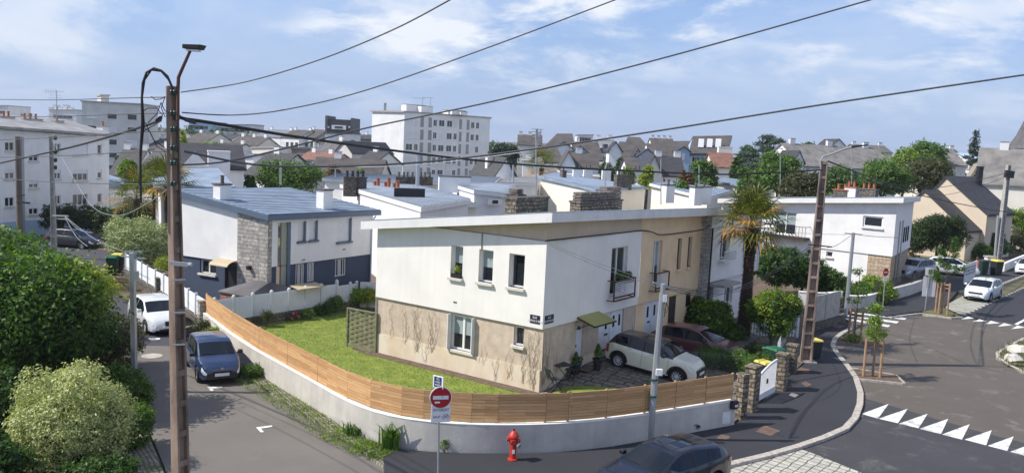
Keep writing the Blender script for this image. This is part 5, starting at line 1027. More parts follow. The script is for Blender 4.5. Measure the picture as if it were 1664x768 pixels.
for k in range(3):
    c_=P(1134+k*14,240,173.2);g.hexa([c_+Vector(v)for v in((0,0,0),(1.1,0,0),(1.4,1.2,1.7),(.3,1.2,1.7),(0,-.15,.15),(1.1,-.15,.15),(1.4,1.05,1.85),(.3,1.05,1.85))])
g.build('skylight','shutter_pale',t);gablet(t,1101,1121,246,239,160,6,yb=None)
t=steep('slate_house','brown roofed wing left of the largest brown roof',1093,231,1126,231,1088,246,1120,247,180,8)
block('blue_house','pale blue fronted building under the largest brown roof',1120,1163,162,162,252,D=8,m='lightblue_wall',roof='flat',rm='slate',wins=(1,6,1.2,1.4,3,1.9))
block('white_block','white flat roofed block behind the middle gables',972,996,190,190,229,D=9,m='white_far',roof='flat',rm='concrete',wins=(2,3,1.2,1.3,3,2),chim=2)
block('white_block','small white tower top behind the slate roofs',939,964,260,260,220,D=12,m='white_far',roof='flat',rm='concrete',wins=(3,5,1.4,1.3,3,2))
block('blue_house','pale blue fronted house between the slate roofs',966,996,165,165,248,249,D=7,m='lightblue_wall',roof='gable',rm='slate',rh=1.0,wins=(1,4,1.1,1.3,3,2))
r_,F_=block('gabled_house','white gabled house with brown roof and chimney below the blue gable',911,936,125,125,270,271,8,'white_far','gend','slate_brown',2.2,chim=0)
block('brown_roof_house','brown roofed house with white chimney below the blue gable',930,972,128,128,272,273,8,'white_far','gable','slate_brown',2.0,chim=1,chm='white_far')
block('brown_roof_house','low tan roofed house behind the light green trees',1020,1062,130,130,274,275,8,'white_far','gable','slate_brown',1.4)
block('dark_gable_house','house with steep grey gable and dark roof below the slate quarter',1045,1078,118,118,288,289,9,'grey_far','gend','slate',3.0)
block('dark_gable_house','dark roofed house with two white chimneys below the slate quarter',1072,1112,120,120,286,287,9,'white_far','gable','slate',2.6,chim=2)
block('red_roof_house','red tiled house with a cream chimney block beside the big conifer',1160,1194,140,140,272,272,8,'cream_far','gable','red_tile',2.2)
c_=P(1178,239,146);r_=COL.objects[[o.name for o in COL.objects if o.name.startswith('red_roof_house')][-1]];stack(r_,c_.x,c_.y,4,c_.z,2.3,1.2,0,'cream_far','cream_far')
block('skyline_house','grey roofed house with chimneys left of the blue gable quarter',842,880,230,230,236,236,10,'grey_far','gable','slate_brown',3.4,chim=3)
block('white_block','low white house beside the aerial mast, below the skyline',850,880,140,140,263,264,8,'white_far','flat','concrete',chim=1)
block('skyline_house','row of pale houses on the skyline behind the slate quarter',1060,1096,260,260,238,238,10,'cream_far','gable','slate_brown',3,chim=4)
# ---- right background
block('long_roof_house','very long brown slate roof stretching left of the rounded trees',1304,1458,135,140,273,274,12,'white_far','gable','slate_pale',3.4,chim=3)
block('long_roof_house','brown slate roof with red ridge behind the round trees on the right',1500,1570,150,150,268,268,12,'cream_far','gable','slate_pale',3.6,chim=1)
block('white_gable_house','small white gabled house at the left end of the long brown roof',1290,1306,125,125,262,262,8,'white_far','gend','slate',1.4)
block('skyline_house','dark pointed roof house on the skyline near the street lamp arm',1340,1384,210,210,247,248,10,'white_far','gend','slate',4.0)
block('skyline_house','long grey slate roof on the skyline left of the round tree',1395,1450,230,230,248,248,12,'grey_far','gable','slate_grey',2.4,chim=2)
block('skyline_house','white walled houses between the round tree and the conifer',1530,1566,200,200,255,255,10,'white_far','gable','slate_brown',2.2,chim=2)
block('green_roof_shed','long low building with pale green roof right of the conifer',1576,1618,170,170,259,260,9,'white_far','gable','lightblue_wall',1.3)
block('white_flat_building','white flat roofed building glimpsed through the trees behind the concrete pole',1320,1400,112,114,284,284,8,'white_far','flat','zinc_pale',wins=(1,8,1.2,1,3,1.6))
r_,F_=block('cream_house','tall cream walled house with broad grey roof at the right edge',1588,1720,104,100,300,302,10,'cream_far','gable','slate_pale',4.2,chim=1)
g=MB();F_.box(g,-.7,-.05,0,0,0,.1)
P0,P1=F_.p(-1.6,F_.inv(1560,302)[1],.6),F_.p(-.5,11.5,-5);g=MB();g.bar(F_.p(-1.9,5.8,.3),F_.p(-.4,zat(1574,268,F_.p(0,0,-5).xy),-5),.5,.5);g.build('parapet','brown_far',r_)
r_,F_=block('church','slate spired church tower at the right edge of the skyline',1648,1698,190,190,243,243,8,'cream_far','flat','slate_grey',wins=(1,3,1.2,2.4,3,3.4))
a=F_.p(1.0,0).xy;c_=Vector((F_.p(4.6,0,-4)));zt=P(1664,243,190).z;g=MB();q=[F_.p(2.2,zt+.3,0),F_.p(8.2,zt+.3,0),F_.p(8.2,zt+.3,-7),F_.p(2.2,zt+.3,-7)];q2=[F_.p(3.3,zt+3.2,-1.2),F_.p(7.0,zt+3.2,-1.2),F_.p(7.0,zt+3.2,-5.6),F_.p(3.3,zt+3.2,-5.6)];tp=[F_.p(5.2,zt+10.5,-3.5)]
g.add(q+q2+tp,[(0,1,5,4),(1,2,6,5),(2,3,7,6),(3,0,4,7),(4,5,8),(5,6,8),(6,7,8),(7,4,8),(3,2,1,0)]);g.build('spire','slate_grey',r_)
# beige house with two steep gables
def gprism(par,name,A,B,D,zb_,pk,m,rm,roofname='roof',peak=.5,over=.2):
    F_=Face(A,B);L=F_.L;g=MB();q=[F_.p(0,0).xy,F_.p(L,0).xy,F_.p(L,0,-D).xy,F_.p(0,0,-D).xy];z0,z1=zb_
    g.prism(q,-.2,[z0,z1,z1,z0]);g.add([F_.p(0,z0),F_.p(L,z1),F_.p(L*peak,pk),F_.p(0,z0,-D),F_.p(L,z1,-D),F_.p(L*peak,pk,-D)],[(0,1,2),(3,5,4)]);o=g.build(name,m,par);g=MB();u=Vector((0,0,.22))
    for s,zz_ in((0,z0),(L,z1)):
        d_=(L*peak-s);k=(pk-zz_)/abs(d_)*over;s2=s-over if s==0 else s+over;P0,P1,P2,P3=F_.p(s2,zz_-k,.15),F_.p(L*peak,pk,.15),F_.p(L*peak,pk,-D-.1),F_.p(s2,zz_-k,-D-.1)
        g.hexa([P0,P1,P2,P3,P0+u,P1+u,P2+u,P3+u]if s==0 else[P1,P0,P3,P2,P1+u,P0+u,P3+u,P2+u])
    g.build(roofname,rm,par if roofname=='roof' else o);return F_,o
A=V2(G(1478,418));B=V2(G(1606,402));th_=thing('beige_gabled_house','beige house with two steep dark roofed gables right of the stone cornered house','house',(B.x,B.y,0))
Pb=P(1604,349,88.);tB=Vector((math.cos(R(-50)),math.sin(R(-50))));Fz0=Face(V2(Pb)-tB*20,V2(Pb));aA,zA=Fz0.inv(1484,345);aP,zP_=Fz0.inv(1538,289);Pk=Vector((0,0,zP_));LB=20-aA;DB=Face(V2(Pb),V2(Pb)-Fz0.n*20).inv(1646,348)[0]
Fz,_=gprism(th_,'wall',Fz0.p(aA,0).xy,V2(Pb),DB,(zA,Pb.z),zP_,'beige_far','slate',peak=(aP-aA)/LB)
Fy0=Face(Fz0.A+Fz0.n*3.2,Fz0.B+Fz0.n*3.2);aA,zA=Fy0.inv(1462,345);aB,zB_=Fy0.inv(1571,376);aP,zP2=Fy0.inv(1503,311)
Fy,_=gprism(th_,'wing_wall',Fy0.p(aA,0).xy,Fy0.p(aB,0).xy,3.15,(zA,zB_),zP2,'beige_far','slate','wing_roof',peak=(aP-aA)/(aB-aA));print('beige',LB,Pb.z,zP_,zP2,zB_)
g=MB();rc=Fy.rect(1571,380,1580,400)
g=MB();Fz.box(g,Fz.L*.80,Fz.L*.90,0,3.0,0,.05);g.build('window','glass',th_)
FzR=Face(Fz.B,Fz.B-Fz.n*DB)
for a in(DB*.25,DB*.6):g=MB();FzR.box(g,a,a+.9,1.2,2.6,0,.04);g.build('window','glass',th_)
c_=Fz.p(Fz.L*.55,0,-DB*.85);stack(th_,c_.x,c_.y,Pk.z-1,Pk.z+1.3,.5,.5,0,'iron','iron')
# ================================================================== VEHICLES
def interp(pts,x):
    if x<=pts[0][0]:return pts[0][1]
    for(a,fa),(b,fb)in zip(pts,pts[1:]):
        if x<=b:
            u=(x-a)/(b-a);return fa+(fb-fa)*u
    return pts[-1][1]
def smooth_interp(pts,n=400,k=6):
    x0,x1=pts[0][0],pts[-1][0];xs=np.linspace(x0,x1,n);ys=np.array([interp(pts,x)for x in xs])
    for _ in range(k):ys[1:-1]=(ys[:-2]+2*ys[1:-1]+ys[2:])/4
    return lambda x:float(np.interp(x,xs,ys))
def car(name,label,S,group=None):
    L,W,H,r=S['L'],S['W'],S['H'],S['r'];xf,xr=S['xf'],S['xr'];t=thing(name,label,'car',group=group)
    top=smooth_interp(S['top'],500,S.get('soft',8));belt=smooth_interp(S['belt'],300,10);hl=L/2
    plan=smooth_interp(S.get('plan',[(-hl,.74),(-hl+.12,.86),(-hl+.4,.95),(-hl+.9,.995),(0,1),(hl-1.0,.985),(hl-.45,.92),(hl-.15,.80),(hl,.66)]),500,6)
    ra=r+.055;rw=S.get('roofw',W/2*.70);xw0,xw1,xb1,xb0=S['ws0'],S['ws1'],S['rw1'],S['rw0']   # windscreen base/top, rear window top/base
    def ring(x):
        x=max(-hl,min(hl,x));zt=top(x);zb=min(belt(x),zt-.012);hw=W/2*plan(x);z0=S.get('sill',.20)
        e=abs(x)-(hl-.12)
        if e>0:z0+=.10*e/.12
        arch=0
        for xc in(xf,xr):
            d=abs(x-xc)
            if d<ra:z0=max(z0,r+math.sqrt(max(0,ra*ra-d*d))-.005);arch=1
        z0=min(z0,zb-.03)
        roofh=S['H']-belt(0);k=max(0,min(1,(zt-zb-.03)/(roofh*.9)))
        y6=(hw*.93)*(1-k)+min(rw,hw*.93)*k;z6=zb+(zt-zb)*(.55+.31*k)
        y5=hw*.945
        P_=[(hw*.93,z0-.0),(hw*.985,z0+.10*(zb-z0)),(hw*1.0,z0+.45*(zb-z0)),(hw*.992,z0+.80*(zb-z0)),(hw*.962,zb),(y5,zb+.014*k+(zt-zb)*.25*(1-k)),(y6,z6),(y6*(.93-.03*(1-k)),zb+(zt-zb)*(.80+.15*k)),(y6*.60,zb+(zt-zb)*(.94+.045*k)),(0,zt)]
        return P_
    def surf(x,tt,s,off=0):
        i=min(8,int(tt));u=tt-i;P_=ring(x);a,b=P_[i],P_[i+1];y,z=a[0]+(b[0]-a[0])*u,a[1]+(b[1]-a[1])*u
        dy,dz_=b[1]-a[1],-(b[0]-a[0]);n=math.hypot(dy,dz_)+1e-9;x2=x
        e=.03;y2=ring(x+e)[min(i,9)][0]-ring(x-e)[min(i,9)][0];nx=-y2/(2*e)*abs(dy/n)
        return Vector((x2+nx*off,s*(y+dy/n*off),z+dz_/n*off))
    sta=sorted({round(v,4)for v in list(np.linspace(-hl,hl,int(L/.07)))+[xw0,xw1,xb0,xb1,-hl+.02,hl-.02,hl-.05,-hl+.05]+[xc+ra*math.sin(R(q))*1.0 for xc in(xf,xr)for q in(-90,-80,-65,-45,-20,0,20,45,65,80,90)]+[p for w_ in S['win']for p in w_]})
    rings=[ring(x)for x in sta];body=MB();groups={}
    def vid(x,P_,s):return[(x,s*p[0],p[1])for p in P_]
    def cat(xm,i):
        if i in(7,8)and xw1<xm<xw0:return 'windscreen'
        if i==6 and xw1<xm<xw0:return 'pillar'
        if i in(7,8)and xb0<xm<xb1:return 'rear_window'
        if i in(6,7,8)and xb1<=xm<=xw1:return 'roof' if S.get('roof')else 'body'
        if i==5 and any(a<xm<b for a,b in S['win']):return 'side_window'
        if i in(5,6)and xb0+.0<xm<xw0 and S.get('black_pillars'):return 'pillar'
        if i==0 and S.get('cladding'):return 'cladding'
        return 'body'
    for j in range(len(sta)-1):
        xm=(sta[j]+sta[j+1])/2
        for i in range(9):
            c=cat(xm,i)
            for s in(1,-1):
                key=(c,s)if c in('side_window','pillar')else(c,0);mb=groups.setdefault(key,MB())
                a,b=rings[j],rings[j+1];q=[(sta[j],s*a[i][0],a[i][1]),(sta[j+1],s*b[i][0],b[i][1]),(sta[j+1],s*b[i+1][0],b[i+1][1]),(sta[j],s*a[i+1][0],a[i+1][1])]
                mb.add(q,[(0,1,2,3)if s<0 else(3,2,1,0)])
    for e,x in((0,sta[0]),(-1,sta[-1])):      # nose and tail
        P_=rings[e];mb=groups[('body',0)];pts=[(x,p[0],p[1])for p in P_]+[(x,-p[0],p[1])for p in P_[::-1][1:]]
        n=len(pts);c_=(x+(.02 if x>0 else-.02),0,sum(p[2]for p in pts)/n);mb.add(pts+[c_],[((i,(i+1)%n,n)if x>0 else((i+1)%n,i,n))for i in range(n)])
    def wr(mb):                        # weld coincident vertices for smooth shading
        m={};nv=[];mp=[]
        for v in mb.v:
            k=(round(v[0],4),round(v[1],4),round(v[2],4))
            if k not in m:m[k]=len(nv);nv.append(v)
            mp.append(m[k])
        fs=[]
        for f in mb.f:
            g=[]
            for i in f:
                if mp[i]not in g:g.append(mp[i])
            if len(g)>2:fs.append(tuple(g))
        mb.v,mb.f=nv,fs;return mb
    bo=wr(groups[('body',0)]).build('body',S['paint'],t,smooth=True)
    for(c,s),mb in groups.items():
        if c=='body':continue
        wr(mb);m_={'windscreen':'glass_car','rear_window':'glass_car','side_window':'glass_car','pillar':S.get('pillarm',S['paint']),'roof':S.get('roof'),'cladding':'trim_black'}[c]
        nm={'pillar':'window_pillar','cladding':'sill_cladding'}.get(c,c);mb.build(nm,m_,t,smooth=True)
    # door pillars and window frames as thin strips on the glass line
    for x in S.get('pill',[]):
        for s in(1,-1):
            g=MB();g.add([surf(x-.035,5.0,s,.006),surf(x+.035,5.0,s,.006),surf(x+.02,6,s,.006),surf(x-.05,6,s,.006)],[(0,1,2,3),(3,2,1,0)]);g.build('door_pillar','trim_black',bo)
    def patch(nm,m_,x0,x1,t0,t1,off=.008,nx=6,nt_=4,par=bo,both=True,sm=True,round_=False):
        for s in((1,-1)if both else(1,)):
            g=MB();vs=[]
            for i in range(nx+1):
                for j in range(nt_+1):
                    u,v_=i/nx*2-1,j/nt_*2-1
                    if round_:u,v_=u*math.sqrt(1-v_*v_/2),v_*math.sqrt(1-u*u/2)
                    vs.append(surf(x0+(x1-x0)*(u+1)/2,t0+(t1-t0)*(v_+1)/2,s,off))
            fs=[(i*(nt_+1)+j,(i+1)*(nt_+1)+j,(i+1)*(nt_+1)+j+1,i*(nt_+1)+j+1)for i in range(nx)for j in range(nt_)]
            g.add(vs,fs if s<0 else[f[::-1]for f in fs]);g.build(nm,m_,par,smooth=sm)
    hlx0,hlx1,ht0,ht1=S['head'];patch('headlight','lamp_glass',hlx0,hlx1,ht0,ht1,.012,round_=S.get('round',False))
    tl=S['tail'];patch('tail_light','tail_red',tl[0],tl[1],tl[2],tl[3],.012)
    # nose details sit on the nose plane
    def nosebox(nm,m_,y0,y1,z0,z1,x=hl,d=.03,par=bo,bev=0):
        g=MB();g.box(x-.12 if x>0 else x-d,x+d if x>0 else x+.12,y0,y1,z0,z1);return g.build(nm,m_,par,bevel=bev)
    nosebox('grille','trim_black',-S['gw']/2,S['gw']/2,*S['gz'],bev=.02);nosebox('number_plate','plate_white',-.26,.26,S['pz'],S['pz']+.11,d=.045)
    if S.get('bumper'):nosebox('bumper_trim','trim_black',-W*.33,W*.33,.24,.50,d=.02,bev=.03)
    else:nosebox('air_intake','trim_black',-W*.24,W*.24,.24,.34,d=.022)
    nosebox('number_plate','plate_white',-.26,.26,.62,.73,x=-hl,d=.045)
    if S.get('badge'):g=MB();g.lathe([(.05,0),(.05,.02)],10);g.v=[(hl-.02+v[2]+.03,v[1],v[0]+S['badge'])for v in g.v];g.build('badge','chrome',bo)
    for x in(xf,xr):
        for s in(1,-1):
            hub=MB();hub.tube([(x,s*(W/2-.24),r),(x,s*(W/2-.07),r)],r*.55,16);wh=hub.build('wheel','trim_black',t)
            ty=MB();prof=[(r*.66,-.10),(r*.93,-.105),(r,-.06),(r,.06),(r*.93,.105),(r*.66,.10),(r*.66,-.10)];n=28;vs=[]
            for k in range(n):
                a=2*math.pi*k/n;vs+=[(x+q[0]*math.cos(a),s*(W/2-.125)+q[1],r+q[0]*math.sin(a))for q in prof]
            ty.add(vs,[(k*7+i,((k+1)%n)*7+i,((k+1)%n)*7+i+1,k*7+i+1)for k in range(n)for i in range(6)]);ty.build('tyre','rubber',wh,smooth=True)
            rm=MB();yo=s*(W/2-.055);rr=r*.66;ns=S.get('spokes',5)
            for k in range(n):
                a,b=2*math.pi*k/n,2*math.pi*(k+1)/n;rm.add([(x+q*math.cos(c),yo-s*dd,r+q*math.sin(c))for c in(a,b)for q,dd in((rr*1.0,0),(rr*.90,.015),(rr*.86,.09))],[(0,3,4,1),(1,4,5,2),(1,4,3,0),(2,5,4,1)])
            for k in range(ns):
                a=2*math.pi*k/ns;rm.bar((x+rr*.12*math.cos(a),yo-s*.02,r+rr*.12*math.sin(a)),(x+rr*.95*math.cos(a),yo-s*.012,r+rr*.95*math.sin(a)),.05 if ns<8 else .032,.03,up=(0,1,0))
            rm.tube([(x,yo-s*.05,r),(x,yo-s*.0,r)],rr*.2,10);rm.build('rim',S.get('rimm','alloy'),wh)
    for s in(1,-1):                  # mirrors
        p=surf(S['mx'],5.0,s,.0);g=MB();g.box(p.x-.07,p.x+.08,min(p.y+s*.04,p.y+s*.22),max(p.y+s*.04,p.y+s*.22),p.z-.01,p.z+.13);m_=g.build('door_mirror',S.get('mirror',S['paint']),t,bevel=.035);g=MB();g.bar(p,p+Vector((0,s*.1,.04)),.05,.03);g.build('mirror_arm','trim_black',m_)
        for x in S['handles']:q=surf(x,3.75,s,.015);g=MB();g.box(q.x-.09,q.x+.09,q.y-.01,q.y+.012,q.z-.012,q.z+.012);g.build('door_handle',S.get('handlem',S['paint']),t)
        for x in S['seams']:           # door gaps
            g=MB()
            for a in np.linspace(.6,4.9,9)[:-1]:
                a2=a+.5375;g.add([surf(x-.005,a,s,.003),surf(x+.005,a,s,.003),surf(x+.005,a2,s,.003),surf(x-.005,a2,s,.003)],[(0,1,2,3),(3,2,1,0)])
            g.build('door_gap','trim_black',bo)
        if S.get('archtrim'):
            for xc in(xf,xr):
                g=MB();vs=[];n=16
                for k in range(n+1):
                    a=math.pi*k/n;
                    for q in(ra-.005,ra+.07):X=xc+q*math.cos(a);Z=r+q*math.sin(a);Z=max(Z,.2);P_=ring(X);yy=max(p[0]for p in P_[:4])if True else 0;vs.append((X,s*(yy+.012),Z))
                g.add(vs,[(2*k,2*k+1,2*k+3,2*k+2)for k in range(n)]+[(2*k+2,2*k+3,2*k+1,2*k)for k in range(n)]);g.build('arch_trim','trim_black',t)
    # underbody + wheel-well lining, interior shadow floor
    g=MB();g.box(-hl+.25,hl-.25,-W/2+.27,W/2-.27,.18,.52);g.build('underbody','trim_black',t)
    g=MB()
    if S.get('aerial'):g.tube([(S['aerial'],0,H-.02),(S['aerial']-.15,0,H+.28)],.008,4);g.build('aerial','trim_black',t)
    # wiper strips
    a,b=surf(xw0-.06,8.2,1,.012),surf(xw0-.10,7.2,1,.012);g=MB();g.bar(a,b,.02,.02)
    a,b=surf(xw0-.06,8.9,-1,.012),surf(xw0-.10,7.6,-1,.012);g.bar(a,b,.02,.02);g.build('wiper','trim_black',t)
    for f in S.get('extra',[]):f(t,bo,surf,patch,nosebox)
    return t
def place(t,p,ang,z=0,pitch=0):t.location=(p[0],p[1],z);t.rotation_euler=(0,pitch,ang)
MINI=dict(L=3.98,W=1.73,H=1.43,r=.31,xf=1.28,xr=-1.29,top=[(-1.99,.80),(-1.93,.93),(-1.82,1.05),(-1.62,1.33),(-1.5,1.39),(-.6,1.43),(.15,1.41),(.42,1.36),(.98,1.03),(1.08,.995),(1.55,.94),(1.82,.86),(1.94,.72),(1.99,.50)],belt=[(-1.99,.84),(-1.6,.97),(0,.94),(1.0,.92),(1.6,.85),(1.99,.45)],
 ws0=1.02,ws1=.42,rw1=-1.60,rw0=-1.86,win=[(-1.55,-.28),(-.22,.82)],pill=[-.9,-.25],head=(1.56,1.90,3.3,5.1),round=True,tail=(-1.96,-1.80,2.2,4.0),gw=1.0,gz=(.36,.66),pz=.44,mx=.66,handles=(-.85,.12),seams=(-.28,.86),paint='car_cream',roof='car_black',black_pillars=True,pillarm='car_black',archtrim=True,cladding=True,mirror='car_black',spokes=10,aerial=-1.1,sill=.19,handlem='chrome',roofw=.675,badge=.73)
mini=car('parked_car','cream small hatchback with black roof and black wheel arches on the paved drive',MINI)
CLIO=dict(L=3.77,W=1.64,H=1.42,r=.285,xf=1.10,xr=-1.37,top=[(-1.88,.70),(-1.83,.88),(-1.74,.98),(-1.50,1.30),(-1.38,1.37),(-.5,1.42),(.1,1.40),(.35,1.34),(1.05,.98),(1.15,.93),(1.55,.80),(1.76,.68),(1.85,.55),(1.885,.45)],belt=[(-1.88,.78),(-1.4,.93),(0,.90),(1.05,.86),(1.5,.74),(1.885,.45)],
 ws0=1.07,ws1=.37,rw1=-1.48,rw0=-1.76,win=[(-1.42,-.30),(-.24,.86)],pill=[-.95,-.27],head=(1.60,1.872,2.5,4.3),tail=(-1.86,-1.70,2.6,4.4),gw=.7,gz=(.50,.56),pz=.36,mx=.74,handles=(-.9,.05),seams=(-.3,.86),paint='car_blue',bumper=True,mirror='trim_black',handlem='trim_black',cladding=True,badge=.64,spokes=7,rimm='galv_dull',roofw=.63)
clio=car('parked_car','dark blue small hatchback with black bumper parked along the grey wall',CLIO)
GIU=dict(L=4.35,W=1.80,H=1.46,r=.32,xf=1.36,xr=-1.28,top=[(-2.17,.80),(-2.12,1.0),(-1.98,1.10),(-1.62,1.34),(-1.45,1.39),(-.5,1.46),(.2,1.43),(.45,1.37),(1.20,1.00),(1.32,.96),(1.75,.86),(2.0,.74),(2.12,.60),(2.175,.48)],belt=[(-2.17,.90),(-1.5,1.05),(0,.95),(1.1,.92),(1.7,.78),(2.175,.48)],
 ws0=1.22,ws1=.46,rw1=-1.50,rw0=-1.98,win=[(-1.38,-.30),(-.24,.98)],pill=[-.28],head=(1.70,2.10,3.0,5.0),round=True,tail=(-2.14,-1.98,2.8,4.4),gw=.34,gz=(.34,.68),pz=.36,mx=.86,handles=(.0,),seams=(-.3,1.0),paint='car_white',spokes=5,roofw=.665)
giu=car('parked_car','white hatchback with pointed grille parked behind the street pole',GIU)
BMW=dict(L=4.33,W=1.77,H=1.42,r=.32,xf=1.39,xr=-1.30,top=[(-2.16,.84),(-2.11,1.0),(-2.0,1.07),(-1.74,1.28),(-1.55,1.34),(-.6,1.42),(.0,1.40),(.25,1.345),(.98,1.0),(1.10,.965),(1.7,.88),(2.02,.76),(2.12,.66),(2.165,.50)],belt=[(-2.16,.93),(-1.5,1.0),(0,.945),(.95,.93),(1.7,.82),(2.165,.50)],
 ws0=1.0,ws1=.26,rw1=-1.62,rw0=-2.02,win=[(-1.52,-.42),(-.36,.74)],pill=[-1.05,-.39],head=(1.80,2.14,3.0,4.6),tail=(-2.15,-1.88,3.1,4.5),gw=.62,gz=(.50,.68),pz=.38,mx=.62,handles=(-1.0,-.02),seams=(-.4,.85),paint='car_navy',spokes=10,roofw=.66,aerial=None,
 extra=[lambda t,bo,surf,patch,nb:patch('sunroof','glass_car',-.9,.10,8.0,8.98,.006,both=True)])
bmw=car('parked_car','glossy very dark blue hatchback at the bottom edge, in front of the paved bay',BMW)
C4=dict(L=4.33,W=1.79,H=1.49,r=.32,xf=1.33,xr=-1.28,top=[(-2.16,.80),(-2.1,1.0),(-1.98,1.10),(-1.70,1.36),(-1.5,1.42),(-.4,1.49),(.2,1.46),(.45,1.40),(1.25,1.0),(1.38,.96),(1.8,.84),(2.02,.72),(2.12,.60),(2.165,.48)],belt=[(-2.16,.90),(-1.5,1.02),(0,.95),(1.1,.92),(1.7,.78),(2.165,.48)],
 ws0=1.27,ws1=.46,rw1=-1.58,rw0=-1.98,win=[(-1.5,-.32),(-.26,1.0)],pill=[-.95,-.29],head=(1.74,2.13,2.9,4.5),tail=(-2.14,-1.95,2.8,4.4),gw=.9,gz=(.56,.66),pz=.42,mx=.88,handles=(-.95,.0),seams=(-.3,1.0),paint='car_white',spokes=6,roofw=.68,badge=.62)
c4=car('parked_car','white hatchback parked on the striped paving strip of the upper street',C4)
RAV=dict(L=4.6,W=1.85,H=1.68,r=.36,xf=1.38,xr=-1.31,top=[(-2.3,.9),(-2.25,1.08),(-2.18,1.2),(-1.95,1.55),(-1.8,1.62),(-.6,1.68),(.1,1.66),(.35,1.58),(1.0,1.18),(1.12,1.12),(1.7,1.05),(2.1,.95),(2.25,.8),(2.3,.6)],belt=[(-2.3,.95),(-1.6,1.14),(0,1.08),(1.0,1.05),(1.8,.95),(2.3,.6)],
 ws0=1.02,ws1=.36,rw1=-1.92,rw0=-2.18,win=[(-1.85,-.35),(-.29,.8)],pill=[-1.1,-.32],head=(1.95,2.27,3.0,4.6),tail=(-2.28,-2.05,2.9,4.5),gw=1.0,gz=(.6,.85),pz=.5,mx=.7,handles=(-.95,.05),seams=(-.33,.85),paint='car_silver',cladding=True,archtrim=True,spokes=10,roofw=.74,sill=.28)
rav=car('parked_car','grey sport utility car on the forecourt of the stone cornered house',RAV)
R19=dict(L=4.15,W=1.68,H=1.41,r=.29,xf=1.25,xr=-1.28,top=[(-2.07,.74),(-2.02,.90),(-1.9,.97),(-1.35,1.34),(-1.2,1.38),(-.4,1.41),(.1,1.39),(.35,1.34),(1.05,.95),(1.15,.91),(1.9,.80),(2.02,.68),(2.075,.50)],belt=[(-2.07,.84),(-1.2,.92),(0,.89),(1.0,.87),(1.9,.72),(2.075,.5)],
 ws0=1.07,ws1=.37,rw1=-1.30,rw0=-1.92,win=[(-1.25,-.35),(-.27,.80)],pill=[-.31],head=(1.85,2.06,2.6,4.3),tail=(-2.06,-1.9,2.8,4.4),gw=.8,gz=(.55,.64),pz=.36,mx=.72,handles=(-.95,.0),seams=(-.3,.86),paint='car_red',bumper=True,mirror='trim_black',cladding=True,spokes=7,roofw=.62)
red=car('parked_car','dusty dark red hatchback on the drive behind the chain link fence',R19)
# placement: wheel contact points read from the photo
def between(pa,pb,wb_,za=0.,zb=0.):
    a,b=G(*pa,za),G(*pb,zb);return a,b
def park(t,S,pr,pf,side,zr=0.,zf=0.):
    """pr/pf = pixels of the rear and front tyre contact on the side ('L' or 'R' of the car) seen in the photo"""
    a,b=V2(G(*pr,zr)),V2(G(*pf,zf));d=(b-a).normalized();mid=(a+b)/2;n=Vector((-d.y,d.x))*(1 if side=='R' else-1)   # towards the car centre
    c=mid+n*(S['W']/2-.12)-d*((S['xf']+S['xr'])/2);print(t['label'][:30],'wheelbase seen',round((b-a).length,2),'real',S['xf']-S['xr'],[round(v,1)for v in c])
    place(t,c,math.atan2(d.y,d.x),(zr+zf)/2+.02,-math.atan2(zf-zr,S['xf']-S['xr']));return t
park(mini,MINI,(1004,597),(1098,624),'R',.42,.20)
park(clio,CLIO,(306,594),(323,620),'R',ZR,ZR)
gn=G(274,545,ZR);place(giu,(gn.x-.61*2.1,gn.y+.79*2.1),math.atan2(-.79,.61),ZR)
place(bmw,(4.5,23.05),math.atan2(-.62,-.80),ZR)
park(c4,C4,(1625,484),(1606,491.5),'L',ZR,ZR)
park(rav,RAV,(1524,452),(1471,458),'L',0,0)
place(red,(8.55,38.0),R(-36),.24)
fc=copy_tree(clio);fc['label']='black car parked across the far end of the left street by the hedge';place(fc,G(121,401,ZR).xy,R(-10),ZR)
def repaint(t,old,new):
    for c in t.children_recursive:
        if c.type=='MESH' and c.data.materials and c.data.materials[0]==M[old]:c.data=c.data.copy();c.data.materials[0]=M[new]
repaint(fc,'car_blue','car_black');fc.scale=(1.12,1.08,1.02)
f2=copy_tree(c4);f2['label']='silver white car parked behind the grey sport utility car under the round tree';place(f2,G(1545,446).xy,R(-28),.05)
f3=copy_tree(c4);f3['label']='white car cut by the right edge of the photo, parked up the street';place(f3,G(1672,445,ZR).xy,c4.rotation_euler.z,ZR)
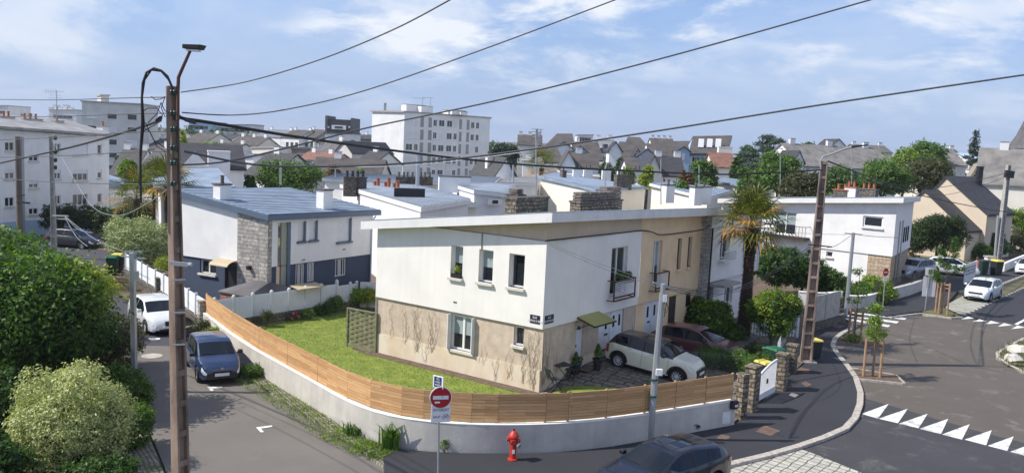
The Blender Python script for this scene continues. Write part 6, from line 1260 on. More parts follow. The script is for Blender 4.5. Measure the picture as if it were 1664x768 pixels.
# ================================================================== foliage tools
def leaf_mesh(lobes,n,size,seed=0,clump=None,per=10,inner=.25,low=0,flat=0):
    g=np.random.default_rng(seed);L=np.array(lobes,float);wgt=(L[:,3]*L[:,4]+L[:,3]*L[:,5]+L[:,4]*L[:,5]);wgt/=wgt.sum()
    nc=max(8,n//per);k=g.choice(len(L),nc,p=wgt);d=g.normal(size=(nc,3));d/=np.linalg.norm(d,axis=1)[:,None];d[:,2]=np.where(d[:,2]<(-1 if low else-.45),-d[:,2]*.6,d[:,2])
    r=np.where(g.random(nc)<inner,g.uniform(.35,.85,nc),g.uniform(.84,1.06,nc));c=L[k,:3]+d*L[k,3:]*r[:,None]
    cl=clump or L[:,3:].mean()*.13;i=np.repeat(np.arange(nc),per);m=len(i);p=c[i]+g.normal(size=(m,3))*cl*np.array([1,1,.8])
    nrm=d[i]*.9+g.normal(size=(m,3))*.65+np.array([0,0,.35+flat]);nrm/=np.linalg.norm(nrm,axis=1)[:,None]
    t=np.cross(nrm,g.normal(size=(m,3)));t/=np.linalg.norm(t,axis=1)[:,None];b=np.cross(nrm,t);p[:,2]=np.maximum(p[:,2],.03)if low else p[:,2];s=size*g.uniform(.6,1.3,m)[:,None]
    V=np.stack([p-t*s,p+b*s*.48+nrm*s*.08,p+t*s,p-b*s*.48+nrm*s*.08],1).reshape(-1,3);F=np.arange(m*4).reshape(-1,4);return V,F
def add_leaves(name,lf,m,parent=None,origin=None,kind=None):
    V,F=lf;me=bpy.data.meshes.new(name);me.vertices.add(len(V));me.loops.add(F.size);me.polygons.add(len(F))
    if origin is not None:V=V+np.array(origin)
    o0=WO.get(parent.name,Vector())if parent is not None else Vector((0,0,0));V=V-np.array(o0)
    me.vertices.foreach_set('co',V.astype(np.float32).ravel());me.loops.foreach_set('vertex_index',F.astype(np.int32).ravel());me.polygons.foreach_set('loop_start',np.arange(0,F.size,4,dtype=np.int32));me.polygons.foreach_set('loop_total',np.full(len(F),4,dtype=np.int32));me.update()
    ob=bpy.data.objects.new(name,me);COL.objects.link(ob);me.materials.append(M[m]);WO[ob.name]=o0
    if parent is not None:ob.parent=parent
    return ob
def lobes_for(cx,cy,z0,z1,rx,ry,n,seed,spread=.55):
    g=np.random.default_rng(seed);zc,rz=(z0+z1)/2,(z1-z0)/2;q0=.72 if n<14 else .58;L=[(cx,cy,zc,rx*q0,ry*q0,rz*q0*1.1)]
    for k in range(n):
        a=2*math.pi*(k+g.random()*.7)/n;e=g.uniform(-.55,.8);q=math.sqrt(max(.05,1-e*e));s=g.uniform(.30,.46)
        L.append((cx+rx*(1-s)*q*math.cos(a),cy+ry*(1-s)*q*math.sin(a),zc+rz*(1-s)*e,rx*s,ry*s,rz*s))
    return L
def trunk_mesh(base,z1,r,seed,limbs=4,spread=1.5,z2=None):
    g=MB();rr=np.random.default_rng(seed);b=Vector(base);tp=b+Vector((rr.uniform(-.15,.15),rr.uniform(-.15,.15),z1));g.tube([b+Vector((0,0,-.1)),b.lerp(tp,.5)+Vector((rr.uniform(-.05,.05),0,0)),tp],[r,r*.8,r*.65],8);z2=z2 or z1+spread
    for k in range(limbs):a=2*math.pi*(k+rr.random()*.6)/limbs;e=tp+Vector((math.cos(a)*spread*rr.uniform(.5,.9),math.sin(a)*spread*rr.uniform(.5,.9),(z2-z1)*rr.uniform(.5,.9)));g.tube([tp-Vector((0,0,.1)),tp.lerp(e,.5)+Vector((0,0,.1)),e],[r*.5,r*.35,r*.12],6)
    return g
def tree(name,lab,base,z0,z1,rx,ry,m,n,size,seed,nl=7,r=.12,cat='tree',group=None,limbs=5,clump=None,m2=None,inner=.25,cx=0,cy=0):
    if cat=='bush' and z0<1:z0=-.25*(z1-z0)
    t=thing(name,lab,cat,(base[0],base[1],0),group=group);L=lobes_for(base[0]+cx,base[1]+cy,z0,z1,rx,ry,nl,seed);add_leaves('crown' if cat=='tree' else 'foliage',leaf_mesh(L,n,size,seed,clump,inner=inner,low=cat=='bush' or z0<.9),m,t)
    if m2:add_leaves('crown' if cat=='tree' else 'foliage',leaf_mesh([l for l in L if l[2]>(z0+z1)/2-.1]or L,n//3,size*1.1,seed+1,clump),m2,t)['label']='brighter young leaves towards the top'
    trunk_mesh((base[0],base[1],0),max(.3,z0+.25*(z1-z0)),r if cat!='bush' else r*.5,seed,limbs,rx*.7,z0+.75*(z1-z0)).build('trunk','bark',t,smooth=True);return t
# ================================================================== STREET FURNITURE
def cpole(name,lab,base,top,w0,w1,m,rz,group=None,d0=None,cells=14,facing=1):
    """reinforced concrete pole: two flanges joined by rungs with recesses between; base, top = Vector; w = broad width, d = thickness"""
    t=thing(name,lab,'utility pole',tuple(base),group=group);ax=top-base;H=ax.length;d0=d0 or w0*.75
    c_,s_=math.cos(rz),math.sin(rz);X=Vector((c_,s_,0));Y_=Vector((-s_,c_,0))
    def at(u,a,b):w=w0+(w1-w0)*u;d=d0*(w/w0);return base+ax*u+X*(a*w/2)+Y_*(b*d/2)
    def part(mb,u0,u1,a0,a1,b0,b1):mb.hexa([at(u0,a0,b0),at(u0,a1,b0),at(u0,a1,b1),at(u0,a0,b1),at(u1,a0,b0),at(u1,a1,b0),at(u1,a1,b1),at(u1,a0,b1)])
    g=MB();part(g,0,1,-1,-.62,-1,1);part(g,0,1,.62,1,-1,1);part(g,0,1,-.619,.619,-.25,.25)
    for k in range(cells+1):u=.0+k/cells*.985;part(g,u,u+.012,-.619,.619,-.97,.97)
    part(g,.985,1.0,-.619,.619,-.96,.96)
    g.build('shaft',m,t,bevel=.012);return t,at
# ---- tall brown pole in the foreground left
YP=17.0;pb=P(296,880,YP);tp=P(279.5,140,YP);ax=tp-pb;base=pb-ax*((pb.z)/ax.z);base.z=0
lp,at=cpole('utility_pole','tall brown concrete pole with lamp arm and wires in the left foreground',base,tp,.33,.19,'concrete_brown',R(62),d0=.25,cells=16)
g=MB();a=P(288,200,YP)+Vector((.06,0,0));pts=[P(289,196,YP-.1),P(289,150,YP-.1),P(290,126,YP-.1),P(296,112,YP-.15),P(309,83,YP-.25)];g.tube(pts,[.035,.035,.035,.033,.03],10);arm=g.build('lamp_arm','brown_arm',lp,smooth=True)
hd=P(314,77,YP-.3);g=MB();q=[(-.17,-.12,-.03),(.13,-.12,-.05),(.17,.12,-.05),(-.17,.12,-.03),(-.17,-.12,.05),(.18,-.12,.04),(.22,.12,.04),(-.15,.12,.05)];g.hexa([hd+RT*p[0]+Vector((0,p[1],p[2]))for p in q]);hdo=g.build('lamp_head','iron',arm,bevel=.01);g=MB();g.hexa([hd+RT*x+Vector((0,y,z))for x,y,z in((-.10,-.09,-.075),(.10,-.09,-.085),(.12,.09,-.085),(-.10,.09,-.075),(-.10,-.09,-.045),(.10,-.09,-.052),(.12,.09,-.052),(-.10,.09,-.045))]);g.build('lens','lamp_glass',hdo)
for y in(150,184,210,240,265,298):       # insulators
    for x in(279,284):c_=P(x,y,YP-.18);g=MB();g.lathe([(.015,-.05),(.03,-.035),(.036,-.015),(.022,0),(.036,.015),(.03,.035),(.012,.05)],10,c_);g.build('insulator','insulator',lp,smooth=True)
for y in(455,508,560):g=MB();a,b=P(283,y,YP-.19),P(301,y-1,YP-.19);g.bar(a+Vector((-.03,0,0)),b,.02,.03);g.build('steel_band','galv',lp)
g=MB();a,b=P(276,427,YP-.2),P(306,430,YP-.22);g.bar(a,b,.05,.08);g.tube([b,b+Vector((.07,0,0))],.05,8);g.build('bracket','galv_dull',lp)
g=MB();g.tube([P(x,y,YP-.15)for x,y in((289,200),(290,260),(291,330),(293,420))],.012,6);g.build('riser_cable','cable',lp)
g=MB();g.tube([P(x,y,YP-.16)for x,y in((229,330),(228,250),(231,200),(230.5,160),(232,135),(238,118),(250,111),(262,115),(272,124),(279,140),(282,150))],.024,8);g.tube([P(x,y,YP-.13)for x,y in((226,300),(230,240),(234,200),(231,158),(235,130),(246,114),(262,116),(276,132),(281,145))],.018,8);g.build('cable_loop','cable',lp,smooth=True)
g=MB()
for q in(((230,182),(240,176),(255,176),(264,187),(262,197),(246,206),(232,214)),((232,206),(244,215),(255,238),(270,247)),((246,157),(252,162),(262,161),(268,157)),((262,166),(255,185),(240,200)),((262,168),(268,180),(276,184)),((236,199),(250,228),(268,240)),((268,158),(262,175),(268,190),(276,186))):g.tube([P(x,y,YP-.14)for x,y in q],.009,6)
g.build('jumper_cable','cable',lp,smooth=True)
g=MB();g.bar(P(301,195,YP-.1),P(318,200,YP-.1),.06,.055);g.bar(P(254,197,YP-.1),P(262,190,YP-.1),.06,.05);g.build('cable_joint','cable',lp)
# ---- slim metal telephone pole beside the hedge
b0=G(219,636,ZR);tp=P(215,410,b0.y);t=thing('telephone_pole','slim galvanised telephone pole with a T shaped head beside the left hedge','utility pole',tuple(b0));g=MB();g.bar(b0,tp,.19,.17);g.build('shaft','galv',t,bevel=.02)
g=MB();d=Vector((.95,.1,0)).normalized();c_=P(216,409,b0.y);g.bar(c_-d*.32,c_+d*.32,.07,.05);c_=P(217,418,b0.y);d2=Vector((.9,-.3,0)).normalized();g.bar(c_-d2*.55,c_+d2*.5,.05,.05);g.bar(P(216,422,b0.y),P(222,411,b0.y),.03,.03);g.build('crossarm','galv',t)
g=MB();c_=P(222,447,b0.y);g.box(c_.x-.08,c_.x+.1,c_.y-.12,c_.y-.02,c_.z-.16,c_.z+.16);g.build('junction_box','galv_dull',t)
# ---- two poles at the far left
b0=G(88,402);b0=P(88,396,60);b0.z=0;tp=P(83,221,60);t,_=cpole('utility_pole','pale concrete pole with crossarm in front of the left apartment block',b0,tp,.36,.24,'concrete',R(10),cells=12)
g=MB();c_=P(97,350,59.8);g.bar(P(86,350,59.8),P(111,351,59.5),.1,.1);g.bar(P(92,355,59.8),P(109,356,59.5),.08,.08);g.build('crossarm','galv_dull',t)
for y in(224,247,260,272):g=MB();c_=P(90,y,59.7);g.lathe([(.05,-.15),(.12,-.1),(.12,.1),(.05,.15)],8,c_);g.build('insulator','iron',t)
b0=P(33,396,56);b0.z=0;tp=P(28.5,222,56);t=thing('utility_pole','dark wooden pole at the far left before the apartment block','utility pole',tuple(b0));g=MB();g.tube([b0,tp],[.22,.16],12);g.build('shaft','pole_wood',t,smooth=True);g=MB();g.bar(P(28,328,55.8),P(48,330,55.6),.12,.12);g.bar(P(28,318,55.8),P(40,317,55.6),.08,.08);g.build('bracket','iron',t)
# ---- leaning galvanised lamp pole in front of the house
b0=G(1055.5,713);tp=P(1077.5,461,b0.y-.15);t=thing('service_pole','leaning galvanised cable pole standing against the curved wall','utility pole',tuple(b0));g=MB();g.tube([b0+Vector((0,0,-.1)),tp],[.125,.085],8);g.build('shaft','galv',t)
g=MB();c_=P(1078,462,b0.y-.1);d=Vector((.97,.25,0));g.bar(P(1061,459,b0.y-.2),P(1080,463,b0.y-.1),.05,.05);g.bar(P(1080,465,b0.y+.1),P(1099,469,b0.y+.3),.05,.06);g.build('crossarm','galv',t)
g=MB();c_=P(1080,484,b0.y-.2);g.box(c_.x-.05,c_.x+.07,c_.y-.06,c_.y+.06,c_.z-.12,c_.z+.1);g.build('junction_box','pvc',t)
g=MB();c_=P(1071,604,b0.y-.3);g.box(c_.x-.1,c_.x+.1,c_.y-.08,c_.y+.05,c_.z-.1,c_.z+.1);g.build('house_number_box','frame_white',t)
g=MB();g.tube([P(x,y,b0.y-.1)for x,y in((1081,486),(1086,500),(1083,508),(1078,500),(1080,490),(1085,480),(1079,515))],.012,5);g.tube([P(x,y,b0.y-.05)for x,y in((1075,520),(1064,620),(1055,706))],.014,5);g.build('riser_cable','cable',t)
for y in(616,643):g=MB();c_=P(1063-(y-616)*.09,y,b0.y-.1);g.lathe([(.13,-.03),(.13,.03)],8,c_);g.build('clamp','insulator',t)
# ---- tall concrete pole by the pavement
b0=G(1309,587);tp=P(1339.5,262,b0.y);t,_=cpole('utility_pole','tall rusty brown ladder like concrete pole at the pavement bend',b0,tp,.52,.30,'concrete_rust',R(-14),cells=14,d0=.50);g=MB();g.box(b0.x-.42,b0.x+.42,b0.y-.35,b0.y+.35,-.05,.06);g.build('footing','concrete',t)
g=MB();a=P(1337,300,b0.y-.2);g.tube([P(x,y,b0.y-.1)for x,y in((1334,272),(1333,262),(1338,254),(1352,250),(1375,241),(1388,239))],.04,8);arm=g.build('lamp_arm','galv_dull',t,smooth=True);g=MB();g.hexa([P(x,y,b0.y+dd)for x,y,dd in((1384,240.5,-.35),(1411,236.5,-.35),(1411,236.5,.1),(1384,240.5,.1),(1384,237,-.35),(1411,234.5,-.35),(1411,234.5,.1),(1384,237,.1))]);g.build('lamp_head','iron',arm)
for y in(276,288):g=MB();g.bar(P(1344,y,b0.y-.3),P(1368,y+5,b0.y-.4),.04,.04);g.build('bracket','iron',t)
g=MB();g.bar(P(1313,397,b0.y-.3),P(1352,401,b0.y-.5),.05,.05);g.build('bracket','iron',t)
# ---- slim grey pole beyond
b0=G(1374,512);tp=P(1387,378,b0.y);t=thing('telephone_pole','slim grey metal pole between the concrete pole and the stone cornered house','utility pole',tuple(b0));g=MB();g.tube([b0,tp],[.13,.10],8);g.build('shaft','galv',t);g=MB();g.bar(P(1373,379,b0.y),P(1400,381,b0.y),.06,.05);g.build('crossarm','iron',t)
b0=G(1621,424);tp=P(1639,268,b0.y);t,_=cpole('utility_pole','grey concrete pole beside the beige gabled house at the far right',b0,tp,.62,.40,'concrete',R(20),cells=12);g=MB();g.bar(P(1633,282,b0.y-.3),P(1647,284,b0.y-.3),.3,.7);g.build('cable_bracket','iron',t)
g=MB();b0_=G(1616,424);g.tube([b0_,P(1622,350,b0_.y)],.12,8);tag(g.build('bracing_post','galv_dull',origin=b0_),'shorter grey post close beside the far right concrete pole','post')
# thin masts over the roofs
def mast(lab,x,y0,y1,Y,r=.06,head=0,name='roof_aerial',cat='aerial'):
    a,b=P(x,y0,Y),P(x,y1,Y);t=thing(name,lab,cat,tuple(a));g=MB();g.tube([a,b],r,6);g.build('mast','galv_dull',t)
    if head:g=MB();
    if head==1:
        for k in range(4):c_=b+Vector((0,0,-.4*k-.1));g.tube([c_-Vector((.9-.1*k,.1,0)),c_+Vector((.9-.1*k,-.1,0))],r*.5,5)
        g.tube([b+Vector((.5,0,-.1)),b+Vector((.5,0,-2.2))],r*.4,5)
        g.build('antenna','galv_dull',t)
    if head==2:g.bar(b-Vector((.5,0,0)),b+Vector((.5,0,0)),.06,.06);g.build('crossarm','galv',t)
    return t
mast('tall roof aerial with many elements standing at the stone chimney',871,325,210,40,.03);mast('aerial cluster on the skyline left of the slate quarter',873,262,209,130,.12,1)
mast('pale metal post above the dense tree',456,300,262,75,.09,0,'utility_pole','utility pole');mast('white T headed post right of the dense tree',545,300,274,80,.06,2,'utility_pole','utility pole')
mast('thin mast on the roofs above the terracotta pots',723,295,258,75,.03);mast('thin mast over the roofs right of the cowled chimneys',1074,332,258,60,.035);mast('slim post before the grey gable on the right',1136,300,268,90,.05,0,'utility_pole','utility pole')
mast('slim post below the aerial cluster',834,312,268,90,.09,0,'utility_pole','utility pole');mast('tall thin street mast left of the rounded trees',1384,300,240,95,.06,0,'utility_pole','utility pole');mast('thin aerial beside the palm of the concrete pole',1268,300,253,80,.04)
t=thing('street_lamp','grey curved street lamp beyond the roofs right of the apartment block','street lamp',P(827,306,92));g=MB();g.tube([P(x,y,92)for x,y in((828,308),(828,272),(826,267),(820,264.5))],.09,8);g.build('post','galv',t,smooth=True);g=MB();g.bar(P(821,265,92),P(815,265,92),.25,.12);g.build('lamp_head','galv_dull',t)
t=thing('street_lamp','grey curved street lamp rising at the roofs below the slate quarter','street lamp',P(983,306,85));g=MB();g.tube([P(x,y,85)for x,y in((983,320),(984,272),(986,266),(992,265),(995,270))],.07,8);g.build('post','galv',t,smooth=True);g=MB();g.bar(P(994,268,85),P(996,272,85),.2,.1);g.build('lamp_head','galv_dull',t)
# ---- hydrant
hb=G(833,746);t=thing('fire_hydrant','red fire hydrant standing on the dark pavement before the curved wall','fire hydrant',tuple(hb));g=MB()
g.lathe([(.155,0),(.155,.035),(.10,.05),(.095,.08),(.105,.50),(.13,.53),(.135,.57),(.125,.66),(.165,.70),(.165,.74),(.13,.80),(.085,.86),(.06,.89),(.03,.90)],18,hb);bd=g.build('barrel','hydrant_red',t,smooth=True)
for d in(Vector((-1,-.1,0)),Vector((.92,-.4,0)),Vector((.1,-1,0))):
    d=d.normalized();c_=hb+Vector((0,0,.64 if d.x<.5 and d.y>-.9 else .60));g=MB();g.tube([c_,c_+d*.17],[.06,.055],12);g.tube([c_+d*.15,c_+d*.20],.075,8);g.build('outlet_cap','hydrant_red',t)
c_=hb+Vector((.13,-.10,.50));g=MB();g.tube([c_,c_+Vector((.05,-.06,-.02))],.075,12);g.build('outlet_lid','frame_grey',t);g=MB();g.tube([hb+Vector((0,0,.89)),hb+Vector((0,0,.95))],.028,6);g.build('valve_nut','pot_black',t)
g=MB();g.box(hb.x-.03,hb.x+.05,hb.y-.108,hb.y-.10,.22,.34);g.build('number_plate','sign_white',t)
# ---- no entry sign
sb=G(712,795);ss=thing('road_sign','no entry road sign on a grey post with two plates','road sign',tuple(sb));tp=P(713,612,sb.y);g=MB();g.tube([sb,Vector((sb.x+(tp.x-sb.x),tp.y,tp.z+.0))],.03,10);g.build('post','galv',ss)
ang=R(14);FS=Face(V2(sb)+Vector((-1*math.cos(ang),-1*math.sin(ang)))+Vector((0,-.05)),V2(sb)+Vector((math.cos(ang),math.sin(ang)))+Vector((0,-.05)))
def disc(F_,a,z,rx,rz_,d0,d1,m,nm,par,n=32):g=MB();pts=[(a+rx*math.cos(2*math.pi*k/n),z+rz_*math.sin(2*math.pi*k/n))for k in range(n)];g.add([F_.p(x,y,d1)for x,y in pts]+[F_.p(x,y,d0)for x,y in pts],[tuple(range(n)),tuple(range(2*n-1,n-1,-1))]+[(k,n+k,n+(k+1)%n,(k+1)%n)for k in range(n)]);return g.build(nm,m,par)
ac,zc=FS.inv(716,645);rr=.30;dsk=disc(FS,ac,zc,rr,rr,0,.03,'sign_white','round_plate',ss);disc(FS,ac,zc,rr-.02,rr-.02,.031,.034,'sign_red','red_disc',dsk)
g=MB();FS.box(g,ac-.21,ac+.21,zc-.045,zc+.055,.035,.038);g.build('white_bar','sign_white',dsk);g=MB();FS.box(g,ac-.16,ac-.02,zc-.15,zc-.10,.035,.038);g.build('sticker','sign_white',dsk)
text(dsk,'Y',FS,ac+.04,zc+.01,.08,.040,'insulator')
def rplate(F_,a0,a1,z0,z1,d0,d1,m,nm,par):g=MB();F_.box(g,a0,a1,z0,z1,d0,d1);return g.build(nm,m,par,bevel=.008)
a1_,z1_=FS.inv(716.5,671);pl_=rplate(FS,a1_-.27,a1_+.25,z1_-.24,z1_+.24,0,.02,'sign_white','exception_plate',ss);text(pl_,'INTERDIT',FS,a1_,z1_+.10,.105,.022,'sign_black',sx=.95);text(pl_,'SAUF',FS,a1_-.12,z1_-.09,.095,.022,'sign_black',sx=.9)
g=MB();zb_=z1_-.10;xb=a1_+.13
for dx_ in(-.065,.065):
    for k in range(14):a,b=2*math.pi*k/14,2*math.pi*(k+1)/14;g.bar(FS.p(xb+dx_+.045*math.cos(a),zb_+.045*math.sin(a),.023),FS.p(xb+dx_+.045*math.cos(b),zb_+.045*math.sin(b),.023),.01,.004)
for p,q in(((-.065,0),(-.02,.075)),((-.02,.075),(.045,.075)),((.045,.075),(.065,0)),((-.065,0),(.005,0)),((.005,0),(.045,.075)),((.005,0),(-.03,.09)),((.05,.095),(.045,.075))):g.bar(FS.p(xb+p[0],zb_+p[1],.023),FS.p(xb+q[0],zb_+q[1],.023),.01,.004)
g.build('bicycle_symbol','sign_black',pl_)
ang=R(-32);FS2=Face(V2(sb)+Vector((-1*math.cos(ang),-1*math.sin(ang)))+Vector((0,-.05)),V2(sb)+Vector((math.cos(ang),math.sin(ang)))+Vector((0,-.05)));a2,z2=FS2.inv(712.5,620);pl2=rplate(FS2,a2-.17,a2+.17,z2-.17,z2+.17,0,.02,'sign_white','small_plate',ss);rplate(FS2,a2-.13,a2+.12,z2-.14,z2+.14,.021,.024,'sign_blue','blue_field',pl2);text(pl2,'RUE',FS2,a2,z2+.08,.06,.026,'sign_white');text(pl2,'SAINTE',FS2,a2,z2,.055,.026,'sign_white',sx=.9);text(pl2,'BRIGITTE',FS2,a2,z2-.08,.055,.026,'sign_white',sx=.8)
FB2=Face(V2(sb)+Vector((-.3,.12)),V2(sb)+Vector((.1,.30)));rplate(FB2,0,.26,zc-.25,zc+.12,0,.02,'galv_dull','rear_plate',ss)
# small far signs
sb=G(1434,505);t=thing('road_sign','small no entry sign before the stone cornered house','road sign',tuple(sb));c_=P(1439,442,sb.y);g=MB();g.tube([sb,c_+Vector((0,0,.2))],.035,8);g.build('post','galv',t);FS3=Face(V2(c_)+Vector((-.5,-.35)),V2(c_)+Vector((.5,.25)));a_,z_=FS3.inv(1439,442);d_=disc(FS3,a_,z_,.26,.26,.0,.03,'sign_red','red_disc',t);g=MB();FS3.box(g,a_-.18,a_+.18,z_-.035,z_+.035,.031,.034);g.build('white_bar','sign_white',d_);rplate(FS3,a_-.2,a_+.2,z_-.6,z_-.32,0,.02,'sign_white','exception_plate',t)
sb=G(1503,503);t=thing('road_sign','pair of white square plates on a leaning post before the low white wall','road sign',tuple(sb));c_=P(1512,445,sb.y);g=MB();g.tube([sb,P(1512,436,sb.y)],.04,8);g.build('post','galv',t);FS4=Face(V2(c_)+Vector((-1,.12)),V2(c_)+Vector((1,-.05)));rc=FS4.rect(1504,434.5,1518,448);q_=rplate(FS4,*rc,.04,.06,'sign_white','square_plate',t);m_=(rc[0]+rc[1])/2;rplate(FS4,m_-.10,m_+.10,rc[2]+.1,rc[3]-.1,.061,.065,'sign_black','symbol',q_)
rc=FS4.rect(1501,448.5,1519,482);q_=rplate(FS4,*rc,.0,.02,'shutter_pale','tall_plate',t);rplate(FS4,m_-.12,m_+.05,rc[3]-.75,rc[3]-.15,.021,.03,'frame_grey','symbol',q_)
# ---- bins
def bin_(lab,x,y,body,lid,rz=0,sc=1,z=0):
    p=G(x,y,z);t=thing('wheelie_bin',lab,'bin',tuple(p),group='wheeled bins');g=MB();c_,s_=math.cos(rz),math.sin(rz)
    def q(w_,d_,z_):return[(p.x+i*w_/2*c_-j*d_/2*s_,p.y+i*w_/2*s_+j*d_/2*c_,p.z+z_)for i,j in((-1,-1),(1,-1),(1,1),(-1,1))]
    g.hexa(q(.44*sc,.5*sc,.06)+q(.56*sc,.66*sc,.95*sc));g.build('body',body,t,bevel=.02);g=MB();g.hexa(q(.62*sc,.74*sc,.955*sc)+q(.52*sc,.6*sc,1.06*sc));g.build('lid',lid,t,bevel=.03)
    for s in(-1,1):
        c=Vector((p.x+s*.22*c_*sc-.22*s_*-1*sc,p.y+s*.22*s_*sc+.22*c_*sc,p.z+.10));g=MB();g.tube([c-Vector((.03*c_,.03*s_,0)),c+Vector((.03*c_,.03*s_,0))],.10,12);g.build('wheel','rubber',t)
    return t
bin_('green lidded bin at the bend of the left street, left of the pair',183,446,'bin_green','bin_lid_green',.2,1.15,0);bin_('dark yellow lidded bin against the white street fence, right of the pair',191,442,'bin_dark','bin_yellow',.2,1.15,0)
bin_('green lidded bin behind the far pillar of the white gate',1257,604,'bin_green','bin_lid_green',.5,1.05);bin_('bin with pale yellow lid low behind the white gate',1239,624,'bin_dark','bin_yellow',.5,.95);bin_('second green lidded bin, beside the pale yellow lid',1250,598,'bin_green','bin_lid_green',.5,.9)
bin_('yellow lidded bin hidden behind the tall concrete pole',1322,582,'bin_dark','bin_yellow',.3,.9);bin_('dark green bin beside the woman in pink',1595,446,'bin_green','bin_dark',.2,1.25);bin_('dark bin with bright yellow lid near the far right pole',1618,447,'bin_dark','bin_yellow',.2,1.3)
g=MB();p=G(1606,445);g.box(p.x-.35,p.x+.35,p.y-.3,p.y+.3,0,1.5);t=thing('gate_post','pale concrete gate post between the two far bins','post',tuple(p));g.build('shaft','white_far',t);g=MB();g.box(p.x-.42,p.x+.42,p.y-.37,p.y+.37,1.5,1.6);g.build('cap','concrete',t)
g=MB();a,b=G(1566,462),G(1584,455);Fq=Face(V2(a),V2(b));t=thing('sliding_gate','open white and grey gate panel beside the woman in pink','gate',tuple(a));Fq.box(g,0,Fq.L,.05,1.6,-.05,0);g.build('leaf','pvc',t);g=MB()
for k in range(3):Fq.box(g,.3,Fq.L-.3,1.2-k*.25,1.35-k*.25,.001,.02)
g.build('slot','frame_grey',t)
# ---- garden table set, pots, mat
def gp(b,tt,z=0):q=loc(-tt,b);return Vector((q.x,q.y,dz(b,tt)+.04+z))
tb=gp(.55,1.35);tb=G(911,622,.15);base_z=dz((V2(tb)-C).dot(Vv),-(V2(tb)-C).dot(U))+.04
def local(o,rz):c_,s_=math.cos(rz),math.sin(rz);return lambda x,y,z:Vector((o.x+x*c_-y*s_,o.y+x*s_+y*c_,base_z+z))
t=thing('garden_table','small square dark folding table outside the front door','table',(tb.x,tb.y,base_z));q=local(tb,.5);g=MB()
for k in range(6):y=-.33+k*.11;g.hexa([q(-.34,y+.005,.70),q(.34,y+.005,.70),q(.34,y+.105,.70),q(-.34,y+.105,.70),q(-.34,y+.005,.725),q(.34,y+.005,.725),q(.34,y+.105,.725),q(-.34,y+.105,.725)])
g.build('table_top','furniture',t)
for s in(-1,1):
    g=MB();g.bar(q(-.3,s*.28,0),q(.3,s*.28,.70),.03,.02);g.bar(q(.3,s*.28,0),q(-.3,s*.28,.70),.03,.02);g.build('leg','furniture',t)
def gchair(o,rz,lab):
    t=thing('garden_chair',lab,'chair',(o.x,o.y,base_z),group='folding garden chairs');q=local(o,rz);g=MB()
    for k in range(5):x=-.2+k*.085;g.hexa([q(x,-.2,.43),q(x+.07,-.2,.43),q(x+.07,.2,.43),q(x,.2,.43),q(x,-.2,.45),q(x+.07,-.2,.45),q(x+.07,.2,.45),q(x,.2,.45)])
    g.build('seat','furniture',t);g=MB()
    for k in range(6):y=-.17+k*.068;g.bar(q(-.22,y,.48),q(-.33,y,.84),.035,.015)
    g.bar(q(-.33,-.21,.85),q(-.33,.21,.85),.05,.02);g.bar(q(-.22,-.21,.48),q(-.22,.21,.48),.04,.02);g.build('backrest','furniture',t)
    for s in(-1,1):
        g=MB();g.bar(q(.22,s*.2,0),q(-.34,s*.2,.88),.025,.03);g.build('leg','furniture',t);g=MB();g.bar(q(-.22,s*.18,0),q(.2,s*.18,.44),.025,.03);g.build('leg','furniture',t)
c1_=G(899,641,0);gchair(c1_,R(28),'dark folding chair on the near side of the garden table');c2_=G(926,619,.15);gchair(Vector((c2_.x+.1,c2_.y+.1,0)),R(222),'dark folding chair tucked behind the garden table')
def potted(x,y,z0,lab,h=.42,ph=.45):
    p=G(x,y,z0);t=thing('potted_shrub',lab,'potted plant',tuple(p),group='clipped shrubs in black pots');g=MB();g.lathe([(.13,0),(.19,ph-.05),(.21,ph-.05),(.21,ph),(.17,ph),(.16,ph-.04),(.01,ph-.04)],18,p);g.build('pot','pot_black',t,smooth=True)
    lf=leaf_mesh([(0,0,.18,.17,.17,.20),(0,0,.38,.11,.11,.20),(0,0,.55,.05,.05,.14)],900,.035,3);add_leaves('foliage',lf,'leaf_mid',t,p+Vector((0,0,ph-.05)));return t
g=MB();cm=G(953,603,.38);c_,s_=math.cos(R(54)),math.sin(R(54));z_=dz((V2(cm)-C).dot(Vv),-(V2(cm)-C).dot(U))+.042;g.prism([(cm.x+x*c_-y*s_,cm.y+x*s_+y*c_)for x,y in((-.35,-.25),(.35,-.25),(.35,.25),(-.35,.25))],z_,z_+.02);tag(g.build('door_mat','rust_cover',origin=(cm.x,cm.y,z_)),'brown door mat before the white front door','door mat')
# ---- chain link fence with posts on the drive
ca,cbb=V2(G(1094,588,.2)),V2(G(1246,606,0));ca=loc(-2.3,7.1);cbb=V2(G(1248,618));Fc=Face(ca,cbb);cf=thing('chain_link_fence','sagging chain link fence between the cream car and the dark red car','fence',(*ca,0));g=MB();n_=int(Fc.L/.09)
for k in range(-10,n_):
    for s in(1,-1):
        a0=k*.09;x0,x1=(a0,a0+.85)if s>0 else(a0+.85,a0);y0,y1=.1,.95
        def cl(x,y,x_,y_):
            return(x,y)
        if min(x0,x1)<0 or max(x0,x1)>Fc.L:continue
        g.bar(Fc.p(x0,y0),Fc.p(x1,y1),.007,.007)
g.build('mesh','galv_dull',cf)
for a in(0,Fc.L*.25,Fc.L*.5,Fc.L*.75,Fc.L):g=MB();g.tube([Fc.p(a,0),Fc.p(a,1.1)],.025,6);g.build('post','insulator',cf)
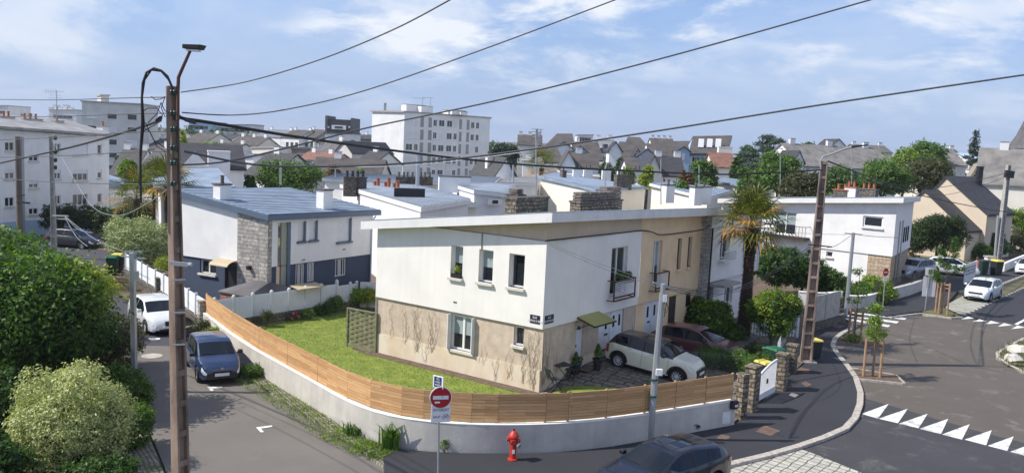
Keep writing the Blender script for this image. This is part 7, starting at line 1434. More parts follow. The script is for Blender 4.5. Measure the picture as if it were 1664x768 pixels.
# ---- staked street trees (stakes)
def stakes(lab_g,pts,h,w_=.06,top=True):
    c=sum((V2(G(x,y))for x,y in pts),Vector((0,0)))/len(pts);t=thing('tree_stakes',lab_g,'tree stakes',(*c,0),group='timber stakes round young trees');Q=[]
    for x,y in pts:p=G(x,y);Q.append(p);g=MB();g.tube([p+Vector((0,0,-.05)),p+Vector((0,0,h))],w_,8);g.build('stake','stake_wood',t)
    g=MB()
    for a,b in zip(Q,Q[1:]):g.bar(a+Vector((0,0,h-.12)),b+Vector((0,0,h-.12)),.02,.10);g.bar(a+Vector((0,0,h-.35)),b+Vector((0,0,h-.35)),.02,.05)
    g.build('rail','stake_wood',t);return c
ST1=stakes('three timber stakes in the near triangular planting bed',[(1403,609),(1418,609),(1430,611)],1.6);ST2=stakes('three timber stakes in the far planting bed by the kerb',[(1378,553),(1386,554),(1398,556)],1.7)
ST3=stakes('four timber stakes beside the striped paving strip',[(1520,506),(1525,509),(1530,509),(1539,511)],2.0)
# rocks in the right bed
for x,y,s,lab in((1655,571,.55,'pale boulder at the photo edge in the right bed'),(1645,585,.42,'smaller pale boulder near the kerb of the right bed')):
    p=G(x,y);g=MB();n=7;g.lathe([(s,-.05),(s*1.05,.1),(s*.85,.25),(s*.4,.34),(.02,.35)],7,p);g.v=[(v[0]+random.uniform(-.08,.08),v[1]+random.uniform(-.08,.08),v[2]*random.uniform(.85,1.1))for v in g.v];tag(g.build('boulder','concrete_wall',origin=p),lab,'boulder')
# white picket scraps, planter, window box plants handled with plants
# ---- woman in a pink dress
def person(lab,p,h,rz):
    t=thing('person',lab,'person',tuple(p));s=h/1.68;me=bpy.data.meshes.new('body')
    J=dict(pel=(0,0,.93),wa=(0,0,1.08),ch=(0,0,1.30),nk=(0,.0,1.44),hd0=(0,.01,1.52),hd1=(0,.02,1.60),hd2=(0,.01,1.66),hl=(-.09,0,.88),kl=(-.10,.03,.48),al=(-.10,0,.08),tl=(-.11,.14,.03),hr=(.09,0,.88),kr=(.11,.02,.48),ar=(.13,-.06,.08),tr=(.14,.08,.03),sl=(-.17,0,1.38),el=(-.24,.02,1.12),wl=(-.24,.20,.95),fl=(-.24,.28,.92),sr=(.17,0,1.38),er=(.30,.10,1.16),wr=(.32,.33,1.12),fr=(.32,.41,1.12))
    rad=dict(pel=.15,wa=.12,ch=.14,nk=.055,hd0=.075,hd1=.095,hd2=.075,hl=.10,kl=.06,al=.04,tl=.03,hr=.10,kr=.06,ar=.04,tr=.03,sl=.06,el=.042,wl=.028,fl=.03,sr=.06,er=.042,wr=.028,fr=.03)
    E=[('pel','wa'),('wa','ch'),('ch','nk'),('nk','hd0'),('hd0','hd1'),('hd1','hd2'),('pel','hl'),('hl','kl'),('kl','al'),('al','tl'),('pel','hr'),('hr','kr'),('kr','ar'),('ar','tr'),('ch','sl'),('sl','el'),('el','wl'),('wl','fl'),('ch','sr'),('sr','er'),('er','wr'),('wr','fr')]
    K=list(J);me.from_pydata([tuple(Vector(J[k])*s)for k in K],[(K.index(a),K.index(b))for a,b in E],[]);ob=bpy.data.objects.new('body',me);COL.objects.link(ob);ob.parent=t
    md=ob.modifiers.new('skin','SKIN');sv=me.skin_vertices[0].data
    for i,k in enumerate(K):sv[i].radius=(rad[k]*s,rad[k]*s*(.75 if k in('ch','wa','pel')else 1));sv[i].use_root=k=='pel'
    ob.modifiers.new('s','SUBSURF').levels=2;ob.modifiers['s'].render_levels=2;me.materials.append(M['skin'])
    g=MB();n=20;prof=[(.36,.22,.30),(.34,.21,.55),(.24,.19,.85),(.165,.13,1.08),(.20,.145,1.28),(.19,.12,1.38),(.10,.07,1.43)];vs=[]
    for i,(rx,ry,z)in enumerate(prof):
        for k in range(n):a=2*math.pi*k/n;w_=1+.05*math.sin(a*6)*(1 if z<.9 else 0);vs.append(Vector((rx*math.cos(a)*w_*.8,ry*math.sin(a)*w_,z))*s+Vector(p))
    g.add(vs,[(i*n+k,i*n+(k+1)%n,(i+1)*n+(k+1)%n,(i+1)*n+k)for i in range(len(prof)-1)for k in range(n)]);g.build('dress','dress_pink',t,smooth=True)
    g=MB();c_=Vector(p)+Vector((0,-.015,1.62))*s;g.lathe([(.03,-.14),(.09,-.10),(.11,0),(.10,.06),(.05,.115),(.001,.125)],14,c_);g.build('hair','hair_dark',t,smooth=True)
    t.rotation_euler=(0,0,0);t['_']=0;del t['_'];return t
plain('skin',(.45,.27,.20),.6);plain('dress_pink',(.55,.27,.24),.8);plain('hair_dark',(.10,.035,.03),.6)
pp_=G(1585,450);pr=person('woman in a long pink dress standing by the bins up the street',pp_,1.68,R(160))
# ---- overhead wires
def wire(lab,pts,r,m='cable',cat='cable',group='overhead cables'):
    q=[P(x,y,Y)for x,y,Y in pts];out=[];n=len(q)
    if n==2:out=q
    else:
        for i in range(n-1):
            p0,p1,p2,p3=q[max(i-1,0)],q[i],q[i+1],q[min(i+2,n-1)]
            for k in range(10):
                u=k/10;out.append(.5*((2*p1)+(-p0+p2)*u+(2*p0-5*p1+4*p2-p3)*u*u+(-p0+3*p1-3*p2+p3)*u**3))
        out.append(q[-1])
    g=MB();g.tube(out,r,6);o=g.build('overhead_cable',m,origin=q[0],smooth=True);tag(o,lab,cat,group);return o
wire('highest thin cable rising right from the foreground pole',[(294,150,17),(400,133,17),(520,97,16),(640,48,15),(735,-2,14)],.013,'cable_grey')
wire('second cable rising right, crossing the sky above the tall apartment block',[(296,183,17),(380,187,17),(470,177,17),(600,145,17),(800,75,17),(1005,-2,17)],.014,'cable_grey')
wire('cable crossing the apartment block top and climbing to the upper right edge',[(296,268,17),(370,262,18),(480,237,19),(600,207,20),(800,165,20),(1000,115,20),(1200,61,20),(1425,-3,20)],.019,'cable_grey')
wire('thick cable reaching the right edge below the last white cloud',[(300,246,17),(420,268,18),(560,270,19),(700,262,20),(860,243,20),(1060,214,20),(1350,168,20),(1670,121,20)],.023,'cable_grey')
wire('heavy black cable sagging across the whole scene from the foreground pole',[(287,182,17),(296,192,17),(340,199,17.5),(480,222,20),(620,242,24),(760,259,28),(900,271,32),(1100,281,36),(1200,283,38),(1336,276,39)],.035)
wire('black cable falling left from the foreground pole',[(262,190,17),(240,203,18),(120,238,24),(0,265,30),(-60,278,33)],.026)
for i,(y0,y1,lab)in enumerate(((158,161,'topmost thin wire running left'),(184,189,'second thin wire running left'),(214,228,'third thin wire running left'),(246,256,'fourth thin wire running left, across the apartment block windows'),(298,287,'fifth thin wire running left'))):
    wire(lab+' from the foreground pole',[(278,y0,17),(215,y0+1,19),(80,(y0+y1)/2+3,25),(-30,y1,30)],.012,'cable_grey')
wire('long drooping pale service wire over the round pale bush',[(84,226,60),(120,290,45),(150,335,36),(190,350,26),(240,330,20),(281,300,17)],.010,'galv')
for k,(x,y)in enumerate(((150,378),(142,400),(200,408))):wire(['upper','middle','lower'][k]+' slack pale wire from the pale left pole towards the street',[(104,350,60),((104+x)/2,(350+y)/2+8,55),(x,y,48)],.018,'galv')
wire('thin wire from the telephone pole head over the white street fence',[(218,416,29.5),(245,432,33),(270,440,38),(300,444,44)],.010,'galv')
wire('cable lying along the parapet line of the corner house and looping to its neighbour',[(887,391,31.5),(1000,379,36),(1043,374.5,38),(1060,377,38.5),(1072,381,39),(1100,379,41),(1140,373,42.5),(1153,366,43.2)],.028)
for k,(y0,y1)in enumerate(((395,461),(398,466))):wire(('upper' if k==0 else 'lower')+' thin wire from the corner house parapet down to the galvanised pole',[(893,y0,31.3),(960,y0+28+k*2,30),(1020,y1-17+k,29),(1072,y1,27.4)],.008,'cable_grey')
for k,(x,y,Y)in enumerate(((1318,399,39.4),(1316,402,39.4),(1330,395,39.4),(1240,440,45))):wire(['first','second','third','fourth'][k]+' of the wires fanning right from the galvanised pole head past the palm trunk, counted from the top' if 0 else['highest','second highest','third highest','lowest'][k]+' wire fanning right from the galvanised pole past the palm trunk',[(1082,464+k*2,27.4),(1160,472+k*3,31),(1230,455+k*3 if k<3 else 452,35),(x,y,Y)],.010)
wire('sagging cable from the concrete pole over the white roof to the right edge',[(1346,262,39),(1420,290,50),(1500,318,60),(1580,335,72),(1640,345,84),(1680,352,90)],.035)
wire('upper of two black cables from the concrete pole towards the beige gables',[(1346,272,39),(1430,296,50),(1520,305,62),(1600,290,76),(1638,280,85)],.022);wire('lower of two black cables from the concrete pole towards the beige gables',[(1346,276,39),(1380,292,45),(1440,302,54),(1540,316,70),(1640,286,85)],.018)
wire('drooping cable from the concrete pole to the white roofed house on its left',[(1334,274,39),(1290,300,44),(1250,335,48),(1215,352,52)],.02);wire('thin cable from the slim grey pole to the wall of the stone cornered house',[(1388,380,52),(1420,384,56),(1459,386,62)],.018)
wire('thin wire from the concrete pole to the slim grey pole',[(1344,402,39),(1360,398,45),(1385,381,52)],.012);wire('wire from the slim grey pole rising to the balcony',[(1374,381,52),(1330,380,56),(1290,378,60)],.012)
wire('thin long wire crossing the view at roof height over the town',[(440,270,75),(600,271,70),(700,266,60),(860,246,50)],.03,'galv')
# ================================================================== VEGETATION
# --- garden on the left, foreground to far
potted(934,612,.22,'clipped shrub in a black pot between the table and the front door',.42,.45);potted(970,601,.45,'pointed clipped shrub in a black pot right of the front door',.42,.5)
tree('variegated_bush','large rounded cream and green variegated bush in the lower left corner',(-12.15,23.4),.1,3.15,1.66,1.6,'leaf_varieg',46000,.045,11,18,.1,'bush',clump=.085,inner=.12)
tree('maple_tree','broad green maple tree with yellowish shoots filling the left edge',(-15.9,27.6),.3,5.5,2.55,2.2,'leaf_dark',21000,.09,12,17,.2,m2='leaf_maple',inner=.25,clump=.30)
tree('maple_shoots','yellow tipped leafy shoots on the street side of the maple',(-14.4,28.6),2.6,5.0,.95,.8,'leaf_yellow',2600,.085,113,9,.06,inner=.4,clump=.24)
tree('garden_tree','green tree standing between the maple and the far end of the left street',(-21.2,37),.6,4.3,2.3,2.2,'leaf_mid',14000,.10,112,9,.2)
tree('maple_tree','tall dense green tree at the far left edge behind the maple',(-24.0,38),.5,4.9,3.2,3.2,'leaf_mid',20000,.10,13,9,.25)
tree('shrub_tree','dark leafy tree below the maple, behind the variegated bush',(-16.4,30.2),.2,3.6,2.2,2.2,'leaf_dark',17000,.10,14,8,.15)
tree('shrub_tree','dark leafy tree at the very left edge beside the variegated bush',(-18.6,31.5),.2,4.4,2.6,2.4,'leaf_dark',14000,.10,15,8,.15)
tree('shrub','olive brown shrub overhanging the left street beside the slim telephone pole',(-15.5,32.9),.1,2.5,1.2,1.5,'leaf_olive',12000,.055,16,8,.06,'bush')
tree('shrub','fresh green shrub at the foot of the slim telephone pole',(-12.75,27.9),.0,1.7,1.0,1.1,'leaf_mid',8000,.06,17,6,.04,'bush')
tree('shrub','low green shrub right of the variegated bush by the kerb',(-11.0,24.6),.0,1.3,.7,1.0,'leaf_mid',6000,.05,18,5,.04,'bush')
tree('shrub','dark undergrowth shrub below the variegated bush at the bottom edge',(-10.4,21.6),.0,.9,1.1,.7,'leaf_dark',6000,.05,19,5,.04,'bush')
tree('shrub','dark green shrub in the bottom left corner of the photo',(-13.4,21.3),.0,1.6,1.3,1.0,'leaf_dark',8000,.07,20,6,.04,'bush')
tree('shrub','dark shrub left of the variegated bush at the photo edge',(-15.4,25.2),.0,2.4,1.5,1.5,'leaf_dark',9000,.08,21,6,.05,'bush')
tree('shrub','mid green bush between the maple and the far left edge',(-28,45),.2,4.2,3.0,3.0,'leaf_mid',11000,.12,22,7,.1,'bush')
tree('shrub','shrub with pale leaves at the upper left below the apartment block',(-31,49),.2,4.2,2.5,2.5,'leaf_pale',7000,.11,23,7,.1,'bush')
b=P(225,382,57.5);tree('round_bush','big pale green rounded bush behind the foreground pole',(b.x,b.y),.1,4.25,2.15,2.1,'leaf_pale',30000,.07,24,14,.12,'bush',clump=.14)
def hedge(lab,pts,h,w_,m,n,size,seed,z0=0,group=None):
    p=[V2(G(x,y))for x,y in pts];p=resample(p,1.0);t=thing('hedge',lab,'hedge',(*p[0],0),group=group);L=[(q.x,q.y,z0+h*.5,.75,w_/2,h*.5)for q in p];add_leaves('foliage',leaf_mesh(L,n,size,seed,.12),m,t)
    g=MB();
    for q in p[::2]:g.tube([(q.x,q.y,-.1),(q.x,q.y,h*.6)],.03,5)
    g.build('stems','bark',t);return t
hedge('dark green hedge across the end of the left street below the apartment block',[(85,384),(140,386),(190,392)],2.7,2.4,'leaf_hedge',15000,.11,30)
hedge('dark green hedge beside the pale rounded bush, under the left palms',[(190,388),(236,378),(268,380)],2.6,2.4,'leaf_hedge',9000,.11,31)
hedge('clipped low hedge beyond the cream car, along the chain link fence',[(1156,604),(1195,609),(1236,618)],1.1,1.0,'leaf_mid',16000,.04,32)
# palms
def palm(lab,base,h,r,R_,nf,seed,dry=.3,blade=.5,m='palm_green'):
    t=thing('palm_tree',lab,'palm tree',tuple(base));g=MB();n=14;H=h;b=Vector(base);rr=np.random.default_rng(seed)
    for k in range(int(H/.09)):
        z=k*.09;rad=r*(1.0+.12*math.sin(z*1.3))*(1+.25*max(0,(z/H-.7)/.3));g.lathe([(rad*.82,0),(rad*rr.uniform(1.02,1.15),.06),(rad*.85,.10)],9,b+Vector((rr.uniform(-.015,.015),rr.uniform(-.015,.015),z)))
    g.build('trunk','palm_fibre',t)
    V=[];tr=np.random.default_rng(seed+5);
    for k in range(700):
        a=tr.random()*6.28;z=tr.random()*H;d=Vector((math.cos(a),math.sin(a),0));p=b+Vector((0,0,z))+d*r*.95;e=p+d*tr.uniform(.03,.11)+Vector((0,0,-tr.uniform(.03,.16)));w_=Vector((-d.y,d.x,0))*.012;V+=[p-w_,p+w_,e+w_*.4,e-w_*.4]
    add_leaves('fibre_fringe',(np.array([tuple(v)for v in V]),np.arange(len(V)).reshape(-1,4)),'palm_fibre',t)
    for k in range(nf):
        u=(k+.5)/nf;a=k*2.39996;el=R(85)-u*R(112);dry_=u>1-dry;d=Vector((math.cos(a)*math.cos(el),math.sin(a)*math.cos(el),math.sin(el)));L_=R_*rr.uniform(.42,.58)*(1.0 if not dry_ else .7);c0=b+Vector((0,0,H+.1*math.sin(el)));c1=c0+d*L_-Vector((0,0,.12*L_*math.cos(el)))
        g=MB();g.tube([c0,c1],[.016,.010],4,False);side=d.cross(Vector((0,0,1)));side=side.normalized()if side.length>.05 else Vector((1,0,0));upv=side.cross(d).normalized();nb=15
        for j in range(nb):
            q=R(-112+224*j/(nb-1));v=(d*math.cos(q)+side*math.sin(q)).normalized();l=R_*blade*(.75+.25*math.cos(q))*rr.uniform(.9,1.1);m1=c1+v*l*.55+upv*.05;m2=c1+v*l-Vector((0,0,l*(.12+.22*rr.random()*(1+dry_))));w_=v.cross(upv)*.042;g.add([c1-w_*.3,c1+w_*.3,m1+w_,m1-w_],[(0,1,2,3)]);g.add([m1-w_,m1+w_,m2+w_*.15,m2-w_*.15],[(0,1,2,3)])
        dm='palm_dry' if dry_ and rr.random()<.75 or rr.random()<.15 else m;f=g.build('frond',dm,t)
        if dm=='palm_dry':f['label']='dry orange yellow frond'
    return t
pb_=G(1207,556);pt_=P(1217,372,pb_.y);palm('tall shaggy palm with orange dead fronds in front of the white terraced house',pb_,pt_.z+.1,.31,2.35,46,41,.17,.50)
q=P(272,300,60);palm('palm with yellowed fronds just left of the foreground pole, behind the pale bush',(q.x,q.y,0),q.z,.22,2.5,34,42,.2,.5);q=P(222,322,64);palm('dark green fan palm left of the yellowed palm',(q.x,q.y,0),q.z,.25,2.6,34,43,.05,.5)
q=P(252,300,66);palm('second palm with yellow fronds, between the dark palm and the foreground pole',(q.x,q.y,0),q.z,.22,2.3,28,44,.15,.5)
q=P(880,273,118);palm('yellow green palm on the roofs left of the slate quarter',(q.x,q.y,0),q.z,.25,3.6,26,45,.2,.5)
# shrubs and trees of the right-hand gardens
def gt(name,lab,x,y,z0,z1,r,m,n,size,seed,**k):p=G(x,y);return tree(name,lab,(p.x,p.y),z0,z1,r,r,m,n,size,seed,**k)
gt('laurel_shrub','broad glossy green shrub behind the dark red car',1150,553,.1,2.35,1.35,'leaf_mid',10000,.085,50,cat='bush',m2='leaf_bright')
gt('laurel_shrub','darker shrub against the peach house, left of the broad glossy one',1118,548,.1,2.1,.95,'leaf_hedge',7000,.07,51,cat='bush')
gt('laurel_shrub','shrub at the foot of the palm',1190,560,.05,1.3,.8,'leaf_mid',5000,.08,52,cat='bush')
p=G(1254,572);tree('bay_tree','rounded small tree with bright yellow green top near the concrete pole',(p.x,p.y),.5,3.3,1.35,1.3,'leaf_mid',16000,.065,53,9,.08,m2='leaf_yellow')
gt('shrub','dark shrub below the bright topped tree, by the bins',1225,590,.0,1.1,.7,'leaf_hedge',5000,.05,54,cat='bush')
gt('garden_tree','dark green tree behind the palm under the balcony',1262,478,.3,3.6,2.0,'leaf_dark',12000,.10,55);gt('garden_tree','dark green tree left of the concrete pole under the balcony',1300,480,.3,3.3,1.7,'leaf_dark',10000,.09,56)
gt('shrub','leafy green shrub right of the concrete pole before the white wall',1352,484,.2,2.2,1.3,'leaf_mid',8000,.08,57,cat='bush');gt('shrub','dark green shrub just right of the concrete pole',1333,480,.2,2.4,1.0,'leaf_dark',5000,.08,58,cat='bush')
gt('shrub','yellow green shrub beside the small no entry sign',1421,490,.1,1.9,1.5,'leaf_bright',9000,.075,59,cat='bush');gt('shrub','green shrub left of the yellow green one by the low wall',1400,492,.1,1.6,.9,'leaf_mid',5000,.07,60,cat='bush')
q=P(1525,389,82);tree('round_tree','clipped round dark tree above the grey sport utility car',(q.x,q.y),.6,5.0,2.8,2.6,'leaf_hedge',26000,.09,61,12,.2)
q=P(1486,392,84);tree('shrub','dull dark shrub left of the clipped round tree',(q.x,q.y),.8,4.2,1.1,1.1,'leaf_olive',5000,.10,62,cat='bush')
q=P(1612,400,90);tree('shrub','green shrub at the foot of the far right pole',(q.x,q.y),.3,2.8,1.9,1.6,'leaf_mid',8000,.10,63,cat='bush');q=P(1588,412,88);tree('shrub','lower green shrub behind the woman in pink',(q.x,q.y),.1,1.9,1.5,1.2,'leaf_mid',5000,.09,64,cat='bush')
q=P(1645,405,98);tree('shrub','green shrubs behind the low wall at the right edge',(q.x,q.y),.1,2.6,2.6,1.6,'leaf_olive',6000,.10,65,cat='bush');q=P(1662,372,100);tree('garden_tree','green tree cut by the right edge behind the beige house',(q.x,q.y),1.0,5.2,2.6,2.0,'leaf_bright',8000,.12,66)
# young street trees
def young(lab,c,h,z0,r,m,n,seed,lean=0):
    t=thing('young_tree',lab,'tree',(c[0],c[1],0),group='young staked street trees');g=MB();tp=Vector((c[0]+lean,c[1],h));b=Vector((c[0],c[1],-.1));g.tube([b,b.lerp(tp,.5)+Vector((.03,0,0)),tp],[.035,.028,.012],6);rr=np.random.default_rng(seed)
    ends=[]
    for k in range(14):u=rr.uniform(z0/h,.97);p=b.lerp(tp,u);a=rr.random()*6.28;l=r*rr.uniform(.5,1.1)*(1.15-u*.5);e=p+Vector((math.cos(a)*l,math.sin(a)*l,l*rr.uniform(.3,1.0)));g.tube([p,e],[.012,.005],4);ends+=[p.lerp(e,.5),e,p.lerp(e,.8)]
    g.build('trunk','bark',t);L=[(e.x,e.y,e.z,.16,.16,.16)for e in ends];add_leaves('crown',leaf_mesh(L,n,.06,seed,.08,inner=.6),m,t);return t
young('young tree with sparse yellow green leaves in the near planting bed',ST1,3.5,1.3,.75,'leaf_bright',1500,70);young('thin young tree with few leaves in the far planting bed',ST2,3.7,1.2,.6,'leaf_mid',600,71);young('fuller young tree among four stakes by the paving strip',ST3,4.5,1.7,1.0,'leaf_mid',3800,72,.2)
# sprig of a garden shrub in the right foreground
q=P(1712,735,12.5);tree('shrub','glossy leaves of a shrub reaching in at the lower right corner',(q.x,q.y),2.9,4.6,.50,.5,'leaf_mid',1400,.055,73,5,.05,cat='bush',clump=.08)
# small plants along walls and lawn
def plant(lab,x,y,h,r,m,n,size,seed,z=0,name='garden_plant',m2=None):
    p=G(x,y,z);t=thing(name,lab,'plant',tuple(p));L=[(p.x,p.y,z+h*.5,r,r,h*.5),(p.x+r*.4,p.y,z+h*.6,r*.5,r*.5,h*.35)];add_leaves('foliage',leaf_mesh(L,n,size,seed,r*.18),m,t);g=MB()
    for k in range(4):g.tube([(p.x,p.y,z-.02),(p.x+r*.5*math.cos(k*1.6),p.y+r*.5*math.sin(k*1.6),z+h*.6)],.008,4)
    g.build('stems','bark',t)
    if m2:add_leaves('flowers',leaf_mesh(L,n//2,size,seed+1,r*.15,inner=0),m2,t)
    return t
plant('small rounded olive shrub at the near end of the pale louvred fence',432,531,.85,.32,'leaf_olive',1600,.035,80);plant('pink flowering plant at the foot of the pale louvred fence',477,521,.5,.35,'leaf_dark',500,.04,81,m2='flower_pink');plant('low green plant right of the pink flowers',500,519,.5,.35,'leaf_mid',900,.04,82)
plant('dark green plants under the middle of the pale louvred fence',522,512,.6,.55,'leaf_dark',1500,.05,83);plant('leafy green shrub near the far end of the pale louvred fence',541,508,.95,.5,'leaf_mid',2200,.05,84);plant('bright green leafy shrub where the pale fence meets the solid panels',577,502,1.15,.5,'leaf_bright',2200,.06,85);plant('yellow green plant above the woven screen',597,503,1.25,.5,'leaf_yellow',2200,.05,86)
plant('young leafy bush in front of the blue ground floor by the white street fence',322,462,1.6,.8,'leaf_mid',3500,.07,87);plant('bright lime bush below the young leafy bush',325,478,.9,.6,'leaf_bright',3000,.05,88);plant('yellow flowering bush just right of the foreground pole',300,452,1.5,.5,'leaf_yellow',2200,.05,89);plant('small leafy tree before the blue house window',336,455,2.6,.5,'leaf_dark',2200,.06,90);plant('thin green plant against the stone pier of the blue based house',366,472,1.4,.35,'leaf_mid',1200,.05,91)
plant('yellow bush beside the foreground pole behind the white fence',268,447,1.2,.6,'leaf_yellow',2500,.05,92)
plant('wild grassy weeds between the two parked cars at the wall end',345,560,.75,.45,'leaf_mid',2000,.05,93,-.02,'weeds',m2='leaf_yellow');plant('dry yellow weeds beside the stone fence pillar',328,548,.9,.4,'leaf_olive',1500,.04,94,-.02,'weeds');plant('leafy weeds on the verge in front of the dark blue car',408,612,.45,.4,'leaf_mid',1500,.05,95,-.02,'weeds')
plant('small weed at the foot of the wall left of the hydrant',722,733,.42,.14,'leaf_mid',260,.03,96,0,'weeds');plant('tiny weed at the foot of the wall right of the leaning pole',1131,700,.28,.14,'leaf_dark',220,.03,97,0,'weeds');plant('plants trailing over the far planting bed',1385,553,.3,.5,'leaf_bright',1400,.035,98);plant('dead nettles spilling over the panel wall',1350,505,.9,.8,'leaf_olive',1800,.05,99)
def tuft(lab,x,y,n,h,m,seed,r=.25,z=0,w_=.02,name='grass_tuft'):
    p=G(x,y,z);t=thing(name,lab,'plant',tuple(p));rr=np.random.default_rng(seed);V=[]
    for k in range(n):
        a=rr.random()*6.28;q=p+Vector((rr.normal()*r*.4,rr.normal()*r*.4,-.01));d=Vector((math.cos(a),math.sin(a),0));l=h*rr.uniform(.5,1.1);c_=q+Vector((0,0,l*.6))+d*l*.15;e=q+Vector((0,0,l*.85))+d*l*.5;s=Vector((-d.y,d.x,0))*w_;V+=[q-s,q+s,c_+s*.8,c_-s*.8,c_-s*.8,c_+s*.8,e+s*.1,e-s*.1]
    add_leaves('blades',(np.array([tuple(v)for v in V]),np.arange(len(V)).reshape(-1,4)),m,t);return t
tuft('tall broad leaved weed where the cobbles meet the dark pavement',634,727,90,.85,'leaf_mid',100,.3,w_=.035);tuft('broad leaved weed on the verge left of the tall one',573,704,60,.4,'leaf_mid',101,.35,w_=.025)
# verge and lawn grass as stuff
def scatter(name,lab_kind,polys,n,h,m,seed,z=0,w_=.012,dens=None):
    rr=np.random.default_rng(seed);V=[]
    from mathutils.geometry import intersect_point_line
    for(a,b,wd,cnt)in polys:
        a,b=V2(a),V2(b);d=(b-a);nn_=Vector((d.y,-d.x)).normalized()
        for k in range(cnt):
            u=rr.random();o=rr.random()*wd
            if math.sin(u*23+o*3+seed)+math.sin(u*61)*.6<rr.uniform(-1.2,.8):continue
            q=a+d*u+nn_*o;an=rr.random()*6.28;e=Vector((math.cos(an),math.sin(an),0));l=h*rr.uniform(.4,1.3);q=Vector((q.x,q.y,z));s=Vector((-e.y,e.x,0))*w_;tp_=q+Vector((0,0,l))+e*l*.6;V+=[q-s,q+s,tp_+s*.2,tp_-s*.2]
    o=add_leaves(name,(np.array([tuple(v)for v in V]),np.arange(len(V)).reshape(-1,4)),m);tag(o,kind='stuff');return o
wl_=[V2(p)for p in WB]
scatter('verge_grass','',[(wl_[k]-Vector((.02,.02)),wl_[k+1]-Vector((.02,.02)),1.1 if k>1 else .9,1100)for k in range(2,8)],0,.09,'leaf_bright',5,-.02)
scatter('verge_grass','',[(V2(G(232,474)),V2(G(205,452)),-1.6,2500),(V2(G(300,522)),V2(G(240,480)),-1.6,3000)],0,.15,'leaf_olive',6,-.01)
# lawn blades: short dense grass between the wall and the house
rr=np.random.default_rng(9);inner=[V2(p)for p in WB[:17]];V=[]
def inpoly(p,poly):
    c=False;j=len(poly)-1
    for i in range(len(poly)):
        if(poly[i][1]>p[1])!=(poly[j][1]>p[1])and p[0]<(poly[j][0]-poly[i][0])*(p[1]-poly[i][1])/(poly[j][1]-poly[i][1])+poly[i][0]:c=not c
        j=i
    return c
lp_=offs(WBs,-.3);lp_=[p for p in lp_ if p.x<5.0][::2]+[loc(-2.2,.3),loc(.2,-.5),loc(WL+.9,-.5),V2(G(600,498)),V2(G(442,526)),V2(G(405,533))];lp2=[tuple(p)for p in lp_]
xs_=[p[0]for p in lp2];ys_=[p[1]for p in lp2];cnt=0
while cnt<42000:
    x,y=rr.uniform(min(xs_),max(xs_)),rr.uniform(min(ys_),max(ys_))
    if not inpoly((x,y),lp2):cnt+=1;continue
    cnt+=1;an=rr.random()*6.28;l=.035+.03*rr.random();e=(math.cos(an),math.sin(an));V+=[(x-e[1]*.012,y+e[0]*.012,.018),(x+e[1]*.012,y-e[0]*.012,.018),(x+e[1]*.004+e[0]*l,y-e[0]*.004+e[1]*l,.02+l),(x-e[1]*.004+e[0]*l,y+e[0]*.004+e[1]*l,.02+l)]
tag(add_leaves('lawn_grass',(np.array(V),np.arange(len(V)).reshape(-1,4)),'grass_blade'),kind='stuff')
scatter('bed_plants','',[(V2(G(1628,575)),V2(G(1680,545)),-.6,50)],0,.2,'leaf_olive',8)
rb_=[tuple(p)for p in(rb+[Vector((28,34)),Vector((34,40))])];V=[]
for k in range(5000):
    x,y=rr.uniform(20,34),rr.uniform(34,46)
    if not inpoly((x,y),rb_):continue
    for j in range(3):an=rr.random()*6.28;l=rr.uniform(.05,.22);e=(math.cos(an),math.sin(an));V+=[(x-e[1]*.015,y+e[0]*.015,0),(x+e[1]*.015,y-e[0]*.015,0),(x+e[0]*l*.6,y+e[1]*l*.6,l),(x+e[0]*l*.55,y+e[1]*l*.55,l)]
tag(add_leaves('bed_grass',(np.array(V),np.arange(len(V)).reshape(-1,4)),'leaf_olive'),kind='stuff')
# creeper stems on the beige wall (old climbing plant)
def creeper(lab,F_,spots,d,seed,zt,m='dark_timber'):
    rr=np.random.default_rng(seed);a0=spots[0][0];t=thing('creeper_stems',lab,'creeper',tuple(F_.p(a0,0,d)));g=MB()
    for a,z0,z1,nbr in spots:
        for k in range(nbr):
            x=a+rr.uniform(-.12,.12);z=z0+rr.uniform(0,.2);pts=[F_.p(x,z,d)]
            zt_=z1+rr.uniform(-.5,0)
            while z<zt_:z+=rr.uniform(.06,.14);x+=rr.normal()*.045;pts.append(F_.p(x,min(z,z1),d+(0 if z>ZB+.05 else .042)))
            g.tube(pts,[.005*(1-.6*i/len(pts))for i in range(len(pts))],4,False)
            for i in range(2,len(pts)-1):
                if rr.random()<.35:q=pts[i];e=q+Vector((F_.t.x,F_.t.y,0))*rr.uniform(-.16,.16)+Vector((0,0,rr.uniform(.03,.2)));g.tube([q,e],[.003,.0015],3,False)
    g.build('stems','stem',t)
creeper('bare climber stems spreading under the white wall left of the large window',FL,[(FL.L-7.0,.5,2.48,4),(FL.L-6.3,.3,2.48,8),(FL.L-5.6,.5,2.48,9),(FL.L-7.7,.6,2.4,2),(FL.L-5.9,.0,1.2,3)],-.078,1,2.4);creeper('bare climber stems on the beige wall round the house corner',FL,[(FL.L-.35,.0,2.48,11),(FL.L-.8,.1,2.3,6),(FL.L-1.5,.1,1.5,5),(FL.L-2.2,.0,1.2,4),(FL.L-2.9,.5,1.4,3)],-.078,2,2.4);creeper('fine climber stems on the shaded beige wall beside the corner',FR,[(.3,.1,2.45,10),(.7,.2,2.0,6),(1.1,.4,1.6,3)],-.078,3,2.4)
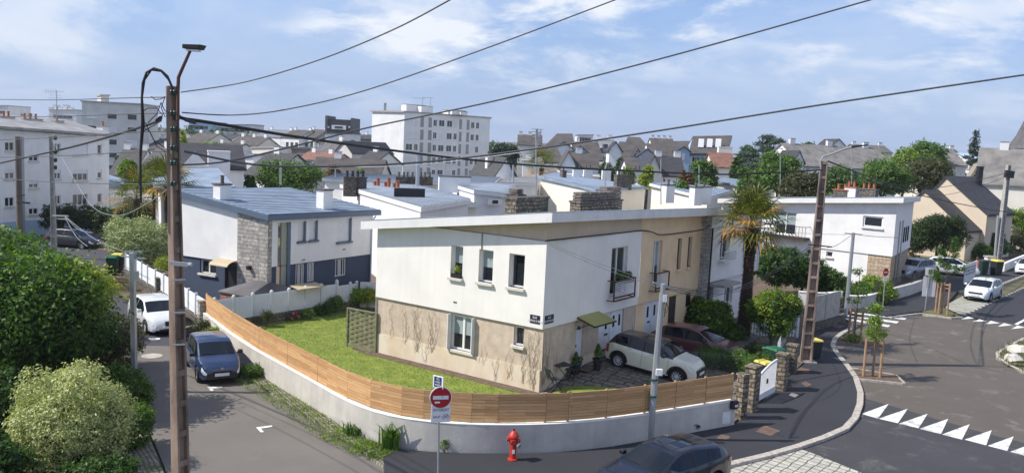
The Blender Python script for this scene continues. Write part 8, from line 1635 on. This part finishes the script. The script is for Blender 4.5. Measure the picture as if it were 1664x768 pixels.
# window planters
a=FL.inv(744,446);t=thing('planter','small dark planter with a spiky yellow plant on the upper window sill','planter',tuple(FL.p(a[0],up[0][2]+.02,0)));g=MB();o=up[0];FL.box(g,o[0]+.12,o[1]-.02,o[2]+.01,o[2]+.17,-.08,.10);g.build('trough','pot_black',t);c_=FL.p((o[0]+o[1])/2+.03,o[2]+.3,0);add_leaves('foliage',leaf_mesh([(c_.x,c_.y,c_.z,.12,.12,.17)],260,.035,3,.04),'leaf_yellow',t)
o=balR;t=thing('planter','dark planter with green plants hanging over the maroon railing','planter',tuple(FR.p(o[0],o[2]+.5,.2)));g=MB();FR.box(g,o[0]+.25,o[1]+.18,o[2]+.52,o[2]+.72,.12,.30);g.build('trough','pot_black',t)
for k in range(4):c_=FR.p(o[0]+.35+k*.28,o[2]+.82+.06*(k%2),.2);add_leaves('foliage',leaf_mesh([(c_.x,c_.y,c_.z,.14,.12,.15)],260,.04,30+k,.04),'leaf_mid',t)
# --- background trees: (label, x0,x1,y_top,y_bottom,Y,material,n)
def bgt(lab,x0,x1,y0,y1,Y,m,n,seed,size=.22,name='tree',m2=None,nl=7):
    a,b=P((x0+x1)/2,y0,Y),P((x0+x1)/2,y1,Y);rx=(x1-x0)/2/F_PX*Y;z1=a.z;z0=min(b.z,z1*.35,z1-1);return tree(name,lab,(a.x,a.y),max(z0,.1),z1,rx,min(rx,4.5),m,n,size,seed,nl,.25,m2=m2,clump=rx*.10,inner=.2)
B=[('dense rounded tree with white blossom behind the blue roof',418,526,258,322,88,'leaf_mid',16000,.15),('small autumn tinted tree right of the dense tree',528,556,262,292,105,'leaf_red',3000,.18),('light green young tree before the long dark roof',575,598,268,292,95,'leaf_bright',2500,.16),('dark round tree at the left of the town below the offices',386,420,226,246,230,'leaf_dark',2500,.4),('long light green hedge like tree below the offices',318,358,227,240,195,'leaf_bright',2200,.35),('dark tree beside the grey gabled house',570,592,243,268,185,'leaf_dark',2000,.35),
 ('dark trees at the foot of the beige blocks',396,418,280,300,85,'leaf_dark',2500,.15),('tall yellow green tree just behind the foreground pole',286,304,205,250,130,'leaf_yellow',3500,.22),('light green tree left of the foreground pole',193,222,255,285,105,'leaf_bright',3000,.18),('dark small tree on the skyline left of the foreground pole',186,206,250,262,125,'leaf_dark',1200,.2),('dark pine clump between the far towers',24,46,184,205,300,'leaf_dark',1500,.5),('dark low trees right of the aerial',62,88,192,205,300,'leaf_dark',1500,.5),('wooded rise behind the grey tower block',205,262,203,232,320,'leaf_dark',3000,.5),
 ('dark pine right of the apartment block',797,846,231,262,150,'leaf_pine',5000,.28),('dark green trees beside the blue gable',974,1002,256,284,110,'leaf_dark',3500,.2),('light green tree before the tan roof',1009,1034,264,284,110,'leaf_bright',2500,.18),('yellow green tree right of the light green one',1040,1066,262,284,112,'leaf_yellow',2500,.18),('reddish dry shrub tree under the red roof',1104,1132,272,300,95,'leaf_red',2500,.17),('slender green tree before the red roof',1124,1172,250,302,100,'leaf_mid',6000,.17),('green tree beside the dark gable',1060,1076,258,272,130,'leaf_mid',1500,.2),
 ('bright green tree right of the big cedar',1228,1306,240,310,95,'leaf_mid',12000,.17),('olive green tree under the big cedar beside the palm crown',1270,1340,262,312,88,'leaf_olive',8000,.15),('dark trees on the skyline left of the street lamp arm',1292,1330,225,245,240,'leaf_dark',3000,.4),('dark pine on the skyline above the long brown roof',1326,1372,224,246,260,'leaf_pine',3000,.4),
 ('broad green tree in front of the long brown roof',1396,1480,254,310,105,'leaf_mid',12000,.19),('large olive green tree behind the beige gables',1455,1552,252,325,110,'leaf_olive',13000,.19),('bright green tree on the skyline, left of the rounded dark one',1448,1500,230,268,140,'leaf_bright',6000,.25),('rounded dark green tree on the skyline left of the conifer',1474,1544,222,266,150,'leaf_mid',8000,.25),('small yellow palm like tree on the long brown roof line',1388,1448,238,248,150,'leaf_yellow',1500,.25),('dark shrub trees right of the conifer by the green roof',1608,1630,247,258,160,'leaf_mid',1000,.3),('small dark trees on the skyline right of the cedar',1200,1232,232,248,260,'leaf_dark',2000,.4),('green treetops filling the gap left of the capped chimneys',1085,1122,285,310,85,'leaf_mid',3000,.16),('dark bushy trees above the white terraced house roof',1205,1240,285,310,84,'leaf_olive',4000,.15),('round green tree among the roofs right of the grey gabled house',594,612,262,280,135,'leaf_mid',1500,.2),('dark tree clump among the roofs right of the foreground pole',305,345,262,276,105,'leaf_dark',2500,.18),('green tree rising behind the middle gables',1000,1016,250,266,150,'leaf_dark',1500,.22),('tall dark tree between the brown roofs and the cedar',1188,1212,246,290,120,'leaf_dark',4500,.2),('mid green tree below the cedar, left side',1196,1240,268,300,100,'leaf_mid',5000,.17),('dark green tree behind the white roof chimneys',1330,1400,262,300,100,'leaf_mid',7000,.17),
 ('dark skyline trees at far left edge behind the block',1,22,196,206,260,'leaf_mid',600,.4)]
for i,(lab,x0,x1,y0,y1,Y,m,n,s)in enumerate(B):bgt(lab,x0,x1,y0,y1,Y,m,n,200+i,s)
# cedar: layered plates
c_=P(1250,300,155);zt=P(1250,219,155).z;t=thing('cedar_tree','large spreading blue green cedar on the skyline','tree',(c_.x,c_.y,0));L=[];rr=np.random.default_rng(3)
for k in range(26):u=k/25;z=3.0+(zt-3.6)*u;a=k*2.4;q=(6.6*(1-u**2.2)+1.6)*rr.uniform(.35,1);L.append((c_.x+q*math.cos(a),c_.y+q*math.sin(a),z,2.6*(1-.5*u),2.4*(1-.5*u),.42))
add_leaves('crown',leaf_mesh(L,22000,.22,5,.28,flat=1),'leaf_cedar',t);trunk_mesh((c_.x,c_.y,0),5,.5,4,7,4.5,zt*.9).build('trunk','bark',t,smooth=True)
c_=P(1581,262,165);zt=P(1581,212,165).z;t=thing('conifer','pointed dark conifer standing alone on the right skyline','tree',(c_.x,c_.y,0));L=[]
for k in range(34):u=k/33;z=1.5+(zt-2.0)*u;a=k*2.4;q=(3.0*(1-u)+.1)*rr.uniform(.5,1);L.append((c_.x+q*math.cos(a),c_.y+q*math.sin(a),z,1.5*(1-.7*u),1.3*(1-.7*u),.45))
add_leaves('crown',leaf_mesh(L,9000,.18,6,.2),'leaf_pine',t);g=MB();g.tube([(c_.x,c_.y,0),(c_.x,c_.y,zt-.1)],[.3,.05],8);g.build('trunk','bark',t)
# far belt of trees and roofs closing the horizon
V=[];rr=np.random.default_rng(12);Ls=[]
for k in range(420):
    x=rr.uniform(-420,430);y=rr.uniform(330,620);Ls.append((x,y,3+rr.uniform(0,3),rr.uniform(4,9),5,rr.uniform(3,6.0)))
tag(add_leaves('distant_woodland',leaf_mesh(Ls,60000,1.1,8,1.0),'leaf_dark'),kind='stuff')
rr=np.random.default_rng(21);k=0
for(x0,x1,Y0,Y1,n)in((180,620,300,380,26),(840,1300,240,330,20),(1290,1660,210,300,14),(20,260,300,360,6)):
    for j in range(n):
        x=x0+(x1-x0)*(j+rr.random()*.6)/n;Y=rr.uniform(Y0,Y1);w_=rr.uniform(8,14)/Y*F_PX;hz=384-F_PX*0+0;zt_=rr.uniform(4.5,6.5);yy=proj((P(x,250,Y).x,Y),zt_)[1]
        block('far_house','x',x,x+w_,Y,Y-rr.uniform(-3,7),yy,yy,9,['white_far','cream_far','white_far','grey_far'][j%4],'gable',['slate','slate_brown','slate_grey','slate'][(j*3+k)%4],rr.uniform(1.8,3.0),chim=1+j%2,pots=0 if j%3 else 2,wins=(1,3,1.1,1.3,3,2.2));o=[o for o in COL.objects if o.get('label')=='x'][0];o['label']='one of the pale slate roofed houses filling the distant town';o['group']='houses of the distant town'
    k+=1
print('objects',len(bpy.data.objects))
# ================================================================== AIR
hz_=bpy.data.materials.new('haze_air');hz_.use_nodes=True;t_=hz_.node_tree;t_.nodes.clear();o_=nn(t_,'ShaderNodeOutputMaterial');v_=nn(t_,'ShaderNodeVolumePrincipled');v_.inputs['Color'].default_value=(.86,.91,1,1);v_.inputs['Density'].default_value=.00022;v_.inputs['Anisotropy'].default_value=.3
t_.links.new(v_.outputs[0],o_.inputs['Volume']);M['haze_air']=hz_
tag(MB().box(-1900,1900,-400,2700,-1.4,34).build('haze','haze_air'),kind='stuff')
